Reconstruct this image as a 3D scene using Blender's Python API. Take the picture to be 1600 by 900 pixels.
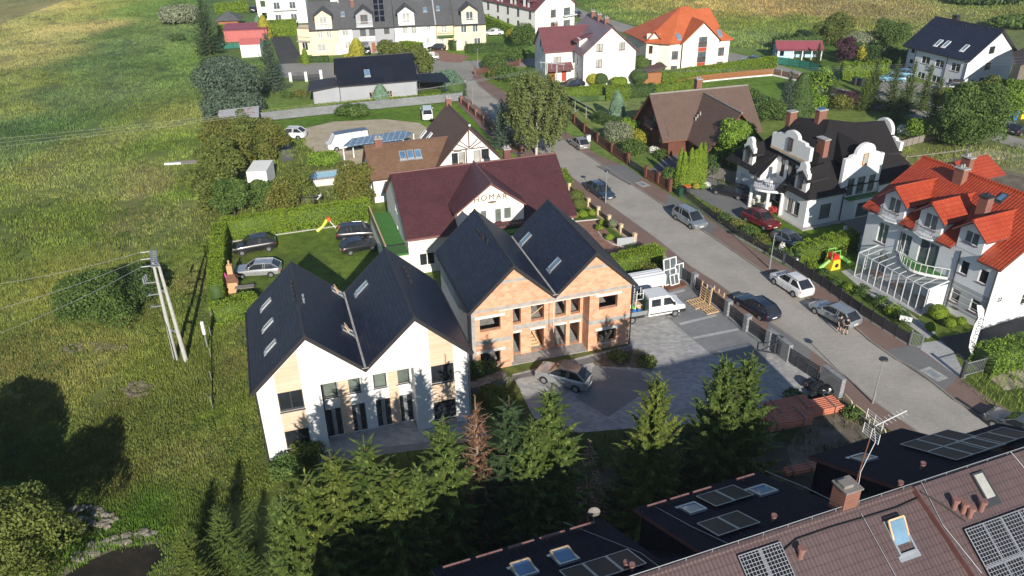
import bpy, math, random
import numpy as np
from mathutils import Vector, Matrix
V3 = Vector
from mathutils.geometry import tessellate_polygon
for o in list(bpy.data.objects): bpy.data.objects.remove(o)
scene = bpy.context.scene
COL = scene.collection
R = math.radians
# -- camera, sky, sun
CH = 38.0
FPX = 1256.0
def _cam():
    p, r = R(28.74), R(-0.878)
    c, s = math.cos(p), math.sin(p)
    M = np.array([[1, 0, 0], [0, -s, -c], [0, c, -s]])
    c, s = math.cos(r), math.sin(r)
    return np.array([[c, -s, 0], [s, c, 0], [0, 0, 1]]) @ M
RM = _cam()
cd = bpy.data.cameras.new('camera'); cam = bpy.data.objects.new('camera', cd); COL.objects.link(cam)
cd.sensor_width = 36.0; cd.lens = FPX / 1600 * 36; cd.clip_start = 0.5; cd.clip_end = 6000
m = Matrix.Identity(4)
for i in range(3):
    m[i][0] = RM[0][i]; m[i][1] = -RM[1][i]; m[i][2] = -RM[2][i]
m[2][3] = CH
cam.matrix_world = m
scene.camera = cam
SUN_EL, SUN_AZ = 24.0, 168.0            # azimuth clockwise from +Y, towards the sun
w = bpy.data.worlds.new('World'); scene.world = w; w.use_nodes = True
nt = w.node_tree; nt.nodes.clear()
sky = nt.nodes.new('ShaderNodeTexSky'); sky.sky_type = 'NISHITA'; sky.sun_disc = False
sky.sun_elevation = R(SUN_EL); sky.sun_rotation = R(SUN_AZ); sky.air_density = 1.0; sky.dust_density = 0.15; sky.ozone_density = 2.5
bg = nt.nodes.new('ShaderNodeBackground'); bg.inputs['Strength'].default_value = 0.09
wo = nt.nodes.new('ShaderNodeOutputWorld')
nt.links.new(sky.outputs[0], bg.inputs[0]); nt.links.new(bg.outputs[0], wo.inputs[0])
sd = bpy.data.lights.new('sun', 'SUN'); sd.energy = 5.0; sd.angle = R(0.5); sd.color = (1.0, 0.93, 0.82)
so = bpy.data.objects.new('sun', sd); COL.objects.link(so)
ts = V3((math.sin(R(SUN_AZ)) * math.cos(R(SUN_EL)), math.cos(R(SUN_AZ)) * math.cos(R(SUN_EL)), math.sin(R(SUN_EL))))
so.rotation_euler = ts.to_track_quat('Z', 'Y').to_euler()
scene.view_settings.view_transform = 'Standard'; scene.view_settings.look = 'None'
scene.view_settings.exposure = 0.33; scene.view_settings.gamma = 1.0
scene.render.engine = 'CYCLES'
scene.cycles.max_bounces = 5; scene.cycles.diffuse_bounces = 2; scene.cycles.glossy_bounces = 3; scene.cycles.transmission_bounces = 3
# -- pixel helpers (photo pixels -> points of the real place)
def ray(px, py):
    return RM.T @ np.array([(px - 800) / FPX, (py - 450) / FPX, 1.0])
def G(px, py, z=0.0):
    d = ray(px, py); t = (z - CH) / d[2]
    return V3((d[0] * t, d[1] * t, z))
def proj(X, Y, Z):
    P = np.stack([X, Y, Z - CH]); v = RM @ P
    return v[0] / v[2] * FPX + 800, v[1] / v[2] * FPX + 450
# -- materials
MATS = {}
def _new(name):
    mt = bpy.data.materials.new(name); mt.use_nodes = True
    n = mt.node_tree; b = n.nodes['Principled BSDF']; MATS[name] = mt
    return mt, n, b
def _ramp(n, stops):
    r = n.nodes.new('ShaderNodeValToRGB'); e = r.color_ramp.elements
    while len(e) > 1: e.remove(e[-1])
    e[0].position = stops[0][0]; e[0].color = (*stops[0][1], 1)
    for p, c in stops[1:]:
        x = e.new(p); x.color = (*c, 1)
    return r
def _noise(n, scale, detail=4, vec=None, rough=.55):
    t = n.nodes.new('ShaderNodeTexNoise'); t.inputs['Scale'].default_value = scale; t.inputs['Detail'].default_value = detail
    t.inputs['Roughness'].default_value = rough
    if vec is not None: n.links.new(vec, t.inputs['Vector'])
    return t
def _mix(n, fac, a, b, mode='MIX'):
    x = n.nodes.new('ShaderNodeMix'); x.data_type = 'RGBA'; x.blend_type = mode
    for s, v in ((x.inputs[0], fac), (x.inputs[6], a), (x.inputs[7], b)):
        if isinstance(v, (int, float)): s.default_value = v
        elif isinstance(v, tuple): s.default_value = (*v, 1)
        else: n.links.new(v, s)
    return x.outputs[2]
def _pos(n): return n.nodes.new('ShaderNodeNewGeometry').outputs['Position']
def _uv(n): return n.nodes.new('ShaderNodeUVMap').outputs[0]
def plain(name, c, rough=.6, var=.12, ns=1.5, metal=0, spec=.5, coat=0, bump=0, bs=20):
    mt, n, b = _new(name)
    t = _noise(n, ns, 5, _pos(n)); lo = tuple(x * (1 - var) for x in c); hi = tuple(min(1, x * (1 + var)) for x in c)
    r = _ramp(n, [(.3, lo), (.7, hi)]); n.links.new(t.outputs[0], r.inputs[0]); n.links.new(r.outputs[0], b.inputs['Base Color'])
    b.inputs['Roughness'].default_value = rough; b.inputs['Metallic'].default_value = metal
    b.inputs['Specular IOR Level'].default_value = spec; b.inputs['Coat Weight'].default_value = coat; b.inputs['Coat Roughness'].default_value = .06
    if bump:
        t2 = _noise(n, bs, 4, _pos(n)); bp = n.nodes.new('ShaderNodeBump'); bp.inputs['Strength'].default_value = bump; bp.inputs['Distance'].default_value = .03
        n.links.new(t2.outputs[0], bp.inputs['Height']); n.links.new(bp.outputs[0], b.inputs['Normal'])
    return mt
def brick(name, c1, c2, mortar, w=.25, h=.08, ms=.01, rough=.8, bump=.4, off=.5, big=.0, spec=.3, dist=.02, dirt=.25):
    """brick / block / tile / paver pattern on the metre UVs of each face"""
    mt, n, b = _new(name)
    uv = _uv(n)
    t = n.nodes.new('ShaderNodeTexBrick'); n.links.new(uv, t.inputs['Vector'])
    t.inputs['Color1'].default_value = (*c1, 1); t.inputs['Color2'].default_value = (*c2, 1); t.inputs['Mortar'].default_value = (*mortar, 1)
    t.inputs['Scale'].default_value = 1; t.inputs['Brick Width'].default_value = w; t.inputs['Row Height'].default_value = h
    t.inputs['Mortar Size'].default_value = ms; t.inputs['Mortar Smooth'].default_value = .3; t.offset = off; t.inputs['Bias'].default_value = big
    nz = _noise(n, .35, 6, _pos(n)); rr = _ramp(n, [(.3, (1 - dirt,) * 3), (.7, (1, 1, 1))]); n.links.new(nz.outputs[0], rr.inputs[0])
    col = _mix(n, 1.0, t.outputs['Color'], rr.outputs[0], 'MULTIPLY')
    n.links.new(col, b.inputs['Base Color']); b.inputs['Roughness'].default_value = rough; b.inputs['Specular IOR Level'].default_value = spec
    bp = n.nodes.new('ShaderNodeBump'); bp.inputs['Strength'].default_value = bump; bp.inputs['Distance'].default_value = dist; bp.invert = True
    n.links.new(t.outputs['Fac'], bp.inputs['Height']); n.links.new(bp.outputs[0], b.inputs['Normal'])
    return mt
def pantile(name, c1, c2, uw=.25, vh=.38, rough=.5, bump=.7, spec=.5, var=.25):
    """clay / steel tiles: rolls across the slope, steps along it"""
    mt, n, b = _new(name)
    uv = _uv(n); sp = n.nodes.new('ShaderNodeSeparateXYZ'); n.links.new(uv, sp.inputs[0])
    def M(op, a, bb=None):
        x = n.nodes.new('ShaderNodeMath'); x.operation = op
        for i, v in enumerate((a, bb)):
            if v is None: continue
            if isinstance(v, (int, float)): x.inputs[i].default_value = v
            else: n.links.new(v, x.inputs[i])
        return x.outputs[0]
    fu = M('PINGPONG', M('DIVIDE', sp.outputs[0], uw), .5)
    roll = M('SINE', M('MULTIPLY', fu, math.pi))
    fv = M('FRACT', M('DIVIDE', sp.outputs[1], vh))
    h = M('ADD', M('MULTIPLY', roll, .6), M('MULTIPLY', fv, -.5))
    fl = n.nodes.new('ShaderNodeCombineXYZ')
    n.links.new(M('FLOOR', M('DIVIDE', sp.outputs[0], uw)), fl.inputs[0]); n.links.new(M('FLOOR', M('DIVIDE', sp.outputs[1], vh)), fl.inputs[1])
    wn = n.nodes.new('ShaderNodeTexWhiteNoise'); n.links.new(fl.outputs[0], wn.inputs['Vector'])
    nz = _noise(n, .5, 5, _pos(n))
    f = M('ADD', M('MULTIPLY', wn.outputs['Value'], var), M('MULTIPLY', nz.outputs[0], 1 - var))
    r = _ramp(n, [(.25, c1), (.75, c2)]); n.links.new(f, r.inputs[0])
    joint = M('LESS_THAN', fv, .1); gro = M('LESS_THAN', roll, .25)
    c = _mix(n, M('MULTIPLY', M('MAXIMUM', joint, gro), .45), r.outputs[0], tuple(x * .35 for x in c1))
    n.links.new(c, b.inputs['Base Color']); b.inputs['Roughness'].default_value = rough; b.inputs['Specular IOR Level'].default_value = spec
    bp = n.nodes.new('ShaderNodeBump'); bp.inputs['Strength'].default_value = bump; bp.inputs['Distance'].default_value = .06
    n.links.new(h, bp.inputs['Height']); n.links.new(bp.outputs[0], b.inputs['Normal'])
    return mt
def leafm(name, cols, rough=.65, patch=1.2):
    mt, n, b = _new(name)
    g = n.nodes.new('ShaderNodeNewGeometry'); nz = _noise(n, patch, 3, g.outputs['Position'])
    a = n.nodes.new('ShaderNodeMath'); a.operation = 'MULTIPLY_ADD'; n.links.new(g.outputs['Random Per Island'], a.inputs[0]); a.inputs[1].default_value = .55
    s = n.nodes.new('ShaderNodeMath'); s.operation = 'MULTIPLY_ADD'; n.links.new(nz.outputs[0], s.inputs[0]); s.inputs[1].default_value = .8; s.inputs[2].default_value = -.18
    n.links.new(s.outputs[0], a.inputs[2])
    k = len(cols) - 1; cols = [tuple(min(.8, v * 1.35) for v in c) for c in cols]
    r = _ramp(n, [(i / k, c) for i, c in enumerate(cols)]); n.links.new(a.outputs[0], r.inputs[0])
    n.links.new(r.outputs[0], b.inputs['Base Color']); b.inputs['Roughness'].default_value = rough; b.inputs['Specular IOR Level'].default_value = .25
    tr = n.nodes.new('ShaderNodeBsdfTranslucent'); n.links.new(r.outputs[0], tr.inputs[0])
    ms = n.nodes.new('ShaderNodeMixShader'); ms.inputs[0].default_value = .2
    n.links.new(b.outputs[0], ms.inputs[1]); n.links.new(tr.outputs[0], ms.inputs[2]); n.links.new(ms.outputs[0], n.nodes['Material Output'].inputs[0])
    return mt
def attrm(name, var=.5, blades=False):
    """ground / grass coloured by the vegetation map stored on the mesh"""
    mt, n, b = _new(name)
    at = n.nodes.new('ShaderNodeAttribute'); at.attribute_name = 'veg'
    g = n.nodes.new('ShaderNodeNewGeometry'); p = g.outputs['Position']
    n1 = _noise(n, .9, 8, p, .7); r1 = _ramp(n, [(.32, (1 - var,) * 3), (.68, (1 + var * .55,) * 3)]); n.links.new(n1.outputs[0], r1.inputs[0])
    c = _mix(n, 1.0, at.outputs['Color'], r1.outputs[0], 'MULTIPLY')
    if blades:
        r2 = _ramp(n, [(0, (.68, .74, .62)), (.5, (1, 1, 1)), (.85, (1.2, 1.22, 1.05)), (1, (1.5, 1.4, 1.0))]); n.links.new(g.outputs['Random Per Island'], r2.inputs[0])
        c = _mix(n, 1.0, c, r2.outputs[0], 'MULTIPLY')
    else:
        n2 = _noise(n, 7, 5, p, .7); r3 = _ramp(n, [(.3, (.6, .62, .6)), (.7, (1.25, 1.25, 1.2))]); n.links.new(n2.outputs[0], r3.inputs[0])
        c = _mix(n, .8, c, r3.outputs[0], 'MULTIPLY')
        bp = n.nodes.new('ShaderNodeBump'); bp.inputs['Strength'].default_value = .6; bp.inputs['Distance'].default_value = .15
        n.links.new(n2.outputs[0], bp.inputs['Height']); n.links.new(bp.outputs[0], b.inputs['Normal'])
    n.links.new(c, b.inputs['Base Color']); b.inputs['Roughness'].default_value = .85; b.inputs['Specular IOR Level'].default_value = .15
    return mt
def stained(name, c1, c2, c3, s1=.25, s2=3, rough=.85, bump=.25, uvb=None):
    mt, n, b = _new(name); p = _pos(n)
    a = _noise(n, s1, 6, p, .6); r = _ramp(n, [(.3, c1), (.5, c2), (.72, c3)]); n.links.new(a.outputs[0], r.inputs[0])
    a2 = _noise(n, s2 * 4, 5, p, .7); r2 = _ramp(n, [(.3, (.8,) * 3), (.7, (1.12,) * 3)]); n.links.new(a2.outputs[0], r2.inputs[0])
    c = _mix(n, 1.0, r.outputs[0], r2.outputs[0], 'MULTIPLY')
    h = a2.outputs[0]
    if uvb:
        t = n.nodes.new('ShaderNodeTexBrick'); n.links.new(_uv(n), t.inputs['Vector']); t.inputs['Scale'].default_value = 1
        t.inputs['Brick Width'].default_value = uvb[0]; t.inputs['Row Height'].default_value = uvb[1]; t.inputs['Mortar Size'].default_value = uvb[2]
        t.inputs['Color1'].default_value = (.95, .95, .95, 1); t.inputs['Color2'].default_value = (1.04, 1.04, 1.04, 1); t.inputs['Mortar'].default_value = (.8, .8, .8, 1)
        c = _mix(n, 1.0, c, t.outputs['Color'], 'MULTIPLY')
    n.links.new(c, b.inputs['Base Color']); b.inputs['Roughness'].default_value = rough; b.inputs['Specular IOR Level'].default_value = .25
    bp = n.nodes.new('ShaderNodeBump'); bp.inputs['Strength'].default_value = bump; bp.inputs['Distance'].default_value = .03
    n.links.new(h, bp.inputs['Height']); n.links.new(bp.outputs[0], b.inputs['Normal'])
    return mt
plain('white', (.80, .79, .76), .8, .04, .6, bump=.15, bs=30)
plain('white_grey', (.70, .71, .73), .8, .06, .6, bump=.15, bs=30)
plain('cream', (.78, .64, .44), .8, .05, .6, bump=.1)
plain('cream_light', (.78, .74, .64), .8, .05, .6, bump=.1)
plain('band_grey', (.36, .38, .40), .8, .06)
plain('plaster_grey', (.50, .50, .49), .85, .1, .8, bump=.15)
plain('light_grey', (.35, .36, .38), .8, .06, .6)
plain('taupe', (.21, .18, .14), .8, .06)
plain('concrete', (.36, .35, .33), .9, .22, 2.2, bump=.4)
plain('concrete_pole', (.44, .43, .40), .85, .12, 3)
plain('lintel', (.72, .70, .66), .8, .08)
plain('frame_white', (.78, .78, .77), .35, .02)
plain('frame_dark', (.045, .047, .052), .4, .05)
plain('frame_brown', (.10, .042, .03), .5, .1)
plain('frame_orange', (.42, .16, .04), .5, .1)
plain('brown_wood', (.16, .07, .038), .7, .25, 6, bump=.2)
plain('brown_fence', (.135, .058, .037), .7, .25, 5, bump=.2)
plain('orange_wood', (.32, .13, .05), .7, .2, 5, bump=.2)
plain('timber', (.62, .42, .24), .7, .2, 8, bump=.2)
plain('grey_wood', (.22, .20, .18), .85, .2, 8, bump=.2)
plain('dark_plastic', (.02, .02, .022), .6, .1)
plain('black', (.006, .006, .007), .5, .1)
plain('steel', (.42, .43, .45), .4, .1, 4, metal=.5)
plain('galv', (.45, .47, .49), .45, .1, 4, metal=.6)
plain('rail_yellow', (.70, .62, .36), .5, .1)
plain('maroon_trim', (.16, .06, .055), .5, .1)
plain('dark_trim', (.030, .027, .030), .55, .1)
plain('red_plastic', (.55, .03, .02), .4, .05); plain('yellow_plastic', (.75, .55, .04), .4, .05); plain('green_plastic', (.25, .6, .12), .4, .05)
plain('orange_plastic', (.75, .16, .04), .4, .05); plain('blue_plastic', (.02, .16, .55), .4, .05); plain('lime_plastic', (.62, .72, .08), .4, .05)
plain('turf', (.05, .17, .03), .9, .1)
plain('green_dark', (.012, .05, .03), .6, .1)
plain('teal_net', (.02, .14, .10), .7, .2)
plain('skin', (.55, .33, .24), .6, .05); plain('cloth_black', (.012, .012, .014), .9, .1); plain('cloth_pink', (.7, .3, .28), .9, .1)
plain('cloth_white', (.75, .74, .72), .9, .05); plain('hair', (.03, .018, .01), .8, .1); plain('shoe', (.05, .05, .055), .6, .1)
plain('tyre', (.012, .012, .013), .85, .1); plain('rim', (.42, .43, .45), .3, .05, metal=.7)
plain('lamp_glass', (.75, .76, .76), .15, .02); plain('tail_red', (.45, .01, .012), .25, .05); plain('plate', (.7, .7, .68), .4, .02)
plain('pipe_clay', (.50, .17, .10), .45, .1, 2)
plain('bark', (.07, .05, .035), .9, .3, 6, bump=.6); plain('bark_birch', (.50, .46, .40), .8, .3, 5, bump=.3); plain('dead_wood', (.26, .19, .14), .9, .2, 6)
plain('plastic_bag', (.015, .015, .017), .25, .3, 8, bump=.8, bs=6)
plain('sign_blue', (.05, .12, .3), .5, .05); plain('letters_brown', (.16, .09, .06), .6, .05); plain('letters_green', (.35, .62, .30), .6, .05)
plain('letters_dark', (.04, .045, .06), .6, .05); plain('flag_white', (.78, .78, .80), .7, .04)
plain('water_blue', (.42, .68, .75), .08, .06); plain('stone_border', (.45, .43, .40), .9, .15, 4, bump=.4)
plain('door_red', (.42, .06, .03), .5, .05); plain('door_brown', (.30, .10, .05), .5, .05)
plain('umbrella_pink', (.6, .05, .25), .7, .05); plain('pale_blue', (.45, .62, .72), .7, .05); plain('shed_red', (.48, .13, .12), .7, .08)
plain('flower_white', (.75, .74, .66), .8, .05); plain('flower_red', (.5, .06, .06), .8, .05); plain('ember', (.62, .35, .18), .8, .1)
plain('guard_red', (.26, .13, .11), .5, .1); plain('rust', (.22, .075, .035), .9, .3, 2, bump=.3); plain('cream_post', (.62, .47, .30), .85, .12, 3)
plain('rope', (.02, .02, .02), .8, .05); plain('wire', (.34, .35, .36), .5, .05, metal=.4)
stained('rust_metal', (.34, .37, .40), (.44, .46, .48), (.36, .12, .06), .8, 1.5, .6)
stained('road', (.32, .295, .26), (.38, .35, .31), (.44, .405, .36), .22, 2, .9, .15, (.4, .2, .006))
stained('asphalt_dark', (.06, .06, .062), (.07, .07, .072), (.085, .083, .08), .3, 2, .9)
stained('path_grey', (.26, .245, .22), (.30, .285, .26), (.34, .32, .29), .2, 2, .9)
stained('sidewalk', (.20, .135, .115), (.23, .155, .13), (.26, .18, .155), .3, 3, .9, .2, (.2, .1, .01))
stained('drive_grey', (.16, .16, .165), (.19, .19, .19), (.21, .21, .205), .3, 3, .9, .2, (.2, .1, .01))
stained('driveway_red', (.24, .12, .09), (.30, .17, .13), (.36, .22, .17), 1.5, 3, .9, .2, (.2, .1, .01))
stained('sand', (.36, .30, .20), (.46, .39, .28), (.54, .47, .35), .5, 2, .95, .4)
stained('dirt', (.10, .085, .06), (.16, .135, .10), (.24, .21, .16), .8, 3, .95, .5)
stained('dirt_shaded', (.045, .042, .03), (.07, .06, .045), (.12, .10, .075), .6, 3, .95, .5)  # soil with the shade under the spruces put into its colour
stained('kerb', (.22, .20, .18), (.27, .25, .22), (.31, .28, .25), .5, 3, .9)
stained('muddy_water', (.018, .016, .010), (.030, .024, .014), (.05, .04, .022), .8, 1, .12, .05)
stained('rubble', (.13, .115, .09), (.22, .195, .16), (.34, .31, .27), 2.5, 5, .95, .8)
def paver(name, a, b_, c_, w, h, ms):
    mt = brick(name, a, b_, c_, w, h, ms, .8, .3, .5, 0, .3, .01, .22)
    return mt
paver('paver_light', (.50, .49, .47), (.33, .33, .33), (.30, .29, .28), .38, .24, .006)
paver('paver_grey', (.235, .24, .245), (.27, .275, .28), (.15, .15, .155), .4, .2, .012)
paver('paver_strip', (.50, .50, .50), (.42, .42, .42), (.3, .3, .3), .4, .2, .01)
brick('roof_slate', (.016, .022, .044), (.026, .034, .064), (.007, .009, .017), .42, .34, .018, .5, .6, .5, spec=.28, dist=.03, dirt=.15)
brick('roof_felt', (.018, .016, .018), (.024, .021, .022), (.014, .012, .013), .3, .14, .008, .85, .3, .5, spec=.2, dirt=.15)
brick('roof_black', (.010, .012, .020), (.015, .017, .027), (.006, .007, .012), 1.7, 1.05, .02, .3, .2, .0, spec=.6, dirt=.1)
brick('roof_graphite', (.095, .097, .10), (.115, .117, .12), (.07, .07, .075), .4, .3, .01, .7, .3, .5, spec=.35, dirt=.15)
brick('roof_shingle_brown', (.20, .12, .075), (.155, .09, .056), (.10, .06, .04), .3, .15, .008, .85, .3, .5, spec=.2)
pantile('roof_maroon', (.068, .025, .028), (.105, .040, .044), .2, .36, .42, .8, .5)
pantile('roof_maroon_gloss', (.15, .055, .06), (.19, .075, .08), .2, .36, .3, .4, .6)
pantile('roof_brown', (.105, .062, .046), (.135, .082, .060), .3, .42, .6, .6, .35)
pantile('roof_brown_dark', (.125, .080, .064), (.155, .102, .082), .3, .35, .7, .6, .3)
pantile('roof_red', (.34, .040, .014), (.46, .075, .026), .3, .42, .45, .9, .5)
pantile('roof_orange', (.46, .105, .036), (.56, .15, .058), .25, .38, .55, .6, .4)
pantile('roof_plum', (.086, .055, .056), (.114, .076, .075), .19, .38, .45, .5, .45)
pantile('roof_plum_skyshine', (.20, .15, .17), (.26, .20, .22), .25, .38, .4, .6, .4)  # plum tiles lightened: the sky reflection is put into their colour
pantile('roof_plum_shaded', (.014, .014, .026), (.021, .021, .035), .19, .38, .8, .8, .08)  # darker, bluer copy of roof_plum; the north-side shade is in its colour
pantile('roof_shed_red', (.28, .07, .09), (.33, .09, .11), .2, 9, .5, .5)
brick('brick_red', (.30, .085, .05), (.24, .065, .042), (.28, .24, .20), .25, .08, .012, .85, .3)
brick('brick_brown', (.20, .07, .045), (.16, .055, .036), (.15, .09, .07), .25, .08, .008, .85, .3)
brick('block_orange', (.66, .31, .175), (.76, .44, .28), (.62, .44, .34), .38, .24, .012, .9, .35, .5, dirt=.12)
brick('wood_clad', (.68, .50, .35), (.76, .60, .45), (.50, .36, .25), 2.4, .12, .006, .7, .2, .37, dirt=.1)
brick('gabion', (.33, .34, .35), (.24, .25, .26), (.12, .12, .13), .4, .2, .012, .85, .5, .5)
brick('grey_wall', (.22, .23, .24), (.27, .28, .29), (.15, .15, .16), .5, .25, .012, .85, .3, .5)
def solarmat(name, cw, ch, line, cell, lw=.009):
    brick(name, cell, tuple(x * 1.3 for x in cell), line, cw, ch, lw, .45, .05, 0, 0, .12, .002, .05)
solarmat('solar_cells', .16, .16, (.42, .43, .46), (.008, .009, .014))
solarmat('solar_dark', .9, .8, (.03, .035, .05), (.008, .010, .018))
solarmat('solar_blue', .8, .8, (.50, .55, .6), (.12, .20, .30), .05)
def glassm(name, c, rough=.06, var=.3):
    mt = plain(name, c, rough, var, .8, spec=.9); return mt
glassm('glass_dark', (.022, .026, .032)); glassm('glass_blind', (.22, .22, .20), .15); glassm('glass_curtain', (.42, .42, .38), .15)
glassm('glass_blue', (.10, .20, .33), .05); glassm('glass_sky', (.15, .26, .36), .06); glassm('glass_green', (.14, .17, .15), .05); glassm('glass_grey', (.10, .12, .13), .08)
def clear_glass(name):
    mt, n, b = _new(name); b.inputs['Base Color'].default_value = (.3, .36, .36, 1); b.inputs['Roughness'].default_value = .03
    b.inputs['Transmission Weight'].default_value = .0; b.inputs['Alpha'].default_value = .2; return mt
clear_glass('glass_clear')
for nm, c in dict(black=(.012, .012, .014), silver=(.42, .43, .44), navy=(.008, .012, .028), white=(.74, .74, .73), maroon=(.14, .012, .02), greyblue=(.16, .20, .25),
                  grey=(.10, .105, .11), lightblue=(.22, .42, .58), darkblue=(.05, .075, .11), silver_brown=(.34, .33, .31), lightgrey=(.36, .39, .41), silverblue=(.30, .34, .38)).items():
    plain('paint_' + nm, c, .3, .03, 1, metal=(.45 if nm in ('silver', 'greyblue', 'grey', 'lightblue', 'silver_brown', 'darkblue', 'lightgrey', 'silverblue') else 0), spec=.6, coat=1.0)
leafm('leaf_spruce', [(.028, .050, .011), (.062, .100, .021), (.108, .15, .034), (.17, .20, .052)], patch=.8)
leafm('leaf_spruce_yellow', [(.034, .054, .010), (.075, .108, .020), (.13, .16, .032), (.20, .205, .05)], patch=.8)
leafm('leaf_spruce_dark', [(.014, .030, .012), (.032, .058, .022), (.058, .09, .036), (.09, .12, .05)])  # dark green needles, lowered further to put understorey shade into the colour
leafm('leaf_spruce_blue', [(.028, .05, .03), (.055, .085, .055), (.09, .125, .085), (.14, .18, .13)])
leafm('leaf_brown', [(.07, .035, .022), (.13, .07, .042), (.18, .10, .06), (.24, .15, .095)])
leafm('leaf_green', [(.022, .045, .012), (.05, .09, .02), (.09, .14, .03), (.14, .19, .045)])
leafm('leaf_bright', [(.05, .09, .012), (.10, .17, .02), (.16, .25, .03), (.22, .32, .045)])
leafm('leaf_hedge', [(.07, .105, .010), (.12, .18, .014), (.165, .235, .02), (.22, .29, .03)], patch=.5)
leafm('leaf_hedge_dark', [(.025, .05, .015), (.045, .08, .022), (.07, .115, .03), (.10, .15, .04)])
leafm('leaf_hedge_blue', [(.07, .12, .08), (.11, .18, .12), (.15, .24, .15), (.2, .3, .19)])
leafm('leaf_yellow', [(.13, .13, .015), (.22, .21, .025), (.32, .30, .04), (.42, .38, .05)])
leafm('leaf_olive', [(.04, .055, .013), (.08, .10, .022), (.12, .145, .03), (.18, .185, .045)])
leafm('leaf_autumn', [(.045, .06, .012), (.09, .10, .02), (.14, .145, .03), (.21, .15, .05)])
leafm('leaf_birch', [(.05, .065, .018), (.09, .11, .03), (.13, .155, .045), (.20, .215, .08)])
leafm('leaf_willow', [(.10, .12, .07), (.15, .17, .10), (.21, .23, .14), (.28, .3, .2)])
leafm('leaf_grass', [(.05, .07, .015), (.10, .12, .025), (.16, .16, .045), (.26, .22, .09)])
leafm('leaf_weed', [(.04, .07, .012), (.08, .12, .02), (.13, .16, .03), (.30, .24, .10)])
leafm('leaf_purple', [(.03, .012, .018), (.05, .02, .03), (.08, .03, .045), (.1, .05, .05)])
leafm('leaf_dead', [(.14, .10, .06), (.22, .16, .10), (.30, .23, .15), (.38, .30, .2)])
attrm('ground_veg', .45); attrm('blades', .4, True)
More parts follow.
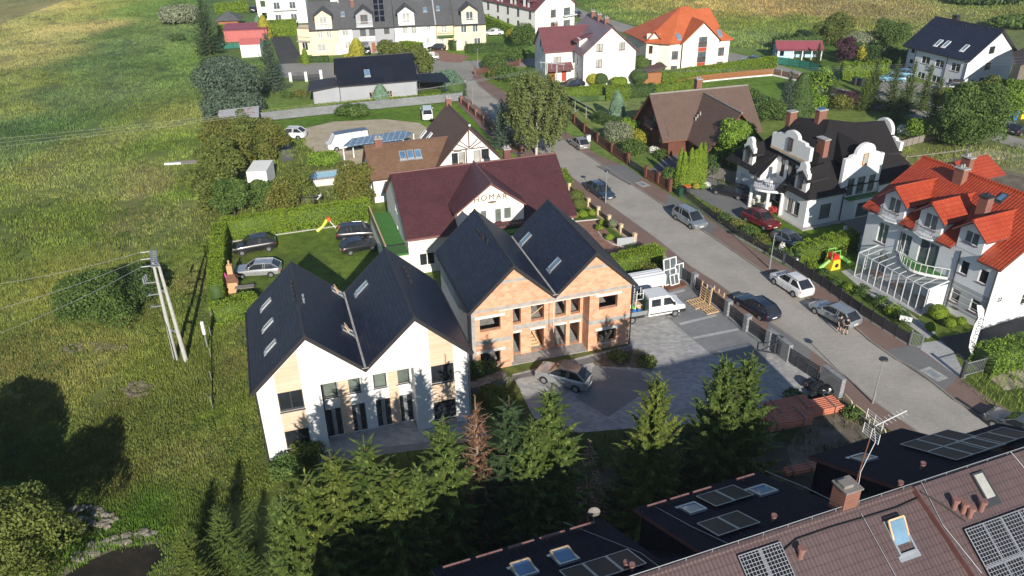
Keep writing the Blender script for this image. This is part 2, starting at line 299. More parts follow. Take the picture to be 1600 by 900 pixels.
# -- mesh builder
class MB:
    def __init__(s): s.v = []; s.f = []; s.m = []
    def poly(s, pts, mi=0):
        i = len(s.v); s.v += [tuple(p) for p in pts]; s.f.append(tuple(range(i, i + len(pts)))); s.m.append(mi)
    def box(s, x0, x1, y0, y1, z0, z1, mi=0, bottom=True):
        i = len(s.v)
        s.v += [(x0, y0, z0), (x1, y0, z0), (x1, y1, z0), (x0, y1, z0), (x0, y0, z1), (x1, y0, z1), (x1, y1, z1), (x0, y1, z1)]
        F = [(4, 5, 6, 7), (0, 1, 5, 4), (1, 2, 6, 5), (2, 3, 7, 6), (3, 0, 4, 7)] + ([(3, 2, 1, 0)] if bottom else [])
        for f in F: s.f.append(tuple(i + k for k in f)); s.m.append(mi)
    def obox(s, c, ax, ay, az, mi=0):
        """box centred at c with half-axis vectors"""
        c, ax, ay, az = map(Vector, (c, ax, ay, az)); i = len(s.v)
        for sz in (-1, 1):
            for sx, sy in ((-1, -1), (1, -1), (1, 1), (-1, 1)): s.v.append(tuple(c + ax * sx + ay * sy + az * sz))
        for f in [(4, 5, 6, 7), (0, 1, 5, 4), (1, 2, 6, 5), (2, 3, 7, 6), (3, 0, 4, 7), (3, 2, 1, 0)]: s.f.append(tuple(i + k for k in f)); s.m.append(mi)
    def bar(s, p, q, w, h=None, mi=0):
        p, q = V3(p), V3(q); d = q - p
        if d.length < 1e-6: return
        h = h or w; dn = d.normalized(); up = V3((0, 0, 1)) if abs(dn.z) < .95 else V3((0, 1, 0))
        a = dn.cross(up).normalized(); b = a.cross(dn)
        s.obox((p + q) / 2, a * w / 2, dn * d.length / 2, b * h / 2, mi)
    def tube(s, pts, r, n=6, mi=0, cap=True):
        pts = [V3(p) for p in pts]; k = len(pts); rs = r if isinstance(r, (list, tuple)) else [r] * k
        i0 = len(s.v)
        for j, p in enumerate(pts):
            d = (pts[min(j + 1, k - 1)] - pts[max(j - 1, 0)]).normalized(); up = V3((0, 0, 1)) if abs(d.z) < .9 else V3((1, 0, 0))
            a = d.cross(up).normalized(); b = d.cross(a)
            for t in range(n):
                an = 2 * math.pi * t / n; s.v.append(tuple(p + (a * math.cos(an) + b * math.sin(an)) * rs[j]))
        for j in range(k - 1):
            for t in range(n):
                t2 = (t + 1) % n; s.f.append((i0 + j * n + t, i0 + j * n + t2, i0 + (j + 1) * n + t2, i0 + (j + 1) * n + t)); s.m.append(mi)
        if cap:
            s.f.append(tuple(i0 + t for t in range(n))); s.m.append(mi); s.f.append(tuple(i0 + (k - 1) * n + t for t in reversed(range(n)))); s.m.append(mi)
    def extr(s, pts, vec, mi=0):
        pts = [V3(p) for p in pts]; vec = V3(vec); n = len(pts)
        s.poly(pts, mi); s.poly([p + vec for p in pts], mi)
        for k in range(n):
            a, b = pts[k], pts[(k + 1) % n]; s.poly([a, b, b + vec, a + vec], mi)
    def slab(s, pts, t=.18, mi=0, mside=None):
        pts = [V3(p) for p in pts]; v = V3((0, 0, -t)); n = len(pts); ms = mi if mside is None else mside
        s.poly(pts, mi); s.poly([p + v for p in pts], ms)
        for k in range(n):
            a, b = pts[k], pts[(k + 1) % n]; s.poly([a, b, b + v, a + v], ms)
    def ball(s, c, r, nu=10, nv=6, mi=0, z0=-1.0):
        c = V3(c); r = V3(r) if hasattr(r, '__len__') else V3((r, r, r)); i0 = len(s.v)
        a0 = math.asin(max(-1, z0))
        for j in range(nv + 1):
            la = a0 + (math.pi / 2 - a0) * j / nv
            for i in range(nu):
                an = 2 * math.pi * i / nu; s.v.append((c.x + r.x * math.cos(la) * math.cos(an), c.y + r.y * math.cos(la) * math.sin(an), c.z + r.z * math.sin(la)))
        for j in range(nv):
            for i in range(nu):
                i2 = (i + 1) % nu; s.f.append((i0 + j * nu + i, i0 + j * nu + i2, i0 + (j + 1) * nu + i2, i0 + (j + 1) * nu + i)); s.m.append(mi)
    def wall(s, p0, p1, outline, holes=(), t=.18, mi=0, off=0.0, inner=False, mrev=None):
        """wall face from p0 to p1 (outside on the right hand), outline [(s,z)], holes [(s0,z0,s1,z1)] with reveals"""
        p0 = V3((*p0[:2], 0)); p1 = V3((*p1[:2], 0)); d = (p1 - p0).normalized(); nrm = V3((d.y, -d.x, 0))
        P = lambda a, z, o=0.0: p0 + d * a + V3((0, 0, z)) + nrm * (off - o)
        loops = [[V3((a, z, 0)) for a, z in outline]] + [[V3((h[0], h[1], 0)), V3((h[2], h[1], 0)), V3((h[2], h[3], 0)), V3((h[0], h[3], 0))] for h in holes]
        flat = [q for l in loops for q in l]
        for o in ([0.0, t] if inner else [0.0]):
            i0 = len(s.v); s.v += [tuple(P(q.x, q.y, o)) for q in flat]
            for tri in tessellate_polygon(loops):
                s.f.append(tuple(i0 + k for k in tri)); s.m.append(mi)
        for h in holes:
            c = [(h[0], h[1]), (h[2], h[1]), (h[2], h[3]), (h[0], h[3])]
            for k in range(4):
                a, b = c[k], c[(k + 1) % 4]; s.poly([P(*a), P(*b), P(*b, t), P(*a, t)], mi if mrev is None else mrev)
    def build(s, name, mats, parent=None, smooth=False, loc=None, rz=0):
        me = bpy.data.meshes.new(name); me.from_pydata(s.v, [], s.f)
        mats = mats if isinstance(mats, (list, tuple)) else [mats]
        for x in mats: me.materials.append(MATS[x])
        me.polygons.foreach_set('material_index', s.m)
        uvl = me.uv_layers.new(name='UVMap'); V = s.v; uv = np.empty(len(me.loops) * 2, np.float32); k = 0
        for f in s.f:
            a = V3(V[f[0]]); n = None
            for j in range(1, len(f) - 1):
                n = (V3(V[f[j]]) - a).cross(V3(V[f[j + 1]]) - a)
                if n.length > 1e-9: break
            if n is None or n.length < 1e-12: n = V3((0, 0, 1))
            n.normalize()
            if n.z < 0: n = -n
            if abs(n.z) > .999: h = V3((1, 0, 0)); sl = V3((0, 1, 0))
            else: h = V3((0, 0, 1)).cross(n).normalized(); sl = n.cross(h)
            for j in f:
                p = V3(V[j]); uv[k] = p.dot(h); uv[k + 1] = p.dot(sl); k += 2
        uvl.data.foreach_set('uv', uv)
        if smooth:
            me.polygons.foreach_set('use_smooth', [True] * len(me.polygons))
            me.set_sharp_from_angle(angle=R(smooth if smooth > 1 else 35))
        me.update()
        o = bpy.data.objects.new(name, me); COL.objects.link(o)
        if parent: o.parent = parent
        if loc is not None: o.location = loc
        if rz: o.rotation_euler = (0, 0, rz)
        return o
def _split(s, name, mats, parent=None, smooth=False):
    par = list(range(len(s.v)))
    def fd(i):
        while par[i] != i: par[i] = par[par[i]]; i = par[i]
        return i
    for f in s.f:
        for k in f[1:]: par[fd(k)] = fd(f[0])
    D = {}
    for f, m_ in zip(s.f, s.m): D.setdefault(fd(f[0]), []).append((f, m_))
    out = []
    for fs in D.values():
        q = MB(); mp = {}
        for f, m_ in fs:
            for k in f:
                if k not in mp: mp[k] = len(q.v); q.v.append(s.v[k])
            q.f.append(tuple(mp[k] for k in f)); q.m.append(m_)
        out.append(q.build(name, mats, parent, smooth))
    return out
MB.split = _split
def tag(o, label, cat, group=None, kind=None):
    o['label'] = label; o['category'] = cat
    if group: o['group'] = group
    if kind: o['kind'] = kind
    return o
def thing(name, label, cat, x, y, rz=0, group=None, z=0):
    o = bpy.data.objects.new(name, None); COL.objects.link(o); o.empty_display_size = .3
    o.location = (x, y, z); o.rotation_euler = (0, 0, rz)
    return tag(o, label, cat, group)
def local(o, P):
    c, s = math.cos(o.rotation_euler.z), math.sin(o.rotation_euler.z); d = V3(P) - o.location
    return V3((d.x * c + d.y * s, -d.x * s + d.y * c, d.z))
def worldp(o, p):
    c, s = math.cos(o.rotation_euler.z), math.sin(o.rotation_euler.z); p = V3(p)
    return V3((p.x * c - p.y * s, p.x * s + p.y * c, p.z)) + o.location
def hit(o, tri, px, py):
    """point of the plane tri (local to o) seen at a photo pixel, in local coordinates"""
    a, b, c = (worldp(o, t) for t in tri); n = (b - a).cross(c - a); d = V3(ray(px, py)); C0 = V3((0, 0, CH))
    return local(o, C0 + d * ((a - C0).dot(n) / d.dot(n)))
def copy_tree(o, parent=None):
    c = o.copy(); COL.objects.link(c); c.parent = parent
    for ch in o.children: copy_tree(ch, c)
    return c
def sheet(name, pix, z, mt, kind='structure'):
    mb = MB(); pts = [G(x, y, 0) for x, y in pix]; mb.poly([(p.x, p.y, z) for p in pts])
    o = mb.build(name, mt); o['kind'] = kind
    return o
def raised(name, pix, z, mt):
    mb = MB(); mb.slab([V3((*G(x, y, 0).xy, z)) for x, y in pix], z + .05)
    o = mb.build(name, mt); o['kind'] = 'structure'; return o
# -- fast foliage meshes
def quads(name, V, mats, midx=None, parent=None, color=None, extra=None):
    """V: (n,4,3) array of quads -> one mesh object; extra: MB added to it"""
    n = len(V); ev = np.array(extra.v, np.float32).reshape(-1, 3) if extra else np.zeros((0, 3), np.float32)
    me = bpy.data.meshes.new(name); nv = n * 4 + len(ev)
    ef = extra.f if extra else []
    sizes = np.concatenate([np.full(n, 4), np.array([len(f) for f in ef], int)]).astype(np.int32)
    loops = np.concatenate([np.arange(n * 4), np.array([k + n * 4 for f in ef for k in f], int)]).astype(np.int32)
    me.vertices.add(nv); me.vertices.foreach_set('co', np.concatenate([V.reshape(-1, 3).astype(np.float32), ev]).ravel())
    me.loops.add(len(loops)); me.loops.foreach_set('vertex_index', loops)
    me.polygons.add(len(sizes)); st = np.concatenate([[0], np.cumsum(sizes)[:-1]]).astype(np.int32)
    me.polygons.foreach_set('loop_start', st)
    try: me.polygons.foreach_set('loop_total', sizes)
    except Exception: pass
    mats = mats if isinstance(mats, (list, tuple)) else [mats]
    for x in mats: me.materials.append(MATS[x])
    mi = np.concatenate([np.zeros(n, np.int32) if midx is None else np.asarray(midx, np.int32), np.array(extra.m if extra else [], np.int32)])
    me.polygons.foreach_set('material_index', mi)
    if color is not None:
        ca = me.color_attributes.new('veg', 'FLOAT_COLOR', 'POINT'); c4 = np.ones((nv, 4), np.float32); c4[:n * 4, :3] = np.repeat(color, 4, axis=0); ca.data.foreach_set('color', c4.ravel())
    me.update(calc_edges=True); me.validate()
    o = bpy.data.objects.new(name, me); COL.objects.link(o)
    if parent: o.parent = parent
    return o
def unit(a): return a / np.maximum(np.linalg.norm(a, axis=-1, keepdims=True), 1e-9)
def leaves(rng, C, N, size, aspect=.6, jit=.6):
    n = len(C); N = unit(N + rng.normal(0, jit, (n, 3))); T = unit(np.cross(N, rng.normal(0, 1, (n, 3)))); B = np.cross(N, T)
    s = size * rng.uniform(.6, 1.3, (n, 1)); T = T * s; B = B * s * aspect
    return np.stack([C - T, C - B * .9, C + T, C + B * .9], 1)
def crown_quads(rng, clumps, per, size, aspect=.6, fill=.25):
    """leaves on lumpy clumps: (centre, radii)"""
    out = []
    for c, r in clumps:
        n = int(per * (np.mean(r) ** 2)); d = unit(rng.normal(0, 1, (n, 3))); d[:, 2] = np.where(d[:, 2] < -.5, -d[:, 2], d[:, 2])
        k = rng.uniform(1 - fill, 1.08, (n, 1)); out.append(leaves(rng, np.array(c) + d * np.array(r) * k, d, size, aspect))
    return np.concatenate(out)
def tree_clumps(rng, h, r, base=.3, nclump=14, squash=.8):
    cl = [((0, 0, h * (base + (1 - base) * .5)), (r * .6, r * .6, h * (1 - base) * .36))]
    for i in range(nclump):
        a = i * 2.4 + rng.uniform(-.4, .4); z = rng.uniform(base + .06, .9); prof = math.sin(math.pi * min(1, max(.08, (z - base) / (1 - base) * .85 + .12))) ** .7
        rr = r * prof * rng.uniform(.45, .75); cr = r * rng.uniform(.28, .46)
        cl.append(((math.cos(a) * rr, math.sin(a) * rr, h * z), (cr, cr, cr * squash)))
    return cl
def trunk_mb(h, r0, limbs, rng, spread):
    mb = MB(); mb.tube([(0, 0, -.1), (0.05 * r0, 0, h * .4), (0, 0, h * .8)], [r0, r0 * .75, r0 * .25], 7)
    for i in range(limbs):
        a = i * 2.4; z = h * rng.uniform(.25, .6); e = spread * rng.uniform(.5, .8)
        mb.tube([(0, 0, z), (math.cos(a) * e * .5, math.sin(a) * e * .5, z + h * .13), (math.cos(a) * e, math.sin(a) * e, z + h * .22)], [r0 * .45, r0 * .28, r0 * .1], 5)
    return mb
_treecache = {}
def broadleaf(px, py, h, r, leaf, label, cat='tree', name='tree', seed=1, per=520, size=.16, base=.22, group=None, ncl=14, bark='bark', squash=.8, at=None):
    """px,py = ground pixel of the trunk"""
    rng = np.random.default_rng(seed); p = at or G(px, py)
    t = thing(name, label, cat, p[0], p[1], random.Random(seed).uniform(0, 6), group)
    quads('crown', crown_quads(rng, tree_clumps(rng, h, r, base, ncl, squash), per, size), leaf, parent=t)
    trunk_mb(h, max(.06, h * .022), 5, rng, r).build('trunk', bark, t, smooth=True)
    return t
def bush(px, py, h, r, leaf, label, name='bush', cat='bush', seed=1, per=420, size=.12, group=None, ry=None, core='leaf_hedge_dark', at=None):
    rng = np.random.default_rng(seed); p = at or G(px, py)
    cl = [((0, 0, h * .45), (r * .85, (ry or r) * .85, h * .5))]
    for i in range(7):
        a = i * 2.4 + rng.uniform(-.3, .3); e = rng.uniform(.35, .6); cl.append(((math.cos(a) * r * e, math.sin(a) * (ry or r) * e, h * rng.uniform(.3, .62)), (r * .42, (ry or r) * .42, h * .36)))
    V = crown_quads(rng, cl, per, size); V[:, :, 2] = np.maximum(V[:, :, 2], .0)
    o = quads(name, V, leaf); o.location = (p[0], p[1], 0); o.rotation_euler.z = random.Random(seed).uniform(0, 6) if ry is None else 0
    return tag(o, label, cat, group)
def topiary(px, py, h, r, leaf, label, name='clipped_bush', seed=1, group=None, cone=False, cat='bush', size=.07, dens=260, at=None):
    """dense clipped ball or cone / column"""
    rng = np.random.default_rng(seed); p = at or G(px, py); n = int(dens * (h + r) * r * 4)
    u = rng.uniform(0, 1, n); a = rng.uniform(0, 6.283, n)
    if cone:
        z = u * h; rr = r * np.minimum(1, (1 - (z / h)) ** .55 * 1.25) * (1 + .03 * np.sin(a * 5 + z * 3)); N = np.stack([np.cos(a), np.sin(a), np.full(n, .45)], 1)
        C = np.stack([np.cos(a) * rr, np.sin(a) * rr, z], 1) + rng.normal(0, .04, (n, 3))
    else:
        d = unit(rng.normal(0, 1, (n, 3))); d[:, 2] = np.abs(d[:, 2]) * np.where(rng.uniform(0, 1, n) < .25, -.5, 1); C = d * np.array([r, r, h / 2]) * (1 + rng.normal(0, .03, (n, 1))); C[:, 2] += h / 2; N = d
    V = leaves(rng, C, N, size, .6, .45); V[:, :, 2] = np.maximum(V[:, :, 2], 0)
    ex = MB()
    if cone: ex.tube([(0, 0, 0), (0, 0, h * .5), (0, 0, h * .93)], [r * .88, r * .68, .04], 9, 1)
    else: ex.ball((0, 0, h / 2), (r * .9, r * .9, h * .45), 10, 6, 1)
    o = quads(name, V, [leaf, 'leaf_hedge_dark'], extra=ex); o.location = (p[0], p[1], 0)
    return tag(o, label, cat, group)
def hedge(pix, h, w, leaf, label, seed=1, group=None, dens=150, size=.085, name='hedge', rough=.06, lump=0.0, z0=0.0, pts=None):
    """clipped hedge along ground pixels"""
    rng = np.random.default_rng(seed); P = pts or [G(x, y) for x, y in pix]; out = []; ex = MB()
    for a, b in zip(P, P[1:]):
        d = V3((b[0] - a[0], b[1] - a[1], 0)); L = d.length; d.normalize(); nn = V3((-d.y, d.x, 0))
        A = L * w + 2 * L * h; n = int(A * dens); u = rng.uniform(-w / 3, L + w / 3, n); k = rng.uniform(0, 1, n); side = np.where(k < w / (w + 2 * h), 0, np.where(rng.uniform(0, 1, n) < .5, 1, -1))
        hh = h * (1 + lump * np.sin(u * 2.1 + seed) * .5 + lump * np.sin(u * 5.3) * .5)
        v = np.where(side == 0, rng.uniform(-w / 2, w / 2, n), side * w / 2 * (1 + lump * .4 * np.sin(u * 6.3)))
        z = np.where(side == 0, hh, rng.uniform(0, 1, n) * hh)
        N = np.where((side == 0)[:, None], np.array([0, 0, 1.0]), side[:, None] * np.array([nn.x, nn.y, .35]))
        C = np.array([a[0], a[1], z0]) + u[:, None] * np.array([d.x, d.y, 0]) + v[:, None] * np.array([nn.x, nn.y, 0]); C[:, 2] += z; C += rng.normal(0, rough, (n, 3))
        out.append(leaves(rng, C, N, size, .6, .6))
        ex.obox(V3((a[0], a[1], z0)) + d * L / 2 + V3((0, 0, h * .46)), d * (L / 2 + w * .25), nn * w * .43, V3((0, 0, h * .47)), 1)
    o = quads(name, np.concatenate(out), [leaf, 'leaf_hedge_dark'], extra=ex)
    return tag(o, label, 'hedge', group)
def spruce_mesh(seed, h=9.0, r=2.3, leaf='leaf_spruce', dens=1.0, droop=.25, name='crown', twig=.36, nb=10, gap=0.0):
    rng = np.random.default_rng(seed); C = []; D = []; Nn = []; S = []; wood_b = []; z = .5
    while z < h * .95:
        f = 1 - z / h; L0 = r * (f ** .95) * (1 + .12 * math.sin(z * 5 + seed)) + .10; n = max(4, int(nb * (.5 + f * .6))); a0 = rng.uniform(0, 6.28)
        for k in range(n):
            if rng.uniform() < gap: continue
            a = a0 + k * 6.283 / n + rng.uniform(-.2, .2); L = L0 * rng.uniform(.62, 1.2); el = .95 * (1 - f) ** 1.6 - droop * f + .05
            dirv = np.array([math.cos(a), math.sin(a), 0]); side = np.array([-math.sin(a), math.cos(a), 0]); m = max(3, int(L / (.10 / dens))); t = (np.arange(m) + rng.uniform(0, 1, m)) / m
            zf = lambda t: z + rng.uniform(-.05, .05) + L * (el * t + (.12 + droop * .5) * t ** 3)
            base = np.outer(t * L, dirv); base[:, 2] = zf(t); wood_b.append(((0, 0, z), tuple(base[np.argmax(t)])))
            for sgn in (1, -1):
                tw = twig * np.minimum(1.1, 1.35 - t) * min(1, .35 + L * .5) * rng.uniform(.7, 1.2, m)
                dd = unit(dirv * .9 + sgn * side * rng.uniform(.45, .9, (m, 1)) + np.array([0, 0, 1]) * rng.uniform(-.35, .0, (m, 1)))
                C.append(base + dd * tw[:, None] * .5); D.append(dd * tw[:, None] * .6); Nn.append(np.tile([0, 0, 1.0], (m, 1)) + rng.normal(0, .3, (m, 3))); S.append(np.full(m, .052) * rng.uniform(.8, 1.4, m))
            C.append(base[-1:] + dirv * .12); D.append(dirv[None] * .26 + [[0, 0, .05]]); Nn.append(np.array([[0, 0, 1.0]])); S.append(np.array([.05]))
            mm = max(2, m // 2); t2 = rng.uniform(.1, .95, mm); b2 = np.outer(t2 * L, dirv); b2[:, 2] = zf(t2) - .1
            C.append(b2); D.append(np.stack([rng.normal(0, .05, mm), rng.normal(0, .05, mm), np.full(mm, -.17)], 1)); Nn.append(unit(np.tile(dirv, (mm, 1)) + rng.normal(0, .4, (mm, 3)))); S.append(np.full(mm, .09))
        z += .40 * (.6 + .6 * f)
    m = 14; lz = np.linspace(h * .9, h + .1, m); C.append(np.stack([np.zeros(m), np.zeros(m), lz], 1)); D.append(np.stack([rng.normal(0, .12, m), rng.normal(0, .12, m), np.full(m, .13)], 1)); Nn.append(rng.normal(0, 1, (m, 3))); S.append(np.full(m, .03))
    C = np.concatenate(C); D = np.concatenate(D); Nn = unit(np.concatenate(Nn)); S = np.concatenate(S)[:, None]; B = unit(np.cross(D, Nn)) * S
    return np.stack([C - D, C - B - D * .1, C + D, C + B - D * .1], 1), wood_b
_spr = {}
def spruce(px, py, h, r, label, leaf='leaf_spruce', var=0, group=None, name='spruce_tree', top=True, dens=1.0, droop=.25, at=None, bare=False, twig=.36, gap=0.0):
    """px,py = photo pixel of the tip (top=True) or of the foot"""
    p = at or (G(px, py, h) if top else G(px, py)); key = (leaf, var, dens, droop, bare, round(r / h, 1))
    t = thing(name, label, 'tree', p[0], p[1], (px * .37) % 6.28, group)
    if key not in _spr:
        V, wb = spruce_mesh(11 + var * 7 + int(dens * 10), 9.0, 9.0 * round(r / h, 1) if round(r / h, 1) > 0 else 1.2, leaf, dens, droop, gap=gap, twig=twig)
        cr = quads('crown', V, leaf, parent=t)
        tb = MB(); tb.tube([(0, 0, -.2), (0, 0, 4.5), (0, 0, 9.05)], [.16, .09, .018], 7)
        for k, (a, b) in enumerate(wb):
            if bare or k % 3 == 0: tb.tube([a, b], [.022, .008], 3, cap=False)
        tr = tb.build('trunk', 'dead_wood' if bare else 'bark', t)
        _spr[key] = (cr, tr)
    else:
        c0, t0 = _spr[key]
        cr = c0.copy(); COL.objects.link(cr); cr.parent = t; tr = t0.copy(); COL.objects.link(tr); tr.parent = t
    k = h / 9.0
    q = (r / h) / max(.1, round(r / h, 1))
    for o in (cr, tr): o.scale = (k * q, k * q, k)
    return t
# -- vegetation colours of the ground (albedo by place)
CP = [ # photo pixel, linear base colour
 (40, 20, (.30, .25, .13)), (120, 50, (.34, .27, .15)), (60, 90, (.30, .25, .13)), (150, 15, (.26, .23, .10)), (230, 15, (.13, .17, .06)), (300, 10, (.12, .17, .06)), (200, 50, (.10, .14, .06)), (180, 75, (.08, .12, .06)),
 (150, 100, (.09, .13, .06)), (250, 60, (.10, .14, .065)), (300, 70, (.11, .16, .06)), (120, 130, (.12, .15, .06)), (60, 130, (.16, .17, .06)), (20, 170, (.14, .16, .06)), (20, 200, (.07, .11, .055)), (90, 150, (.08, .12, .06)), (160, 120, (.08, .11, .055)),
 (200, 140, (.10, .13, .065)), (270, 130, (.11, .15, .06)), (60, 200, (.075, .12, .055)), (120, 180, (.10, .14, .06)), (200, 190, (.14, .165, .055)), (280, 180, (.18, .19, .07)), (30, 240, (.10, .14, .06)), (100, 230, (.15, .16, .06)), (170, 220, (.19, .18, .075)), (250, 220, (.15, .18, .045)), (310, 220, (.14, .18, .05)),
 (20, 300, (.15, .17, .05)), (80, 290, (.20, .19, .08)), (150, 280, (.19, .185, .075)), (220, 270, (.20, .18, .085)), (230, 300, (.24, .20, .10)), (290, 290, (.12, .17, .035)), (20, 370, (.18, .19, .06)), (90, 350, (.15, .17, .04)), (160, 340, (.14, .17, .04)), (230, 340, (.22, .19, .09)), (290, 340, (.18, .17, .07)),
 (20, 440, (.15, .16, .05)), (80, 430, (.17, .17, .055)), (60, 500, (.14, .16, .045)), (20, 540, (.20, .17, .09)), (100, 540, (.16, .16, .06)), (300, 400, (.14, .17, .045)), (315, 450, (.20, .17, .09)), (290, 480, (.12, .15, .035)), (200, 560, (.13, .15, .04)), (250, 560, (.13, .14, .04)), (60, 580, (.18, .17, .07)), (20, 620, (.15, .15, .05)),
 (120, 590, (.15, .15, .05)), (200, 610, (.14, .14, .05)), (290, 600, (.13, .15, .045)), (370, 560, (.18, .17, .07)), (370, 620, (.12, .15, .035)), (210, 680, (.15, .15, .05)), (250, 720, (.14, .13, .05)), (330, 700, (.15, .15, .06)), (300, 640, (.14, .15, .05)), (250, 790, (.07, .13, .02)), (180, 800, (.08, .13, .025)), (100, 840, (.08, .13, .025)), (60, 720, (.10, .12, .04)),
 (430, 250, (.13, .15, .045)), (470, 300, (.13, .14, .05)), (450, 380, (.10, .14, .025)), (500, 420, (.11, .15, .03)), (400, 470, (.10, .14, .03)), (520, 360, (.12, .16, .035)), (420, 360, (.11, .14, .03)),
 (440, 170, (.13, .19, .04)), (500, 180, (.12, .19, .03)), (600, 185, (.12, .19, .03)), (660, 205, (.12, .19, .03)), (740, 190, (.12, .20, .025)), (430, 145, (.14, .19, .06)), (350, 100, (.12, .17, .05)), (400, 85, (.12, .17, .05)), (480, 90, (.13, .19, .04)), (740, 90, (.12, .19, .03)), (770, 70, (.13, .20, .04)),
 (900, 175, (.20, .235, .09)), (960, 165, (.21, .235, .10)), (930, 150, (.20, .235, .10)), (945, 172, (.21, .235, .10)), (985, 172, (.20, .235, .10)), (830, 125, (.12, .18, .03)), (1100, 120, (.13, .20, .035)), (1160, 140, (.12, .20, .03)), (1210, 140, (.10, .17, .03)), (1250, 105, (.12, .19, .04)), (1300, 90, (.10, .16, .03)), (1370, 85, (.11, .19, .03)), (1300, 185, (.18, .22, .06)), (1360, 190, (.16, .19, .06)), (1380, 200, (.16, .18, .06)),
 (1200, 200, (.13, .17, .05)), (1060, 30, (.14, .17, .05)), (930, 10, (.12, .16, .05)), (1000, 5, (.27, .22, .09)), (1100, 8, (.30, .23, .10)), (1200, 15, (.27, .19, .10)), (1300, 20, (.22, .16, .09)), (1380, 18, (.20, .16, .09)), (1400, 5, (.26, .20, .10)), (1500, 15, (.20, .20, .09)), (1590, 45, (.14, .16, .07)), (1180, 35, (.17, .19, .05)), (1250, 40, (.15, .18, .05)),
 (1350, 40, (.19, .18, .06)), (960, 20, (.14, .18, .06)), (1200, 55, (.13, .17, .07)), (1300, 60, (.13, .165, .07)), (1400, 45, (.16, .165, .07)), (1600, 25, (.16, .16, .06)), (1500, 3, (.12, .15, .05)), (1040, 60, (.10, .15, .05)), (1580, 75, (.13, .15, .07)),
 (1260, 350, (.10, .16, .02)), (1300, 380, (.09, .15, .02)), (1360, 460, (.11, .16, .03)), (1460, 520, (.12, .15, .035)), (1500, 250, (.20, .19, .10)), (1430, 240, (.20, .20, .07)), (1560, 270, (.24, .20, .14)), (1560, 600, (.14, .16, .05)), (1600, 620, (.12, .16, .03)), (1590, 190, (.14, .15, .06)),
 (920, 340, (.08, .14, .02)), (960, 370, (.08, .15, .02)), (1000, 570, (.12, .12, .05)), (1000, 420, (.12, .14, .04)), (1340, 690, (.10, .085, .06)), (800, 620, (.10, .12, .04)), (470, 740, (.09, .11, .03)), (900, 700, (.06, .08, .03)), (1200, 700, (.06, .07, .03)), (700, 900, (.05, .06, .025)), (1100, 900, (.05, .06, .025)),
 (1060, 250, (.14, .18, .05)), (1090, 310, (.13, .17, .04)), (860, 200, (.12, .18, .04))]
_cpx = np.array([G(a, b)[:2] for a, b, c in CP]); _cpc = np.array([c for a, b, c in CP])
_cpu = np.stack([np.array([a for a, b, c in CP], float), np.array([b for a, b, c in CP], float)], 1)
def vnoise(X, Y, s, seed):
    rng = np.random.default_rng(seed); T = rng.uniform(0, 1, (64, 64)); x = X / s; y = Y / s; i = np.floor(x).astype(int); j = np.floor(y).astype(int); fx = x - i; fy = y - j
    fx = fx * fx * (3 - 2 * fx); fy = fy * fy * (3 - 2 * fy); g = lambda a, b: T[a % 64, b % 64]
    return (g(i, j) * (1 - fx) + g(i + 1, j) * fx) * (1 - fy) + (g(i, j + 1) * (1 - fx) + g(i + 1, j + 1) * fx) * fy
def fbm(X, Y, s, seed): return (vnoise(X, Y, s, seed) + .5 * vnoise(X, Y, s / 2.1, seed + 1) + .25 * vnoise(X, Y, s / 4.3, seed + 2)) / 1.75
def vegcol(X, Y):
    X = np.asarray(X, float); Y = np.asarray(Y, float)
    wx = X + (fbm(X, Y, 9, 3) - .5) * 9; wy = Y + (fbm(X, Y, 9, 8) - .5) * 12
    out = np.zeros((len(X), 3)); W = np.zeros(len(X)); sc = 3 + np.maximum(_cpx[:, 1] - 40, 0) * .03
    for k in range(len(CP)):
        d2 = ((wx - _cpx[k, 0]) ** 2 + ((wy - _cpx[k, 1]) * .75) ** 2) / sc[k] ** 2
        wgt = 1 / (d2 + .25) ** 2; out += wgt[:, None] * _cpc[k]; W += wgt
    out /= W[:, None]; n = fbm(X, Y, 5, 21)[:, None] - .5; n2 = fbm(X, Y, 14, 31)[:, None] - .5
    return np.clip(out * (1 + n * .75) * (1 + n2 * np.array([.7, .35, .5])), .01, .6)
def inpoly(px, py, poly):
    r = np.zeros(len(px), bool); j = len(poly) - 1
    for i in range(len(poly)):
        xi, yi = poly[i]; xj, yj = poly[j]
        c = ((yi > py) != (yj > py)) & (px < (xj - xi) * (py - yi) / ((yj - yi) if yj != yi else 1e-9) + xi); r ^= c; j = i
    return r
gx = np.concatenate([[-3000, -1200, -500, -260], np.arange(-170, 190, 1.5), [260, 500, 1200, 3000]]); gy = np.concatenate([[-1500, -400, -60], np.arange(0, 120, 1.5), np.arange(120, 330, 3), [400, 600, 1200, 3500]])
GX, GY = np.meshgrid(gx, gy); nx, ny = len(gx), len(gy)
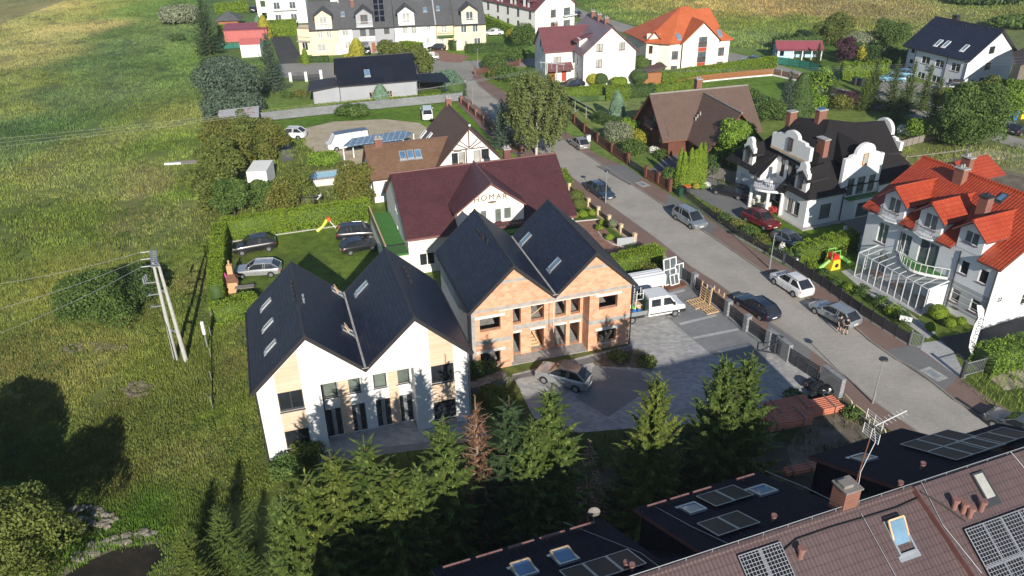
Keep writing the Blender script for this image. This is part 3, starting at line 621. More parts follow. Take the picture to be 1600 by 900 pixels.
def build_ground():
    me = bpy.data.meshes.new('ground'); X = GX.ravel(); Y = GY.ravel()
    me.vertices.add(nx * ny); me.vertices.foreach_set('co', np.stack([X, Y, np.zeros_like(X)], 1).astype(np.float32).ravel())
    I, J = np.meshgrid(np.arange(nx - 1), np.arange(ny - 1)); a = (J * nx + I).ravel(); F = np.stack([a, a + 1, a + nx + 1, a + nx], 1).astype(np.int32)
    me.loops.add(F.size); me.loops.foreach_set('vertex_index', F.ravel()); me.polygons.add(len(F)); me.polygons.foreach_set('loop_start', (np.arange(len(F)) * 4).astype(np.int32))
    me.materials.append(MATS['ground_veg'])
    ca = me.color_attributes.new('veg', 'FLOAT_COLOR', 'POINT'); c4 = np.ones((nx * ny, 4), np.float32); c4[:, :3] = vegcol(X, Y) * np.array([1.2, 1.3, 1.05]); ca.data.foreach_set('color', c4.ravel())
    me.update(calc_edges=True); me.validate()
    o = bpy.data.objects.new('ground', me); COL.objects.link(o); o['kind'] = 'structure'
build_ground()
def meadow(name, label, polys, holes, xr, yr, n, hh, ww, seed, per=3, bent=.35):
    rng = np.random.default_rng(seed); X = rng.uniform(*xr, n); Y = rng.uniform(*yr, n); px, py = proj(X, Y, np.zeros(n))
    ok = np.zeros(n, bool)
    for p in polys: ok |= inpoly(px, py, p)
    for p in holes: ok &= ~inpoly(px, py, p)
    ok &= fbm(X, Y, 2.2, 77) > .36
    X, Y = X[ok], Y[ok]; n = len(X); hn = fbm(X, Y, 4, 50)
    X = np.repeat(X, per) + rng.normal(0, .16, n * per); Y = np.repeat(Y, per) + rng.normal(0, .16, n * per); hn = np.repeat(hn, per); N = n * per
    col = vegcol(X, Y) * np.array([1.36, 1.5, 1.16]); H = hh * (.45 + 1.1 * hn) * rng.uniform(.5, 1.3, N); a = rng.uniform(0, 6.283, N); lean = rng.uniform(0, bent, N) * H; la = rng.normal(.6, .9, N)
    P0 = np.stack([X, Y, np.zeros(N)], 1); W = np.stack([np.cos(a), np.sin(a), np.zeros(N)], 1) * (ww * rng.uniform(.6, 1.4, (N, 1))); T = np.stack([np.cos(la) * lean, np.sin(la) * lean, H], 1)
    V = np.stack([P0 - W, P0 + W, P0 + T + W * .35, P0 + T - W * .35], 1)
    o = quads(name, V, 'blades', color=col); tag(o, label, 'grass', kind='stuff'); return o
LEFT = [(-80, -30), (320, -30), (318, 20), (310, 90), (322, 190), (350, 215), (335, 345), (325, 500), (345, 512), (394, 505), (398, 590), (422, 722), (500, 706), (500, 740), (420, 760), (380, 960), (-120, 960)]
WATER = [(95, 905), (130, 880), (190, 855), (245, 850), (262, 868), (235, 895), (225, 930), (90, 930)]
RUB1 = [(95, 808), (120, 792), (165, 795), (182, 812), (170, 828), (125, 832)]
NEARB = [(-120, 380), (1000, 380), (1000, 1000), (-120, 1000)]
meadow('meadow_grass', 'tall wild grass and weeds over the meadow at the left', [LEFT], [WATER], (-60, -12), (24, 80), 170000, .23, .024, 5, 4)
meadow('far_meadow_grass', 'paler grass and reeds of the meadow further off at upper left', [LEFT], [], (-130, -20), (80, 250), 190000, .26, .042, 6, 3)
RIGHT = [(905, -30), (880, 0), (985, 38), (1130, 72), (1215, 80), (1245, 68), (1300, 66), (1350, 72), (1440, 78), (1450, 30), (1600, 45), (1680, 90), (1720, -30)]
def weeds(name, label, poly, xr, yr, n, s0, leaf, seed):
    rng = np.random.default_rng(seed); X = rng.uniform(*xr, n); Y = rng.uniform(*yr, n); px, py = proj(X, Y, np.zeros(n)); ok = inpoly(px, py, poly) & ~inpoly(px, py, WATER) & (fbm(X, Y, 6, seed) > .5); X, Y = X[ok], Y[ok]
    k = 26; n = len(X); s = np.repeat(rng.uniform(.35, 1.0, n) * s0, k); d = unit(rng.normal(0, 1, (n * k, 3))); d[:, 2] = np.abs(d[:, 2]); C = np.stack([np.repeat(X, k), np.repeat(Y, k), np.zeros(n * k)], 1) + d * s[:, None] * np.array([.8, .8, 1.0]) * rng.uniform(.4, 1, (n * k, 1))
    tag(quads(name, leaves(rng, C, d, .085, .45, .7), leaf), label, 'weeds', kind='stuff')
weeds('weeds', 'dark leafy weeds scattered in clumps over the near meadow', LEFT, (-60, -12), (26, 95), 5200, .62, 'leaf_green', 5)
weeds('weeds', 'yellow-green flowering weeds scattered over the near meadow', LEFT, (-60, -12), (26, 80), 3600, .5, 'leaf_weed', 15)
meadow('field_grass', 'rough grass and reeds of the field beyond the houses', [RIGHT], [], (0, 230), (150, 330), 130000, .34, .075, 7, 3)
VERGES = [[(926, 555), (985, 545), (1003, 546), (1020, 574), (928, 562)], [(735, 590), (800, 585), (815, 615), (835, 655), (740, 650)], [(960, 385), (1030, 405), (1040, 425), (985, 440)], [(1500, 600), (1545, 575), (1640, 555), (1680, 720), (1560, 655)], [(1400, 235), (1600, 225), (1600, 262), (1470, 262)],
          [(430, 730), (505, 728), (700, 706), (760, 700), (440, 790)], [(1255, 620), (1310, 625), (1420, 700), (1380, 740), (1230, 700)], [(760, 690), (1240, 660), (1250, 700), (760, 760)]]
meadow('verge_grass', 'uneven grass and weeds on the plot edges and banks', VERGES, [], (-20, 90), (36, 115), 60000, .40, .03, 8, 3)
meadow('garden_grass', 'longer grass of the orchard garden behind the hedge', [[(335, 200), (470, 205), (500, 250), (590, 300), (560, 318), (350, 345)], [(330, 100), (420, 100), (400, 190), (330, 190)]], [], (-60, -8), (75, 190), 30000, .35, .05, 9, 2)
# -- roads, paths, yards
sheet('cross_street', [(432, 99), (520, 98), (650, 88), (700, 96), (757, 94), (860, 90), (862, 101), (775, 108), (737, 120), (724, 150), (700, 128), (655, 122), (520, 122), (440, 121)], .004, 'path_grey')
sheet('dark_driveway', [(422, 57), (452, 57), (476, 98), (438, 100)], .008, 'asphalt_dark')
ROADL = [(716, 150), (725, 152), (758, 176), (800, 207), (870, 260), (948, 318), (1026, 374), (1080, 418), (1120, 443), (1200, 503), (1260, 543), (1330, 597), (1366, 629), (1430, 674), (1500, 725)]
ROADR = [(737, 120), (750, 135), (782, 160), (800, 172), (870, 212), (944, 260), (990, 290), (1038, 322), (1130, 382), (1174, 412), (1200, 430), (1337, 513), (1360, 534), (1400, 562), (1429, 576), (1490, 625), (1530, 649), (1562, 680), (1600, 707), (1720, 790)]
sheet('road', ROADL + [(1560, 770), (1640, 830)] + ROADR[::-1], .008, 'road')
def strip(name, a, b, z, mt):
    mb = MB(); A = [G(*p) for p in a]; B = [G(*p) for p in b]
    def resample(P, n):
        d = [0]
        for p, q in zip(P, P[1:]): d.append(d[-1] + (q - p).length)
        out = []
        for k in range(n + 1):
            t = d[-1] * k / n; j = 0
            while j < len(d) - 2 and d[j + 1] < t: j += 1
            out.append(P[j].lerp(P[j + 1], (t - d[j]) / max(1e-6, d[j + 1] - d[j])))
        return out
    A = resample(A, 40); B = resample(B, 40)
    for k in range(40):
        c = [A[k], A[k + 1], B[k + 1], B[k]]; mb.poly([(p.x, p.y, z) for p in c])
        mb.poly([(A[k].x, A[k].y, -.02), (A[k + 1].x, A[k + 1].y, -.02), (A[k + 1].x, A[k + 1].y, z), (A[k].x, A[k].y, z)])
        mb.poly([(B[k].x, B[k].y, -.02), (B[k + 1].x, B[k + 1].y, -.02), (B[k + 1].x, B[k + 1].y, z), (B[k].x, B[k].y, z)])
    o = mb.build(name, mt); o['kind'] = 'structure'; return o
def kerb(name, P, w, z):
    mb = MB(); P = [G(*p) for p in P]
    for a, b in zip(P, P[1:]): mb.bar(V3((a.x, a.y, z / 2 - .02)), V3((b.x, b.y, z / 2 - .02)), w, z + .04)
    o = mb.build(name, 'kerb'); o['kind'] = 'structure'
WALKL = [(706, 150), (716, 163), (760, 209), (800, 238), (860, 286), (892, 303), (937, 340), (990, 379), (1030, 406), (1085, 451), (1118, 479), (1173, 520), (1240, 565), (1313, 621), (1360, 650), (1400, 682), (1470, 732)]
WALKR = [(753, 117), (762, 128), (792, 146), (830, 172), (880, 203), (932, 243), (981, 262), (1006, 280), (1045, 303), (1100, 337), (1147, 371), (1202, 404), (1263, 437), (1343, 493), (1400, 530), (1438, 547), (1496, 590), (1562, 636), (1600, 657), (1700, 725)]
strip('sidewalk', ROADL, WALKL, .10, 'sidewalk'); strip('sidewalk_across', ROADR, WALKR, .10, 'sidewalk')
kerb('kerb', ROADR, .16, .12); kerb('kerb_near', ROADL, .14, .11)
for k, q in enumerate([[(932, 260), (985, 290), (1004, 279), (975, 258)], [(1038, 321), (1110, 368), (1120, 355), (1046, 304)], [(1381, 549), (1476, 612), (1497, 590), (1424, 540)], [(1198, 502), (1262, 543), (1276, 592), (1205, 540)]]):
    mb = MB(); mb.poly([V3((*G(*p).xy, .104)) for p in q]); o = mb.build('drive_crossing', 'drive_grey'); o['kind'] = 'structure'
sheet('yard_paving', [(982, 540), (976, 500), (985, 440), (1010, 405), (1042, 420), (1087, 454), (1147, 504), (1200, 542), (1282, 599), (1262, 618), (1225, 634), (1170, 655), (1000, 668), (905, 676), (835, 655), (800, 585), (930, 552)], .004, 'paver_light')
sheet('parking_bays', [(1006, 434), (1042, 420), (1087, 454), (1147, 504), (1200, 542), (1195, 575), (1166, 566), (1110, 553), (1040, 494)], .008, 'paver_grey')
sheet('side_parking', [(928, 572), (1000, 582), (1022, 606), (1000, 618), (950, 652), (900, 622)], .008, 'paver_grey')
for q in [[(1060, 505), (1118, 491), (1121, 494), (1064, 508)], [(1081, 527), (1152, 513), (1155, 516), (1085, 530)], [(1043, 458), (1068, 452), (1071, 455), (1045, 461)], [(1042, 494), (1062, 489), (1064, 492), (1044, 497)], [(1120, 549), (1170, 538), (1173, 541), (1124, 552)]]:
    sheet('bay_marking', q, .012, 'paver_strip')
sheet('dirt_island', [(926, 565), (988, 546), (1005, 547), (1024, 576), (930, 572)], .012, 'dirt')
sheet('house_terrace', [(505, 708), (500, 672), (560, 655), (735, 640), (745, 668), (700, 690), (560, 705)], .006, 'paver_light')
sheet('terrace_path', [(495, 712), (700, 686), (760, 672), (762, 682), (700, 697), (497, 724)], .010, 'paver_grey')
sheet('front_step', [(742, 600), (800, 588), (930, 556), (985, 540), (990, 548), (930, 566), (810, 592), (745, 612)], .009, 'drive_grey')
sheet('red_courtyard', [(893, 346), (935, 341), (948, 360), (985, 392), (950, 405), (905, 372)], .006, 'driveway_red')
sheet('gravel_yard', [(470, 202), (520, 190), (600, 186), (655, 192), (690, 215), (660, 245), (560, 262), (505, 248), (475, 225)], .004, 'sand')
sheet('drive_track', [(438, 220), (455, 222), (458, 250), (440, 252)], .004, 'drive_grey')
sheet('patio', [(475, 320), (525, 285), (560, 282), (585, 262), (560, 258), (500, 300), (470, 300)], .006, 'drive_grey')
sheet('field_path', [(870, 0), (930, 24), (1010, 47), (1110, 76), (1180, 90), (1250, 112), (1300, 135), (1370, 152), (1440, 172), (1600, 218), (1640, 228), (1640, 243), (1600, 234), (1430, 184), (1360, 168), (1290, 148), (1240, 123), (1165, 101), (1100, 87), (1000, 59), (920, 34), (860, 10)], .005, 'path_grey')
sheet('parking_court', [(1380, 125), (1500, 135), (1490, 175), (1360, 160)], .009, 'path_grey')
sheet('garage_drive', [(1040, 245), (1070, 240), (1105, 275), (1160, 300), (1200, 330), (1155, 345), (1085, 305), (1010, 270)], .006, 'drive_grey')
sheet('brick_drive', [(700, 82), (735, 88), (720, 98), (690, 96), (668, 82), (690, 76)], .010, 'driveway_red')
sheet('entrance_path', [(1314, 424), (1328, 420), (1394, 468), (1462, 520), (1450, 530), (1375, 475)], .008, 'paver_strip')
sheet('gate_drive', [(1428, 545), (1445, 535), (1480, 530), (1510, 590), (1497, 594)], .008, 'paver_strip')
sheet('dark_court', [(1465, 528), (1530, 516), (1640, 480), (1640, 530), (1560, 556), (1516, 572)], .010, 'asphalt_dark')
sheet('dug_plot', [(1435, 262), (1490, 245), (1640, 285), (1640, 330), (1560, 310)], .006, 'dirt')
sheet('pale_sand', [(1510, 240), (1545, 232), (1600, 243), (1560, 250), (1530, 252)], .010, 'sand')
sheet('bare_bank', [(1545, 590), (1600, 565), (1640, 570), (1640, 600), (1570, 610)], .006, 'sand')
sheet('bare_plot', [(1230, 700), (1262, 640), (1300, 640), (1370, 680), (1330, 735), (1240, 745)], .006, 'dirt')
sheet('stream_bank', [(85, 900), (125, 868), (190, 842), (250, 834), (272, 850), (285, 905), (240, 940), (80, 940)], .006, 'dirt')
sheet('stream', WATER, .012, 'muddy_water')
sheet('painted_shade_ground', [(760, 760), (1230, 690), (1300, 760), (1000, 900), (700, 940), (600, 900)], .004, 'dirt_shaded')  # dark sheet painting the shade behind the foreground building onto the ground
sheet('wild_path', [(460, 112), (520, 118), (520, 124), (470, 126)], .010, 'kerb')
# -- building parts
def window(root, p0, p1, h, frame='frame_white', pane='glass_dark', depth=.12, mull=1, bar=0, sill=True, fw=.07, name='window', off=0.0, sillmat=None, label=None):
    p0 = V3((*p0[:2], 0)); p1 = V3((*p1[:2], 0)); d = (p1 - p0).normalized(); n = V3((d.y, -d.x, 0)); mb = MB()
    def B(s0, s1, z0, z1, o0, o1, m=mb, mi=0):
        c = p0 + d * (s0 + s1) / 2 + V3((0, 0, (z0 + z1) / 2)) + n * (off - (o0 + o1) / 2); m.obox(c, d * (s1 - s0) / 2, n * (o1 - o0) / 2, V3((0, 0, (z1 - z0) / 2)), mi)
    s0, z0, s1, z1 = h; a, b = depth - .05, depth + .03
    B(s0, s0 + fw, z0, z1, a, b); B(s1 - fw, s1, z0, z1, a, b); B(s0 + fw, s1 - fw, z0, z0 + fw, a, b); B(s0 + fw, s1 - fw, z1 - fw, z1, a, b)
    for k in range(mull): s = s0 + (s1 - s0) * (k + 1) / (mull + 1); B(s - fw * .6, s + fw * .6, z0 + fw, z1 - fw, a + .004, b - .004)
    for k in range(bar): z = z0 + (z1 - z0) * (k + 1) / (bar + 1); B(s0 + fw, s1 - fw, z - .02, z + .02, a + .012, b - .012)
    mats = [frame, sillmat or frame]
    if sill: B(s0 - .05, s1 + .05, z0 - .06, z0 - .003, -.07, depth - .01, mi=1)
    f = mb.build(name, mats, root); g = MB(); B(s0 + fw * .8, s1 - fw * .8, z0 + fw * .8, z1 - fw * .8, depth - .01, depth + .01, g)
    g.build('pane', pane, f)
    if label: f['label'] = label
    return f
def skylight(root, tri, px=None, py=None, c=None, w=.78, l=1.2, frame='galv', pane='glass_blue', open_=0, name='skylight', label=None):
    """roof window lying on the roof plane tri (local)"""
    a, b, e = map(Vector, tri); n = (b - a).cross(e - a).normalized()
    if n.z < 0: n = -n
    hd = V3((0, 0, 1)).cross(n).normalized(); sl = n.cross(hd); p = V3(c) if c is not None else hit(root, tri, px, py)
    mb = MB(); fr = .09
    for s in (-1, 1):
        mb.obox(p + hd * s * (w / 2 - fr / 2) + n * .05, hd * fr / 2, sl * l / 2, n * .06); mb.obox(p + sl * s * (l / 2 - fr / 2) + n * .052, hd * (w / 2 - fr), sl * fr / 2, n * .06)
    mb.obox(p - sl * (l / 2 + .12) + n * .01, hd * (w / 2 + .08), sl * .12, n * .02)
    g = MB()
    if open_:
        ang = open_; s2 = (sl * math.cos(ang) + n * math.sin(ang)).normalized(); n2 = s2.cross(-hd).normalized()
        if n2.z < 0: n2 = -n2
        g.obox(p + n * .1, hd * (w / 2 - .05), s2 * (l / 2 - .06), n2 * .015)
        for s in (-1, 1): mb.obox(p + hd * s * (w / 2 - .06) + n * .1, hd * .04, s2 * l / 2, n2 * .035, 1)
        for s in (-1, 1): mb.obox(p + s2 * s * l / 2 + n * .1, hd * (w / 2 - .06), s2 * .04, n2 * .034, 1)
    else: g.obox(p + n * .06, hd * (w / 2 - fr), sl * (l / 2 - fr), n * .02)
    f = mb.build(name, [frame, 'timber' if open_ else frame], root); g.build('pane', pane, f)
    if label: f['label'] = label
    return f
def solar_panel(root, tri, c, w, l, mat='solar_cells', name='solar_panel', lift=.12, rot=0.0):
    a, b, e = map(Vector, tri); n = (b - a).cross(e - a).normalized()
    if n.z < 0: n = -n
    hd = V3((0, 0, 1)).cross(n).normalized(); sl = n.cross(hd); p = V3(c) + n * lift
    h2 = hd * math.cos(rot) + sl * math.sin(rot); s2 = sl * math.cos(rot) - hd * math.sin(rot)
    mb = MB(); mb.obox(p, h2 * w / 2, s2 * l / 2, n * .018, 0); fr = .018
    for s in (-1, 1):
        mb.obox(p + h2 * s * (w / 2 - fr) + n * .01, h2 * fr, s2 * l / 2, n * .024, 1); mb.obox(p + s2 * s * (l / 2 - fr) + n * .01, h2 * (w / 2 - 2 * fr), s2 * fr, n * .024, 1)
    return mb.build(name, [mat, 'steel'], root)
def gable_roof(mb, x0, x1, y0, y1, ze, zr, axis='y', ov=.35, gov=.3, t=.2, mi=0, ms=1, mid=None):
    """two slabs; x0..x1,y0..y1 is the wall outline; axis = ridge direction; returns the two slope triangles"""
    if axis == 'y':
        xm = (x0 + x1) / 2 if mid is None else mid; kl = (zr - ze) / (xm - x0); kr = (zr - ze) / (x1 - xm); a, b = y0 - gov, y1 + gov
        L = [(x0 - ov, a, ze - ov * kl + t), (xm, a, zr + t), (xm, b, zr + t), (x0 - ov, b, ze - ov * kl + t)]
        Rr = [(x1 + ov, a, ze - ov * kr + t), (xm, a, zr + t), (xm, b, zr + t), (x1 + ov, b, ze - ov * kr + t)]
    else:
        ym = (y0 + y1) / 2 if mid is None else mid; kl = (zr - ze) / (ym - y0); kr = (zr - ze) / (y1 - ym); a, b = x0 - gov, x1 + gov
        L = [(a, y0 - ov, ze - ov * kl + t), (b, y0 - ov, ze - ov * kl + t), (b, ym, zr + t), (a, ym, zr + t)]
        Rr = [(a, y1 + ov, ze - ov * kr + t), (b, y1 + ov, ze - ov * kr + t), (b, ym, zr + t), (a, ym, zr + t)]
    mb.slab(L, t, mi, ms); mb.slab(Rr, t, mi, ms)
    if axis == 'y': mb.tube([(xm, a + .01, zr + t), (xm, b - .01, zr + t)], .09, 6, ms)
    else: mb.tube([(a + .01, ym, zr + t), (b - .01, ym, zr + t)], .09, 6, ms)
    return L[:3], Rr[:3]
def chimney(root, x, y, z0, z1, w, d, mat='brick_red', cap='concrete', name='chimney', pots=2):
    mb = MB(); mb.box(x - w / 2, x + w / 2, y - d / 2, y + d / 2, z0, z1, 0); c = mb.build(name, mat, root)
    k = MB(); k.box(x - w / 2 - .08, x + w / 2 + .08, y - d / 2 - .08, y + d / 2 + .08, z1 + .002, z1 + .12)
    for i in range(pots): k.tube([(x + (i - (pots - 1) / 2) * w / max(1, pots), y, z1 + .12), (x + (i - (pots - 1) / 2) * w / max(1, pots), y, z1 + .4)], .09, 8)
    k.build('cap', cap, c); return c
def text(root, s, x, z, y, size, mat, name='lettering', arc=0.0, face=None, ext=.02, spacing=1.0, rz=0.0):
    """letters standing on a wall, facing local -y (or rotated rz)"""
    cu = bpy.data.curves.new(name, 'FONT'); cu.body = s; cu.size = size; cu.extrude = ext; cu.align_x = 'CENTER'; cu.align_y = 'CENTER'; cu.space_character = spacing
    tmp = bpy.data.objects.new('tmp', cu); COL.objects.link(tmp)
    dg = bpy.context.evaluated_depsgraph_get(); me = bpy.data.meshes.new_from_object(tmp.evaluated_get(dg)); bpy.data.objects.remove(tmp)
    me.materials.clear(); me.materials.append(MATS[mat])
    o = bpy.data.objects.new(name, me); COL.objects.link(o); o.parent = root; o.location = (x, y, z); o.rotation_euler = (math.pi / 2, 0, rz)
    if arc:
        for v in me.vertices: v.co.y -= arc * v.co.x ** 2
    return o
def railing(root, pts, h=.95, mat='steel', name='railing', n=None, step=.14, z=0):
    mb = MB()
    for a, b in zip(pts, pts[1:]):
        a, b = V3(a), V3(b); L = (b - a).length; k = max(1, int(L / step)); up = V3((0, 0, h))
        mb.bar(a + up, b + up, .05); mb.bar(a + up * .1, b + up * .1, .03)
        for i in range(k + 1): p = a.lerp(b, i / k); mb.bar(p + up * .1, p + up, .02)
    return mb.build(name, mat, root)
def pipe(root, x, y, z0, z1, mat='dark_trim', name='downpipe', r=.055):
    mb = MB(); mb.tube([(x, y, z0), (x, y, z1)], r, 7); return mb.build(name, mat, root)
def house(name, label, x, y, ang, group=None, cat='house'):
    return thing(name, label, cat, x, y, R(ang), group)
# == white twin-gabled house in front
A = house('twin_gabled_house', 'finished white twin-gabled house with dark roof and pale wood panels, nearest on the left', -17.348, 44.266, 17.4)
W, D, ZE, ZP, XV = 14.7, 10.8, 6.35, 9.8, 7.35
mb = MB(); XL, XR = 4.2, 10.75
wl = [(1.3, .75, 2.95, 2.3), (1.3, 3.98, 2.95, 5.6)]; wr = [(11.98, .6, 13.65, 2.25), (11.98, 3.9, 13.65, 5.45)]
mb.wall((0, 0), (W, 0), [(0, 0), (XL, 0), (XL, 5.65), (XR, 5.65), (XR, 0), (W, 0), (W, ZE), (11.03, ZP), (XV, ZE + .05), (3.68, ZP), (0, ZE)], wl + wr, .2)
up = [(.12, 3.55, 1.15, 5.4), (1.85, 3.55, 2.8, 5.4), (3.75, 3.55, 4.7, 5.4), (5.4, 3.55, 6.4, 5.4)]; dn = [(.12, .06, 1.2, 2.5), (1.85, .06, 2.95, 2.5), (3.75, .06, 4.8, 2.5), (5.4, .06, 6.45, 2.5)]
mb.wall((XL, 1.3), (XR, 1.3), [(0, 0), (XR - XL, 0), (XR - XL, 5.65), (0, 5.65)], up + dn, .15)
mb.wall((XL, 0), (XL, 1.3), [(0, 0), (1.3, 0), (1.3, 5.65), (0, 5.65)]); mb.wall((XR, 1.3), (XR, 0), [(0, 0), (1.3, 0), (1.3, 5.65), (0, 5.65)])
mb.poly([(XL, 0, 5.65), (XR, 0, 5.65), (XR, 1.3, 5.65), (XL, 1.3, 5.65)])
mb.wall((W, 0), (W, D), [(0, 0), (D, 0), (D, ZE), (0, ZE)], [(2, 1, 3.2, 2.2), (6, 4, 7.2, 5.3)], .15); mb.wall((0, D), (0, 0), [(0, 0), (D, 0), (D, ZE), (0, ZE)])
mb.wall((W, D), (0, D), [(0, 0), (W, 0), (W, ZE), (W - 3.68, ZP), (W - XV, ZE), (W - 11.03, ZP), (0, ZE)])
mb.build('wall', 'white', A)
for h in wl + wr: window(A, (0, 0), (W, 0), h, 'frame_dark', 'glass_dark', .14, 1, off=.035)
for h in up: window(A, (XL, 1.3), (XR, 1.3), h, 'frame_dark', 'glass_green', .1, 0, fw=.09)
for h in dn:
    f = window(A, (XL, 1.3), (XR, 1.3), h, 'frame_dark', 'glass_dark', .1, 0, sill=False, fw=.12, name='door'); mb = MB(); c = XL + (h[0] + h[2]) / 2; mb.box(c - .14, c + .14, 1.3 + .03, 1.3 + .06, .1, 2.45); mb.build('door_panel', 'galv', f)
mb = MB()
mb.wall((0, 0), (W, 0), [(1.28, .05), (2.97, .05), (2.97, 7.1 + 1.6), (1.28, 7.1)], wl, .03, off=.03)
mb.wall((0, 0), (W, 0), [(11.96, .05), (13.67, .05), (13.67, 7.1), (11.96, 8.65)], wr, .03, off=.03)
for x in (5.45, 9.0): mb.box(x, x + .62 + .1, 1.26, 1.297, .02, 5.64)
mb.split('wood_cladding', 'wood_clad', A)
def twin_roof(H, W, D, XV, ze, zp, x1, x2, fo=.42, t=.22, mat='roof_slate'):
    mb = MB(); k = (zp - ze) / x1; kw = (zp - ze) / (XV - x1); a, b = -fo, D + .15
    def S(xa, za, xb, zb): mb.slab([(xa, a, za + t), (xb, a, zb + t), (xb, b, zb + t), (xa, b, za + t)], t, 0, 1); return [(xa, a, za + t), (xb, a, zb + t), (xb, b, zb + t)]
    r = [S(-.28, ze - .28 * k, x1, zp), S(XV, ze + .04, x1, zp), S(XV, ze + .04, x2, zp), S(W + .28, ze - .28 * k, x2, zp)]
    for x in (x1, x2): mb.tube([(x, a, zp + t), (x, b, zp + t)], .09, 7, 1)
    for xa, za, xb, zb in ((-.3, ze - .28 * k, x1, zp), (XV, ze + .04, x1, zp), (XV, ze + .04, x2, zp), (W + .3, ze - .28 * k, x2, zp)):
        for yy in (a - .03, b + .03): mb.extr([(xa, yy - .025, za + t + .03), (xb, yy - .025, zb + t + .03), (xb, yy - .025, zb - .12), (xa, yy - .025, za - .12)], (0, .05, 0), 1)
    mb.build('roof', [mat, 'dark_trim'], H)
    g = MB(); g.box(XV - .24, XV + .24, a - .08, b, ze + .27, ze + .33); g.build('valley_gutter', 'concrete', H)
    g = MB(); g.tube([(-.36, a, ze - .28 * k + .1), (-.36, b, ze - .28 * k + .1)], .075, 6); g.tube([(W + .36, a, ze - .28 * k + .1), (W + .36, b, ze - .28 * k + .1)], .075, 6); g.split('gutter', 'dark_trim', H)
    return r
def roof_vents(H, tri, pix, mat='dark_trim', up=.3, r=.07):
    for q in pix:
        p = hit(H, tri, *q); mb = MB(); mb.tube([p - V3((0, 0, .1)), p + V3((0, 0, up))], r, 8); mb.tube([p + V3((0, 0, up)), p + V3((0, 0, up + .08))], r * 1.5, 8); mb.build('roof_vent', mat, H)
rA = twin_roof(A, W, D, XV, ZE, ZP, 3.68, 11.03)
for q in ((417, 475), (420, 507), (424, 541)): skylight(A, rA[0], *q, w=.5, l=1.05, frame='band_grey', pane='glass_green')
for q in ((526, 456), (543, 517)): skylight(A, rA[1], *q, w=.7, l=1.0, frame='galv', pane='glass_sky', open_=.45, label='roof window standing open on its timber frame')
skylight(A, rA[2], 566, 450, w=.62, l=1.3, pane='glass_sky')
roof_vents(A, rA[0], [(456, 444), (457, 451), (458, 458), (459, 463), (460, 471)]); roof_vents(A, rA[1], [(474, 467), (475, 473)], 'galv'); roof_vents(A, rA[3], [(632, 422), (635, 428), (638, 434), (642, 443)])
pipe(A, -.08, -.08, 0, 6.1); pipe(A, XL + .06, 1.2, 0, 5.6); pipe(A, W + .08, -.06, 0, 6.1, 'galv')
# == unfinished brick twin-gabled house
B = house('unfinished_brick_house', 'unfinished twin-gabled house of bare orange blocks with open window holes and dark roof', -3.28, 54.79, 17.2)
W, D, ZE, ZP, XV, X1, X2 = 13.9, 11.0, 6.1, 9.4, 6.95, 3.48, 10.43
mb = MB(); XL, XR = 3.3, 10.15
wl = [(.65, .45, 2.35, 1.75), (.68, 3.8, 2.42, 5.0)]; wr = [(10.98, .6, 12.7, 1.85), (11.0, 3.95, 12.68, 5.15)]
mb.wall((0, 0), (W, 0), [(0, 0), (XL, 0), (XL, 5.45), (XR, 5.45), (XR, 0), (W, 0), (W, ZE), (X2, ZP), (XV, ZE + .05), (X1, ZP), (0, ZE)], wl + wr, .4, inner=True)
up = [(.35, 3.1, 1.3, 5.2), (2.2, 3.1, 3.35, 5.2), (4.35, 3.1, 5.3, 5.2), (5.75, 3.1, 6.6, 5.2)]; dn = [(.35, .06, 1.25, 2.25), (2.2, .06, 3.35, 2.25), (4.35, .06, 5.35, 2.25), (5.7, .06, 6.6, 2.25)]
mb.wall((XL, 1.4), (XR, 1.4), [(0, 0), (XR - XL, 0), (XR - XL, 5.45), (0, 5.45)], up + dn, .4, inner=True)
mb.wall((XL, 0), (XL, 1.4), [(0, 0), (1.4, 0), (1.4, 5.45), (0, 5.45)]); mb.wall((XR, 1.4), (XR, 0), [(0, 0), (1.4, 0), (1.4, 5.45), (0, 5.45)])
mb.poly([(XL, 0, 5.45), (XR, 0, 5.45), (XR, 1.4, 5.45), (XL, 1.4, 5.45)])
mb.wall((W, 0), (W, D), [(0, 0), (D, 0), (D, ZE), (0, ZE)], [(6, .9, 7.4, 2.1)], .3, inner=True)
mb.wall((W, D), (0, D), [(0, 0), (W, 0), (W, ZE), (W - X1, ZP), (W - XV, ZE), (W - X2, ZP), (0, ZE)], [(1.5, 1, 3.5, 2.4), (1.5, 3.8, 3.5, 5.1), (9.5, 1, 11.5, 2.4), (9.5, 3.8, 11.5, 5.1)], .3, inner=True)
for x in (XV, 3.5, 10.3): mb.box(x - .12, x + .12, 1.9 if x == XV else .5, 6.5, .01, 5.9)
mb.box(.5, W - .5, 6.5, 6.7, .01, 5.9)
mb.build('wall', 'block_orange', B)
g = MB(); g.wall((0, D), (0, 0), [(0, 0), (D, 0), (D, ZE), (0, ZE)], (), .2, 0, inner=True); g.build('side_wall', 'plaster_grey', B)
g = MB()
g.box(0.3, W - .3, 1.7, D - .35, 2.66, 2.9); g.box(.42, XL - .02, .42, 1.7, 2.66, 2.9); g.box(XR + .02, W - .32, .42, 1.7, 2.66, 2.9)
g.box(0, W, -.012, 0.001, 5.62, 5.88); g.box(0, XL, -.012, .001, 2.62, 3.0); g.box(XR, W, -.012, .001, 2.62, 3.0); g.box(XL, XR, 1.385, 1.4, 2.55, 2.98); g.box(XL + .001, XL + .012, 0, 1.4, 2.62, 3.0); g.box(XR - .012, XR - .001, 0, 1.4, 2.62, 3.0)
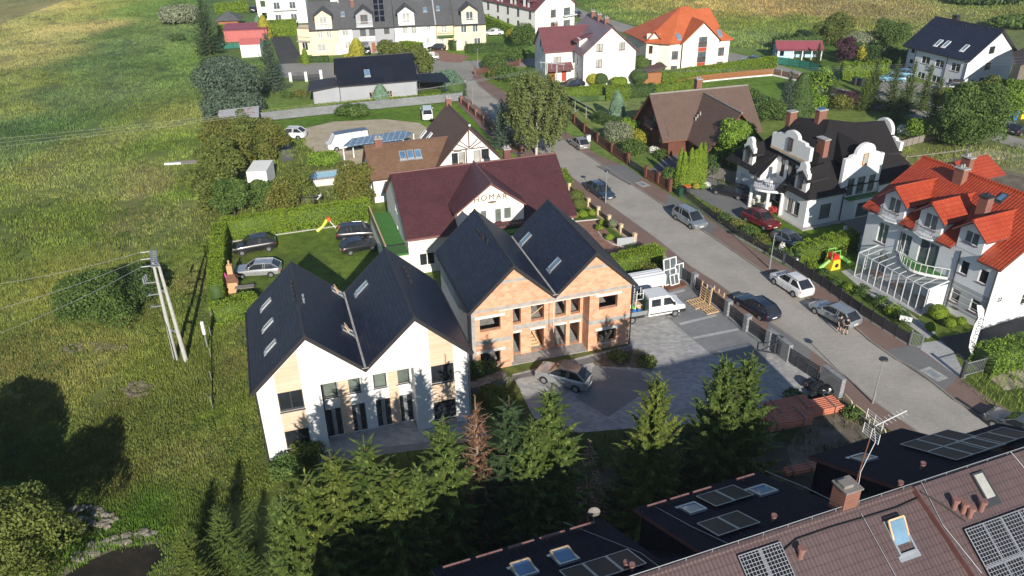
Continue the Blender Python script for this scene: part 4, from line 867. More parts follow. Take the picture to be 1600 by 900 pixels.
for xm in (X1, X2):
    k = (ZP - ZE) / X1; w2 = (ZP - 7.95) / k - .12; g.extr([(xm - w2, -.014, 7.95), (xm + w2, -.014, 7.95), (xm + w2 - .22, -.014, 8.2), (xm - w2 + .22, -.014, 8.2)], (0, .013, 0))
g.box(0, .28, -.013, .001, 0, 5.6); g.box(.02, W - .02, .02, D - .02, -.02, .05)
g.build('concrete_frame', 'concrete', B)
g = MB()
for x0, x1, z in ((.3, 2.8, 5.02), (.35, 2.75, 1.78), (10.7, 13.0, 5.2), (10.75, 12.95, 1.88)): g.box(x0, x1, -.035, -.013, z, z + .25)
g.box(XL - 1, XR + .8, -.02, -.013, 5.46, 5.55)
for h in dn: g.box(XL + h[0] - .1, XL + h[2] + .1, 1.36, 1.384, h[3] + .01, h[3] + .22)
g.box(.65, 2.35, -.06, .3, .4, .448); g.box(10.98, 12.7, -.06, .3, .55, .598)
g.split('lintel', 'lintel', B)
g = MB(); g.bar((XL + 2.3, 2.6, 2.3), (XL + 3.3, 2.3, .1), .12); g.bar((XL + 2.3, 1.7, 3.5), (XL + 3.3, 1.7, 4.2), .06); g.box(11.2, 11.6, .1, .5, .7, 1.1); g.bar((11.7, .1, .62), (12.5, .5, 1.35), .25, .06)
for i in range(6): g.box(XL + 2.3, XL + 3.2, 2.2 + i * .26, 2.46 + i * .26, .05, .2 + i * .18)
g.split('timber_plank', 'timber', B)
rB = twin_roof(B, W, D, XV, ZE, ZP, X1, X2)
for q in ((822, 373), (867, 413)): skylight(B, rB[2], *q, w=.7, l=1.25, pane='glass_sky', frame='galv')
roof_vents(B, rB[0], [(746, 364), (749, 367), (752, 371), (755, 374), (762, 380)])
pipe(B, W + .08, -.08, 0, 5.9); pipe(B, -.08, -.06, 0, 5.9); pipe(B, XV, -.1, 2.6, 5.6, 'lintel', 'cable_duct', .03)
# == HOMAR house, maroon roof
C = house('maroon_roofed_guest_house', 'cream guest house with a big maroon tile roof and the name HOMAR on its gable', -10.1, 71.9, 17.3)
W, D = 17.6, 13.4
mb = MB()
gw = [(5.9 + .4, 4.5, 7.3, 6.0), (7.5, 4.2, 8.2, 6.0), (9.0, 4.2, 9.75, 6.0), (9.95, 4.7, 10.8, 6.0)]
mb.wall((0, .5), (W, .5), [(0, 0), (W, 0), (W, 4.4), (0, 4.4)], [(1, .8, 2.6, 2.2), (13, .8, 14.6, 2.2)], .15)
mb.wall((5.1, .42), (12.1, .42), [(0, 0), (7, 0), (7, 6.2), (3.5, 8.75), (0, 6.2)], [(h[0] - 5.1, h[1], h[2] - 5.1, h[3]) for h in gw], .15)
mb.wall((0, D - .5), (0, .5), [(0, 0), (D - 1, 0), (D - 1, 4.4), (D / 2 - .5, 8.6), (0, 4.4)], [(2, 1.0, 2.9, 2.4), (6, 1.0, 6.9, 2.9), (9.5, 1.0, 10.4, 2.4), (6, 4.6, 7.0, 5.9)], .15)
mb.wall((W, .5), (W, D - .5), [(0, 0), (D - 1, 0), (D - 1, 4.4), (D / 2 - .5, 8.6), (0, 4.4)], [(3, 4.4, 4.2, 5.8)], .15)
mb.wall((W, D - .5), (0, D - .5), [(0, 0), (W, 0), (W, 4.4), (0, 4.4)])
for s, x in ((1, 5.1), (-1, 12.1)): mb.poly([(x, .42, 3.8), (x, 4.2, 6.1), (x, 4.2, 6.2), (x, .42, 6.2)])
mb.build('wall', 'cream_light', C)
for h in gw: window(C, (0, .42), (W, .42), h, 'frame_white', 'glass_green', .12, 0)
for h in [(1, .8, 2.6, 2.2), (13, .8, 14.6, 2.2)]: window(C, (0, .5), (W, .5), h)
for h in [(2, 1.0, 2.9, 2.4), (6, 1.0, 6.9, 2.9), (9.5, 1.0, 10.4, 2.4), (6, 4.6, 7.0, 5.9)]: window(C, (0, D - .5), (0, .5), h)
window(C, (W, .5), (W, D - .5), (3, 4.4, 4.2, 5.8))
mb = MB(); rC = gable_roof(mb, 0, W, .5, D - .5, 4.35, 8.55, 'x', .5, .28, .2)
L = [(4.75, .0, 6.15), (8.6, .0, 8.98), (8.6, 6.7, 8.98), (4.75, 3.0, 6.15)]; Rr = [(12.45, .0, 6.15), (8.6, .0, 8.98), (8.6, 6.7, 8.98), (12.45, 3.0, 6.15)]
mb.slab(L, .18, 0, 1); mb.slab(Rr, .18, 0, 1); mb.tube([(8.6, -.02, 9.0), (8.6, 6.7, 9.0)], .1, 7, 1)
mb.build('roof', ['roof_maroon', 'maroon_trim'], C)
mb = MB(); mb.tube([(0, .0, 4.02), (W, .0, 4.02)], .08, 6); mb.build('gutter', 'maroon_trim', C)
text(C, 'HOMAR', 8.6, 7.35, .39, .82, 'letters_brown', arc=.05, spacing=1.35)
mb = MB(); mb.ball((8.75, .4, 6.8), (.5, .02, .12), 8, 4); mb.build('emblem', 'letters_brown', C)
mb = MB(); mb.box(5.2, 12, -1.1, .41, 3.6, 3.8); mb.build('balcony', 'turf', C); railing(C, [(5.25, -1.05, 3.8), (11.95, -1.05, 3.8)], mat='frame_dark', name='balcony_railing')
chimney(C, 12.9, 8.7, 6.9, 9.2, .7, .7, 'maroon_trim'); chimney(C, 13.9, 7.2, 8.2, 9.0, .25, .25, 'dark_trim', 'dark_trim', 'vent_pipe', 0)
mb = MB(); tx = 0
mb.box(-2.3, -.02, .5, 11.5, 2.3, 2.5, 0); mb.build('terrace_floor', 'turf', C); mb = MB(); mb.box(-2.25, -.03, .55, 11.4, 0, 2.29); mb.build('terrace_base', 'cream_light', C)
railing(C, [(-2.25, 11.4, 2.5), (-2.25, .6, 2.5), (-.1, .6, 2.5)], 1.0, 'frame_dark', 'terrace_railing'); mb = MB(); mb.bar((-2.25, 11.4, 3.52), (-2.25, .6, 3.52), .14, .06); mb.build('handrail', 'timber', C)
mb = MB()
for k in range(7): mb.box(12.12, 12.5 if k % 2 else 12.4, .38, .5, .5 + k * .5, .85 + k * .5); mb.box(-.03, .35, .47, .52, .5 + k * .5, .85 + k * .5)
mb.split('corner_stone', 'white', C)
# == half-timbered house with brown roof
Dh = house('half_timbered_house', 'white half-timbered house with steep brown tile roof and a lower shingled wing', -9.8, 69.7, 17.3)
mb = MB(); y0, y1 = 23.0, 33.0
fw_ = [(1.7, 3.4, 2.5, 5.1), (2.6, 3.4, 3.4, 5.1), (4.5, 3.4, 5.4, 5.1), (5.5, 4.0, 6.5, 5.2)]
mb.wall((8.2, y0), (16.1, y0), [(0, 0), (7.9, 0), (7.9, 3.9), (3.95, 8.1), (0, 3.9)], fw_, .15)
mb.wall((16.1, y0), (16.1, y1), [(0, 0), (10, 0), (10, 3.9), (0, 3.9)]); mb.wall((16.1, y1), (8.2, y1), [(0, 0), (7.9, 0), (7.9, 3.9), (3.95, 8.1), (0, 3.9)]); mb.wall((8.2, y1), (8.2, y0), [(0, 0), (10, 0), (10, 3.9), (0, 3.9)])
mb.wall((0, 22.8), (8.2, 22.8), [(0, 0), (8.2, 0), (8.2, 3.4), (0, 3.4)], [(5, .9, 6.2, 2.2)], .12); mb.wall((0, 29.2), (0, 22.8), [(0, 0), (6.4, 0), (6.4, 3.4), (3.2, 6.2), (0, 3.4)], [(3.7, .9, 4.7, 2.2)], .12)
mb.build('wall', 'white', Dh)
for h in fw_: window(Dh, (8.2, y0), (16.1, y0), h, 'frame_brown', 'glass_curtain' if h[0] in (4.5, 2.6) else 'glass_dark', .12, 0)
window(Dh, (0, 22.8), (8.2, 22.8), (5, .9, 6.2, 2.2)); window(Dh, (0, 29.2), (0, 22.8), (3.7, .9, 4.7, 2.2))
mb = MB(); rD = gable_roof(mb, 8.2, 16.1, y0, y1, 3.9, 8.15, 'y', .6, .7, .2); mb.build('roof', ['roof_brown', 'frame_brown'], Dh)
mb = MB(); rD2 = gable_roof(mb, 0, 11, 22.8, 29.2, 3.3, 6.1, 'x', .4, .3, .2); mb.build('wing_roof', ['roof_shingle_brown', 'frame_brown'], Dh)
mb = MB(); yb = y0 - .05
for a, b in (((12.15, 5.6), (12.15, 8.0)), ((10.0, 5.45), (14.3, 5.45)), ((12.15, 5.6), (11.0, 6.6)), ((12.15, 5.6), (13.3, 6.6)), ((10.2, 5.3), (11.2, 5.3)), ((11.9, 5.5), (10.6, 6.2)), ((12.4, 5.5), (13.7, 6.2)), ((8.3, 3.2), (16.0, 3.2)), ((11.75, 3.3), (11.75, 5.4))):
    mb.bar((a[0], yb, a[1]), (b[0], yb, b[1]), .13, .08)
mb.build('timber_beams', 'frame_brown', Dh)
railing(Dh, [(8.6, y0 - 1.0, 3.0), (15.8, y0 - 1.0, 3.0)], .95, 'frame_dark', 'balcony_railing', step=.22); mb = MB(); mb.box(8.4, 16, y0 - 1.05, y0 - .01, 2.8, 2.98); mb.build('balcony', 'brown_wood', Dh)
for q in ((662, 209), (671, 213)): skylight(Dh, rD[0], *q, w=.7, l=1.2, pane='glass_sky', frame='frame_white')
for q in ((629, 242.5), (641, 241), (653, 240)): skylight(Dh, rD2[0], *q, w=.8, l=1.15, pane='glass_blue')
chimney(Dh, .9 + .6, 26.0, 5.2, 7.0, .9, .7); chimney(Dh, 12.2, 33.2, 7.2, 9.1, .7, .6); mb = MB(); mb.ball((12.15, y0 - .7, 8.6), .16, 8, 6); mb.build('finial', 'white', Dh)
pipe(Dh, 2.4, 22.7, 0, 3.2, 'frame_white')
# == grey house with the black roof
Eh = house('grey_barn_house', 'long light-grey house with a black solar-tiled roof and a low flat-roofed side wing', -32.5, 132.8, 15)
mb = MB(); mb.wall((4.35, 0), (17.4, 0), [(0, 0), (13.05, 0), (13.05, 3.7), (0, 3.7)], [(4.8, .9, 5.8, 2.0), (7.9, .9, 8.7, 2.0)], .12)
mb.wall((17.4, 0), (17.4, 8), [(0, 0), (8, 0), (8, 3.7), (4, 7), (0, 3.7)])
mb.wall((17.4, 8), (4.35, 8), [(0, 0), (13.05, 0), (13.05, 3.7), (0, 3.7)]); mb.wall((0, 0), (4.35, 0), [(0, 0), (4.35, 0), (4.35, 3.4), (0, 3.3)]); mb.wall((0, 5.5), (0, 0), [(0, 0), (5.5, 0), (5.5, 3.3), (0, 3.3)], [(2.5, .1, 4.2, 2.3)], .12)
mb.build('wall', 'light_grey', Eh)
mb = MB(); mb.wall((4.35, 8), (4.35, 0), [(0, 3.2), (8, 3.2), (8, 3.7), (4, 7), (0, 3.7)]); mb.build('gable_boarding', 'orange_wood', Eh)
for h in [(4.8, .9, 5.8, 2.0), (7.9, .9, 8.7, 2.0)]: window(Eh, (4.35, 0), (17.4, 0), h, 'timber', 'glass_dark', .1, 1)
window(Eh, (0, 5.5), (0, 0), (2.5, .1, 4.2, 2.3), 'frame_dark')
mb = MB(); rE = gable_roof(mb, 4.35, 17.4, 0, 8, 3.6, 6.95, 'x', .35, .2, .18); mb.build('roof', ['roof_black', 'dark_trim'], Eh)
mb = MB(); mb.slab([(-.9, -.9, 3.3), (4.2, -.25, 3.6), (4.2, 5.8, 3.6), (-.3, 5.8, 3.3)], .2); mb.build('flat_roof', 'dark_trim', Eh)
skylight(Eh, rE[0], 573.5, 114, w=.95, l=1.3, pane='glass_blue', frame='galv'); pipe(Eh, 17.3, -.1, 0, 3.5, 'galv'); pipe(Eh, 4.35, -.06, 0, 3.5, 'dark_trim')
mb = MB(); 
for x in (14.4, 15.2, 16.0): mb.box(x, x + .6, -.42, -.05, .25, .7)
mb.split('air_unit', 'white_grey', Eh)
cp = thing('carport', 'dark carport with a blue-glass flat roof beside the grey house', 'carport', *G(655, 152).xy, R(15))
mb = MB(); mb.slab([(0, 0, 2.7), (5.5, -1.2, 2.6), (5.2, 5, 2.7), (0, 5, 2.8)], .16); mb.build('carport_roof', 'solar_dark', cp)
mb = MB()
for x, y in ((.2, .2), (5.2, -.9), (5, 4.8), (.2, 4.8)): mb.box(x - .06, x + .06, y - .06, y + .06, 0, 2.6)
mb.split('post', 'frame_dark', cp); mb = MB(); mb.box(.3, 4.9, 4.5, 4.7, 0, 2.4); mb.build('back_screen', 'dark_trim', cp)
# == terraced houses at the top
F0 = V3((-41.3, 172.1, 0)); fa = R(9); FU = V3((math.cos(fa), math.sin(fa), 0)); FV = V3((-math.sin(fa), math.cos(fa), 0))
def terrace(name, label, x0, w, mat, dorm, wins, dy=0.0, ze=5.45, door=None, letters=None, lmat='letters_dark', trim='frame_white', roof='roof_graphite', dw=3.4, panes='glass_curtain', extra=None, dtrim=None):
    o = F0 + FU * x0 + FV * dy; t = house(name, label, o.x, o.y, 9, 'row of terraced houses at the top'); D = 11; mb = MB()
    mb.wall((0, 0), (w, 0), [(0, 0), (w, 0), (w, ze), (0, ze)], wins + ([door] if door else []), .12)
    mb.wall((w, 0), (w, D), [(0, 0), (D, 0), (D, ze), (6, 9.9), (0, ze)]); mb.wall((0, D), (0, 0), [(0, 0), (D, 0), (D, ze), (D - 6, 9.9), (0, ze)]); mb.wall((w, D), (0, D), [(0, 0), (w, 0), (w, ze), (0, ze)])
    if dorm is not None:
        c = dorm; h = dw / 2; mb.wall((c - h, -.06), (c + h, -.06), [(0, ze - .05), (dw, ze - .05), (dw, 8.0), (h, 9.1), (0, 8.0)], [(h - .75, 6.0, h + .75, 7.9)], .12)
        mb.poly([(c - h, -.06, ze), (c - h, -.06, 8), (c - h, 3.4, 8)]); mb.poly([(c + h, -.06, ze), (c + h, -.06, 8), (c + h, 3.4, 8)])
    mb.build('wall', mat, t)
    for h in wins: window(t, (0, 0), (w, 0), h, trim, panes, .1, 1)
    if door: window(t, (0, 0), (w, 0), door, dtrim or trim, 'white' if not dtrim else dtrim, .1, 0, sill=False, name='door')
    r = MB(); tri = gable_roof(r, 0, w, 0, D, ze, 9.9, 'x', .45, .0, .18, mid=6); 
    if dorm is not None:
        window(t, (dorm - dw / 2, -.06), (dorm + dw / 2, -.06), (dw / 2 - .75, 6.0, dw / 2 + .75, 7.9), dtrim or trim, panes, .1, 1, sill=False, name='dormer_window')
        L = [(dorm - dw / 2 - .3, -.4, 7.9), (dorm, -.4, 9.3), (dorm, 5.3, 9.3), (dorm - dw / 2 - .3, 3.2, 7.9)]; r.slab(L, .14, 0, 1); r.slab([(2 * dorm - p[0], p[1], p[2]) for p in L], .14, 0, 1)
        railing(t, [(dorm - dw / 2 + .1, -.95, ze + .25), (dorm + dw / 2 - .1, -.95, ze + .25)], .95, 'frame_white', 'balcony_railing', step=.2); b = MB(); b.box(dorm - dw / 2, dorm + dw / 2, -1.0, -.07, ze + .1, ze + .24); b.build('balcony', 'white_grey', t)
    r.build('roof', [roof, 'dark_trim'], t)
    if letters: text(t, *letters[:5], lmat)
    return t, tri
t1, r1 = terrace('terraced_house', 'cream terraced house with gabled dormer, first on the left of the row', 0, 6.3, 'cream', 3.15, [(1.7, 3.6, 2.7, 4.9), (3.5, 3.6, 4.5, 4.9), (1.3, .9, 3.1, 2.4)], door=(5.0, .05, 5.9, 2.3), letters=('AMELIA', 3.1, 3.05, -.03, .62), lmat='letters_green')
mb = MB(); mb.wall((-2.6, 2.2), (0, 1.2), [(0, 0), (2.78, 0), (2.78, 5.2), (0, 5.2)], [(.7, .9, 2.0, 2.5)], .1); mb.wall((-2.6, 7), (-2.6, 2.2), [(0, 0), (4.8, 0), (4.8, 5.2), (0, 5.2)], [(1, 3.4, 2.2, 4.9)], .1); mb.poly([(-2.6, 2.2, 5.2), (0, 1.2, 5.2), (0, 7, 5.2), (-2.6, 7, 5.2)]); mb.build('side_bay', 'cream', t1)
window(t1, (-2.6, 2.2), (0, 1.2), (.7, .9, 2.0, 2.5)); railing(t1, [(-2.5, 6.8, 5.3), (-2.5, 2.3, 5.3), (0, 1.25, 5.3)], .9, 'frame_dark', 'roof_railing', step=.25); railing(t1, [(-2.9, 1.9, 2.9), (-.1, .75, 2.9)], .9, 'steel', 'bay_railing', step=.25)
mb = MB(); mb.slab([(-2.9, 1.85, 2.9), (-.05, .7, 2.9), (-.05, 1.2, 2.9), (-2.6, 2.2, 2.9)], .2); mb.build('bay_balcony', 'concrete', t1); chimney(t1, 5.6, 6, 9, 10.8, 1.6, .6, 'white')
t2, r2 = terrace('terraced_house', 'narrow white terraced house with a small roof window between the cream and grey ones', 6.3, 2.5, 'white', None, [(.4, 3.7, 1.7, 4.9), (.7, 1.0, 1.9, 2.6)], dy=.5); skylight(t2, r2[0], 535.5, 22, w=.8, l=1.2, pane='glass_sky')
t3, r3 = terrace('terraced_house', 'light-grey terraced house with solar panels on its roof and a brown front door', 8.8, 8.7, 'light_grey', 2.7, [(1.6, 3.7, 2.8, 5.0), (3.5, 3.7, 4.7, 5.0), (1.0, .8, 3.1, 2.4), (6.6, 3.9, 7.7, 5.0), (4.9, .8, 5.8, 2.3), (6.4, .9, 8.2, 2.6)], door=(3.75, .05, 4.5, 2.2), letters=('VILLA LUKA', 2.9, 3.05, -.1, .52), trim='frame_brown', panes='glass_grey', dtrim='door_brown', lmat='letters_dark')
mb = MB(); mb.box(1.4, 4.6, -.06, -.005, 2.65, 3.45); mb.build('name_board', 'white', t3); chimney(t3, .5, 4.6, 8.2, 10.2, .7, .7)
for i in range(4):
    for j in range(2):
        y = 1.3 + i * 1.32; solar_panel(t3, r3[0], (5.35 + j * 1.15, y, 5.45 + .18 + (y / 6) * 4.45), 1.05, 1.55, 'solar_dark')
t4, r4 = terrace('terraced_house', 'bright white terraced house with a gabled dormer and balcony, right of the grey one', 17.6, 8.7, 'white', 2.6, [(1.7, 3.6, 2.7, 5.0), (3.5, 3.6, 4.6, 5.0), (6.7, 4.2, 7.6, 5.2), (1.9, .8, 2.8, 2.4), (6.5, 1.2, 7.3, 2.7)], door=(3.7, .05, 4.5, 2.2)); skylight(t4, r4[0], 664, 15, w=.8, l=1.2, pane='glass_sky')
mb = MB(); mb.slab([(8.5, -.5, 5.4), (8.95, -.5, 5.4), (8.95, 6, 10.15), (8.5, 6, 10.15)], .1); mb.build('fire_wall_cap', 'light_grey', t4); chimney(t4, 5.5, 5.8, 9.3, 10.8, 2.2, .7, 'white')
t5, r5 = terrace('terraced_house', 'pale cream terraced house with a green balcony, second from the right of the row', 26.4, 3.6, 'cream', None, [(1.0, 3.6, 2.2, 5.0), (.4, .8, 1.5, 2.5)], dy=-.3); skylight(t5, r5[0], 684, 13, w=.7, l=1.2, pane='glass_sky')
mb = MB(); mb.box(.1, 3.5, -1.2, -.02, 2.9, 3.05); mb.build('balcony', 'turf', t5); railing(t5, [(.15, -1.15, 3.05), (3.45, -1.15, 3.05)], .9, 'frame_dark', 'balcony_railing', step=.2)
t6, r6 = terrace('terraced_house', 'yellow-cream terraced house with steep dark roof at the right end of the row', 30.0, 6.8, 'cream', 3.4, [(1.5, 3.6, 2.7, 5.0), (4.0, 3.6, 5.1, 5.0), (4.2, .7, 5.6, 2.4), (2.2, .9, 2.8, 2.0)], dy=-1.4, door=(.4, .05, 1.3, 2.2), panes='glass_grey')
G0 = G(424, 38); Gh = house('white_apartment_house', 'white apartment house with small balconies cut by the top edge, left of the row', G0.x, G0.y, 9)
mb = MB(); gwn = [(x, z, x + 1.5, z + 1.7) for x in (1.2, 5.0) for z in (.6, 3.5, 6.4)]; mb.wall((0, 0), (9, 0), [(0, 0), (9, 0), (9, 8.6), (0, 8.6)], gwn, .12); mb.wall((0, 9), (0, 0), [(0, 0), (9, 0), (9, 8.6), (0, 8.6)], [(6, 3.5, 7, 5), (6, .6, 7, 2.1)], .12); mb.wall((9, 0), (9, 9), [(0, 0), (9, 0), (9, 8.6), (0, 8.6)]); mb.build('wall', 'white', Gh)
for h in gwn: window(Gh, (0, 0), (9, 0), h, 'frame_white', 'glass_grey', .1, 1); 
for z in (3.3, 6.2): mb = MB(); mb.box(1, 6.8, -.9, -.02, z, z + .15); mb.build('balcony', 'white_grey', Gh); railing(Gh, [(1.05, -.85, z + .15), (6.75, -.85, z + .15)], .9, 'frame_dark', 'balcony_railing', step=.25)
mb = MB(); gable_roof(mb, 0, 9, 0, 9, 8.6, 11.6, 'x', .4, .3, .2); mb.build('roof', ['roof_graphite', 'dark_trim'], Gh)
mb = MB(); mb.wall((-3.4, 4), (0, 4), [(0, 0), (3.4, 0), (3.4, 8), (0, 8)], [(1, 3.6, 2.2, 5.1), (1, .7, 2.2, 2.2)], .1); mb.wall((-3.4, 9), (-3.4, 4), [(0, 0), (5, 0), (5, 8), (0, 8)]); mb.poly([(-3.4, 4, 8), (0, 4, 8), (0, 9, 8), (-3.4, 9, 8)]); mb.build('side_wing', 'white', Gh)
# == long white guest house, maroon roof
Hh = house('long_white_guest_house', 'long white guest house with maroon roof and many balconies at the top centre', 6.3, 191.9, 37)
mb = MB(); hw = [(4.6, 3.0, 6.2, 4.7), (4.6, .2, 6.2, 1.9), (8.6, 3.0, 10.6, 4.7), (8.6, .2, 10.6, 1.9)]
mb.wall((0, 0), (12, 0), [(0, 0), (12, 0), (12, 5.4), (6, 9.6), (0, 5.4)], hw, .12)
lw = [(x, z, x + 1.0, z + 1.7) for x in (2, 6, 10, 14, 18.5) for z in (.3, 3.0)]; L_ = 21
mb.wall((0, L_), (0, 0), [(0, 0), (L_, 0), (L_, 5.4), (0, 5.4)], lw, .12); mb.wall((12, 0), (12, L_), [(0, 0), (L_, 0), (L_, 5.4), (0, 5.4)]); mb.wall((12, L_), (0, L_), [(0, 0), (12, 0), (12, 5.4), (6, 9.6), (0, 5.4)])
for y in (3.2, 8.2, 13.5, 18): mb.wall((-.06, y + 1.2), (-.06, y - 1.2), [(0, 5.2), (2.4, 5.2), (2.4, 7.0), (1.2, 8.0), (0, 7.0)], [(.75, 5.5, 1.65, 7.1)], .1)
mb.build('wall', 'white', Hh)
for h in hw: window(Hh, (0, 0), (12, 0), h, 'frame_brown', 'glass_grey', .1, 1)
for h in lw: window(Hh, (0, L_), (0, 0), h, 'frame_brown', 'glass_grey', .1, 0)
for z in (0, 2.8): railing(Hh, [(8.3, -1, z + .3), (12, -1, z + .3)], .9, 'steel', 'balcony_railing', step=.2); mb = MB(); mb.box(8.2, 12, -1.05, -.02, z + .1, z + .28); mb.build('balcony', 'white_grey', Hh)
mb = MB(); gable_roof(mb, 0, 12, 0, L_, 5.4, 9.6, 'y', .5, .6, .18)
for y in (3.2, 8.2, 13.5, 18):
    Lq = [(-.4, y - 1.5, 6.9), (-.4, y, 8.3), (4.2, y, 8.3), (2.2, y - 1.5, 6.9)]; mb.slab(Lq, .12, 0, 1); mb.slab([(p[0], 2 * y - p[1], p[2]) for p in Lq], .12, 0, 1)
mb.build('roof', ['roof_maroon_gloss', 'maroon_trim'], Hh)
# == white house with plum roof
Ih = house('white_gabled_house', 'tall white gabled house with shiny plum-red roof and three brick chimneys', 13.2, 144, 14)
mb = MB(); iw = [(2.4, 6.05, 3.6, 7.4), (6.6, 6.05, 7.8, 7.4), (2.4, 3.3, 3.6, 4.7), (2.4, .6, 3.55, 1.95)]
mb.wall((0, 0), (10, 0), [(0, 0), (10, 0), (10, 5.9), (5.1, 10.2), (0, 5.9)], iw, .12); mb.wall((10, 0), (10, 12), [(0, 0), (12, 0), (12, 5.9), (0, 5.9)]); mb.wall((10, 12), (0, 12), [(0, 0), (10, 0), (10, 5.9), (5, 10.2), (0, 5.9)])
mb.wall((0, 12), (0, 0), [(0, 0), (12, 0), (12, 5.9), (0, 5.9)], [(8.6, 3.4, 9.1, 4.4), (8.6, .9, 9.1, 1.9)], .12)
ww = [(1.6, 3.0, 3.0, 4.6)]; mb.wall((-5.6, 4.8), (0, 4.8), [(0, 0), (5.6, 0), (5.6, 5.9), (0, 5.9)], ww + [(.4, .05, 2.0, 2.1), (3.2, .05, 4.1, 2.2)], .12)
mb.wall((-5.6, 11.5), (-5.6, 4.8), [(0, 0), (6.7, 0), (6.7, 5.9), (3.35, 9.1), (0, 5.9)], [(3.4, 6.0, 4.2, 7.3), (4.9, 5.6, 5.5, 6.9)], .12); mb.wall((0, 11.5), (-5.6, 11.5), [(0, 0), (5.6, 0), (5.6, 5.9), (0, 5.9)])
mb.build('wall', 'white', Ih)
for h in iw: window(Ih, (0, 0), (10, 0), h, 'frame_brown', 'glass_curtain', .1, 1)
for h in [(8.6, 3.4, 9.1, 4.4), (8.6, .9, 9.1, 1.9)]: window(Ih, (0, 12), (0, 0), h, 'frame_brown', 'glass_dark', .1, 0)
for h in ww: window(Ih, (-5.6, 4.8), (0, 4.8), h, 'frame_brown', 'glass_curtain', .1, 1)
window(Ih, (-5.6, 4.8), (0, 4.8), (3.2, .05, 4.1, 2.2), 'door_red', 'door_red', .08, 0, sill=False, name='door'); window(Ih, (-5.6, 4.8), (0, 4.8), (.4, .05, 2.0, 2.1), 'door_brown', 'door_brown', .08, 1, sill=False, name='garage_door')
for h in [(3.4, 6.0, 4.2, 7.3), (4.9, 5.6, 5.5, 6.9)]: window(Ih, (-5.6, 11.5), (-5.6, 4.8), h, 'frame_brown')
mb = MB(); rI = gable_roof(mb, 0, 10, 0, 12, 5.9, 10.2, 'y', .5, .6, .2, mid=5.1); mb.build('roof', ['roof_plum_skyshine', 'maroon_trim'], Ih)
mb = MB(); gable_roof(mb, -5.6, 4.5, 4.8, 11.5, 5.85, 9.0, 'x', .45, .35, .2); mb.build('wing_roof', ['roof_maroon_gloss', 'maroon_trim'], Ih)
mb = MB(); mb.slab([(-5.4, 3.2, 2.5), (-.6, 3.2, 2.5), (-.6, 4.78, 3.5), (-5.4, 4.78, 3.5)], .15, 0, 1); mb.build('porch_roof', ['roof_maroon_gloss', 'maroon_trim'], Ih)
mb = MB(); mb.box(.3, 1.8, 3.2, 4.6, 6.3, 7.8); mb.build('dormer', 'white', Ih); mb = MB(); mb.slab([(-.6, 2.9, 7.4), (-.6, 4.9, 7.4), (3.0, 4.9, 8.6), (3.0, 2.9, 8.6)], .14, 0, 1); mb.build('dormer_roof', ['roof_maroon_gloss', 'maroon_trim'], Ih)
for y in (2.8, 6.2, 9.6): chimney(Ih, 5.1 - (y > 6) * .1, y, 9.6, 11.2, .75, .6)
chimney(Ih, -2.2, 9.6, 7.6, 9.6, .7, .6); pipe(Ih, 0, -.08, 0, 5.7, 'maroon_trim'); pipe(Ih, -5.55, 4.7, 0, 5.7, 'galv'); pipe(Ih, 9.97, -.08, 0, 5.7, 'maroon_trim')
# == orange-roofed house
Jh = house('orange_roofed_house', 'cream house with a complex bright orange tile roof', 32.4, 152.2, 15)
mb = MB(); jw = [(7.5, 2.75, 8.8, 4.25), (7.5, .3, 8.8, 1.6)]
mb.wall((0, 0), (7.4, 0), [(0, 0), (7.4, 0), (7.4, 5.8), (3.9, 9.0), (0, 5.8)], [(3.2, 4.7, 4.9, 6.6), (3.2, 1.9, 4.9, 3.9), (3.2, .1, 4.9, 1.3)], .12)
mb.wall((7.4, .6), (10, .6), [(0, 0), (2.6, 0), (2.6, 5.8), (0, 5.8)], [(.3, 2.75, 1.6, 4.25), (.3, .3, 1.6, 1.6)], .12); mb.wall((10, .6), (10, 13), [(0, 0), (12.4, 0), (12.4, 5.8), (0, 5.8)])
mb.wall((-2.0, .9), (0, .5), [(0, 0), (2.04, 0), (2.04, 5.8), (0, 5.8)], [(.3, 2.7, 1.5, 4.2), (.3, .2, 1.5, 1.5)], .12); mb.wall((-3.6, 2.4), (-2.0, .9), [(0, 0), (2.2, 0), (2.2, 5.8), (0, 5.8)], (), .12)
mb.wall((-5.8, 3.4), (-3.6, 2.4), [(0, 0), (2.4, 0), (2.4, 7.2), (0, 7.2)], [(.5, 1, 1.2, 2.4), (.5, 3.6, 1.2, 5.0)], .12); mb.wall((-5.8, 13), (-5.8, 3.4), [(0, 0), (9.6, 0), (9.6, 5.8), (0, 5.8)], (), .12); mb.wall((10, 13), (-5.8, 13), [(0, 0), (15.8, 0), (15.8, 5.8), (0, 5.8)])
mb.build('wall', 'cream_light', Jh)
for h in [(3.2, 4.7, 4.9, 6.6), (3.2, 1.9, 4.9, 3.9), (3.2, .1, 4.9, 1.3)]: window(Jh, (0, 0), (7.4, 0), h, 'frame_brown', 'glass_grey', .1, 1, sill=False)
for z in (4.75, 1.95): railing(Jh, [(3.1, -.12, z - .05), (5.0, -.12, z - .05)], .9, 'frame_brown', 'balcony_railing', step=.15)
mb = MB(); mb.box(3.2, 4.9, -.04, -.004, 3.95, 4.66); mb.box(3.2, 4.9, -.04, -.004, 1.32, 1.88); mb.build('facade_panel', 'door_red', Jh)
for h in [(.3, 2.75, 1.6, 4.25), (.3, .3, 1.6, 1.6)]: window(Jh, (7.4, .6), (10, .6), h, 'frame_brown', 'glass_grey', .1, 1)
for h in [(.3, 2.7, 1.5, 4.2), (.3, .2, 1.5, 1.5)]: window(Jh, (-2, .9), (0, .5), h, 'frame_brown', 'glass_grey', .1, 1)
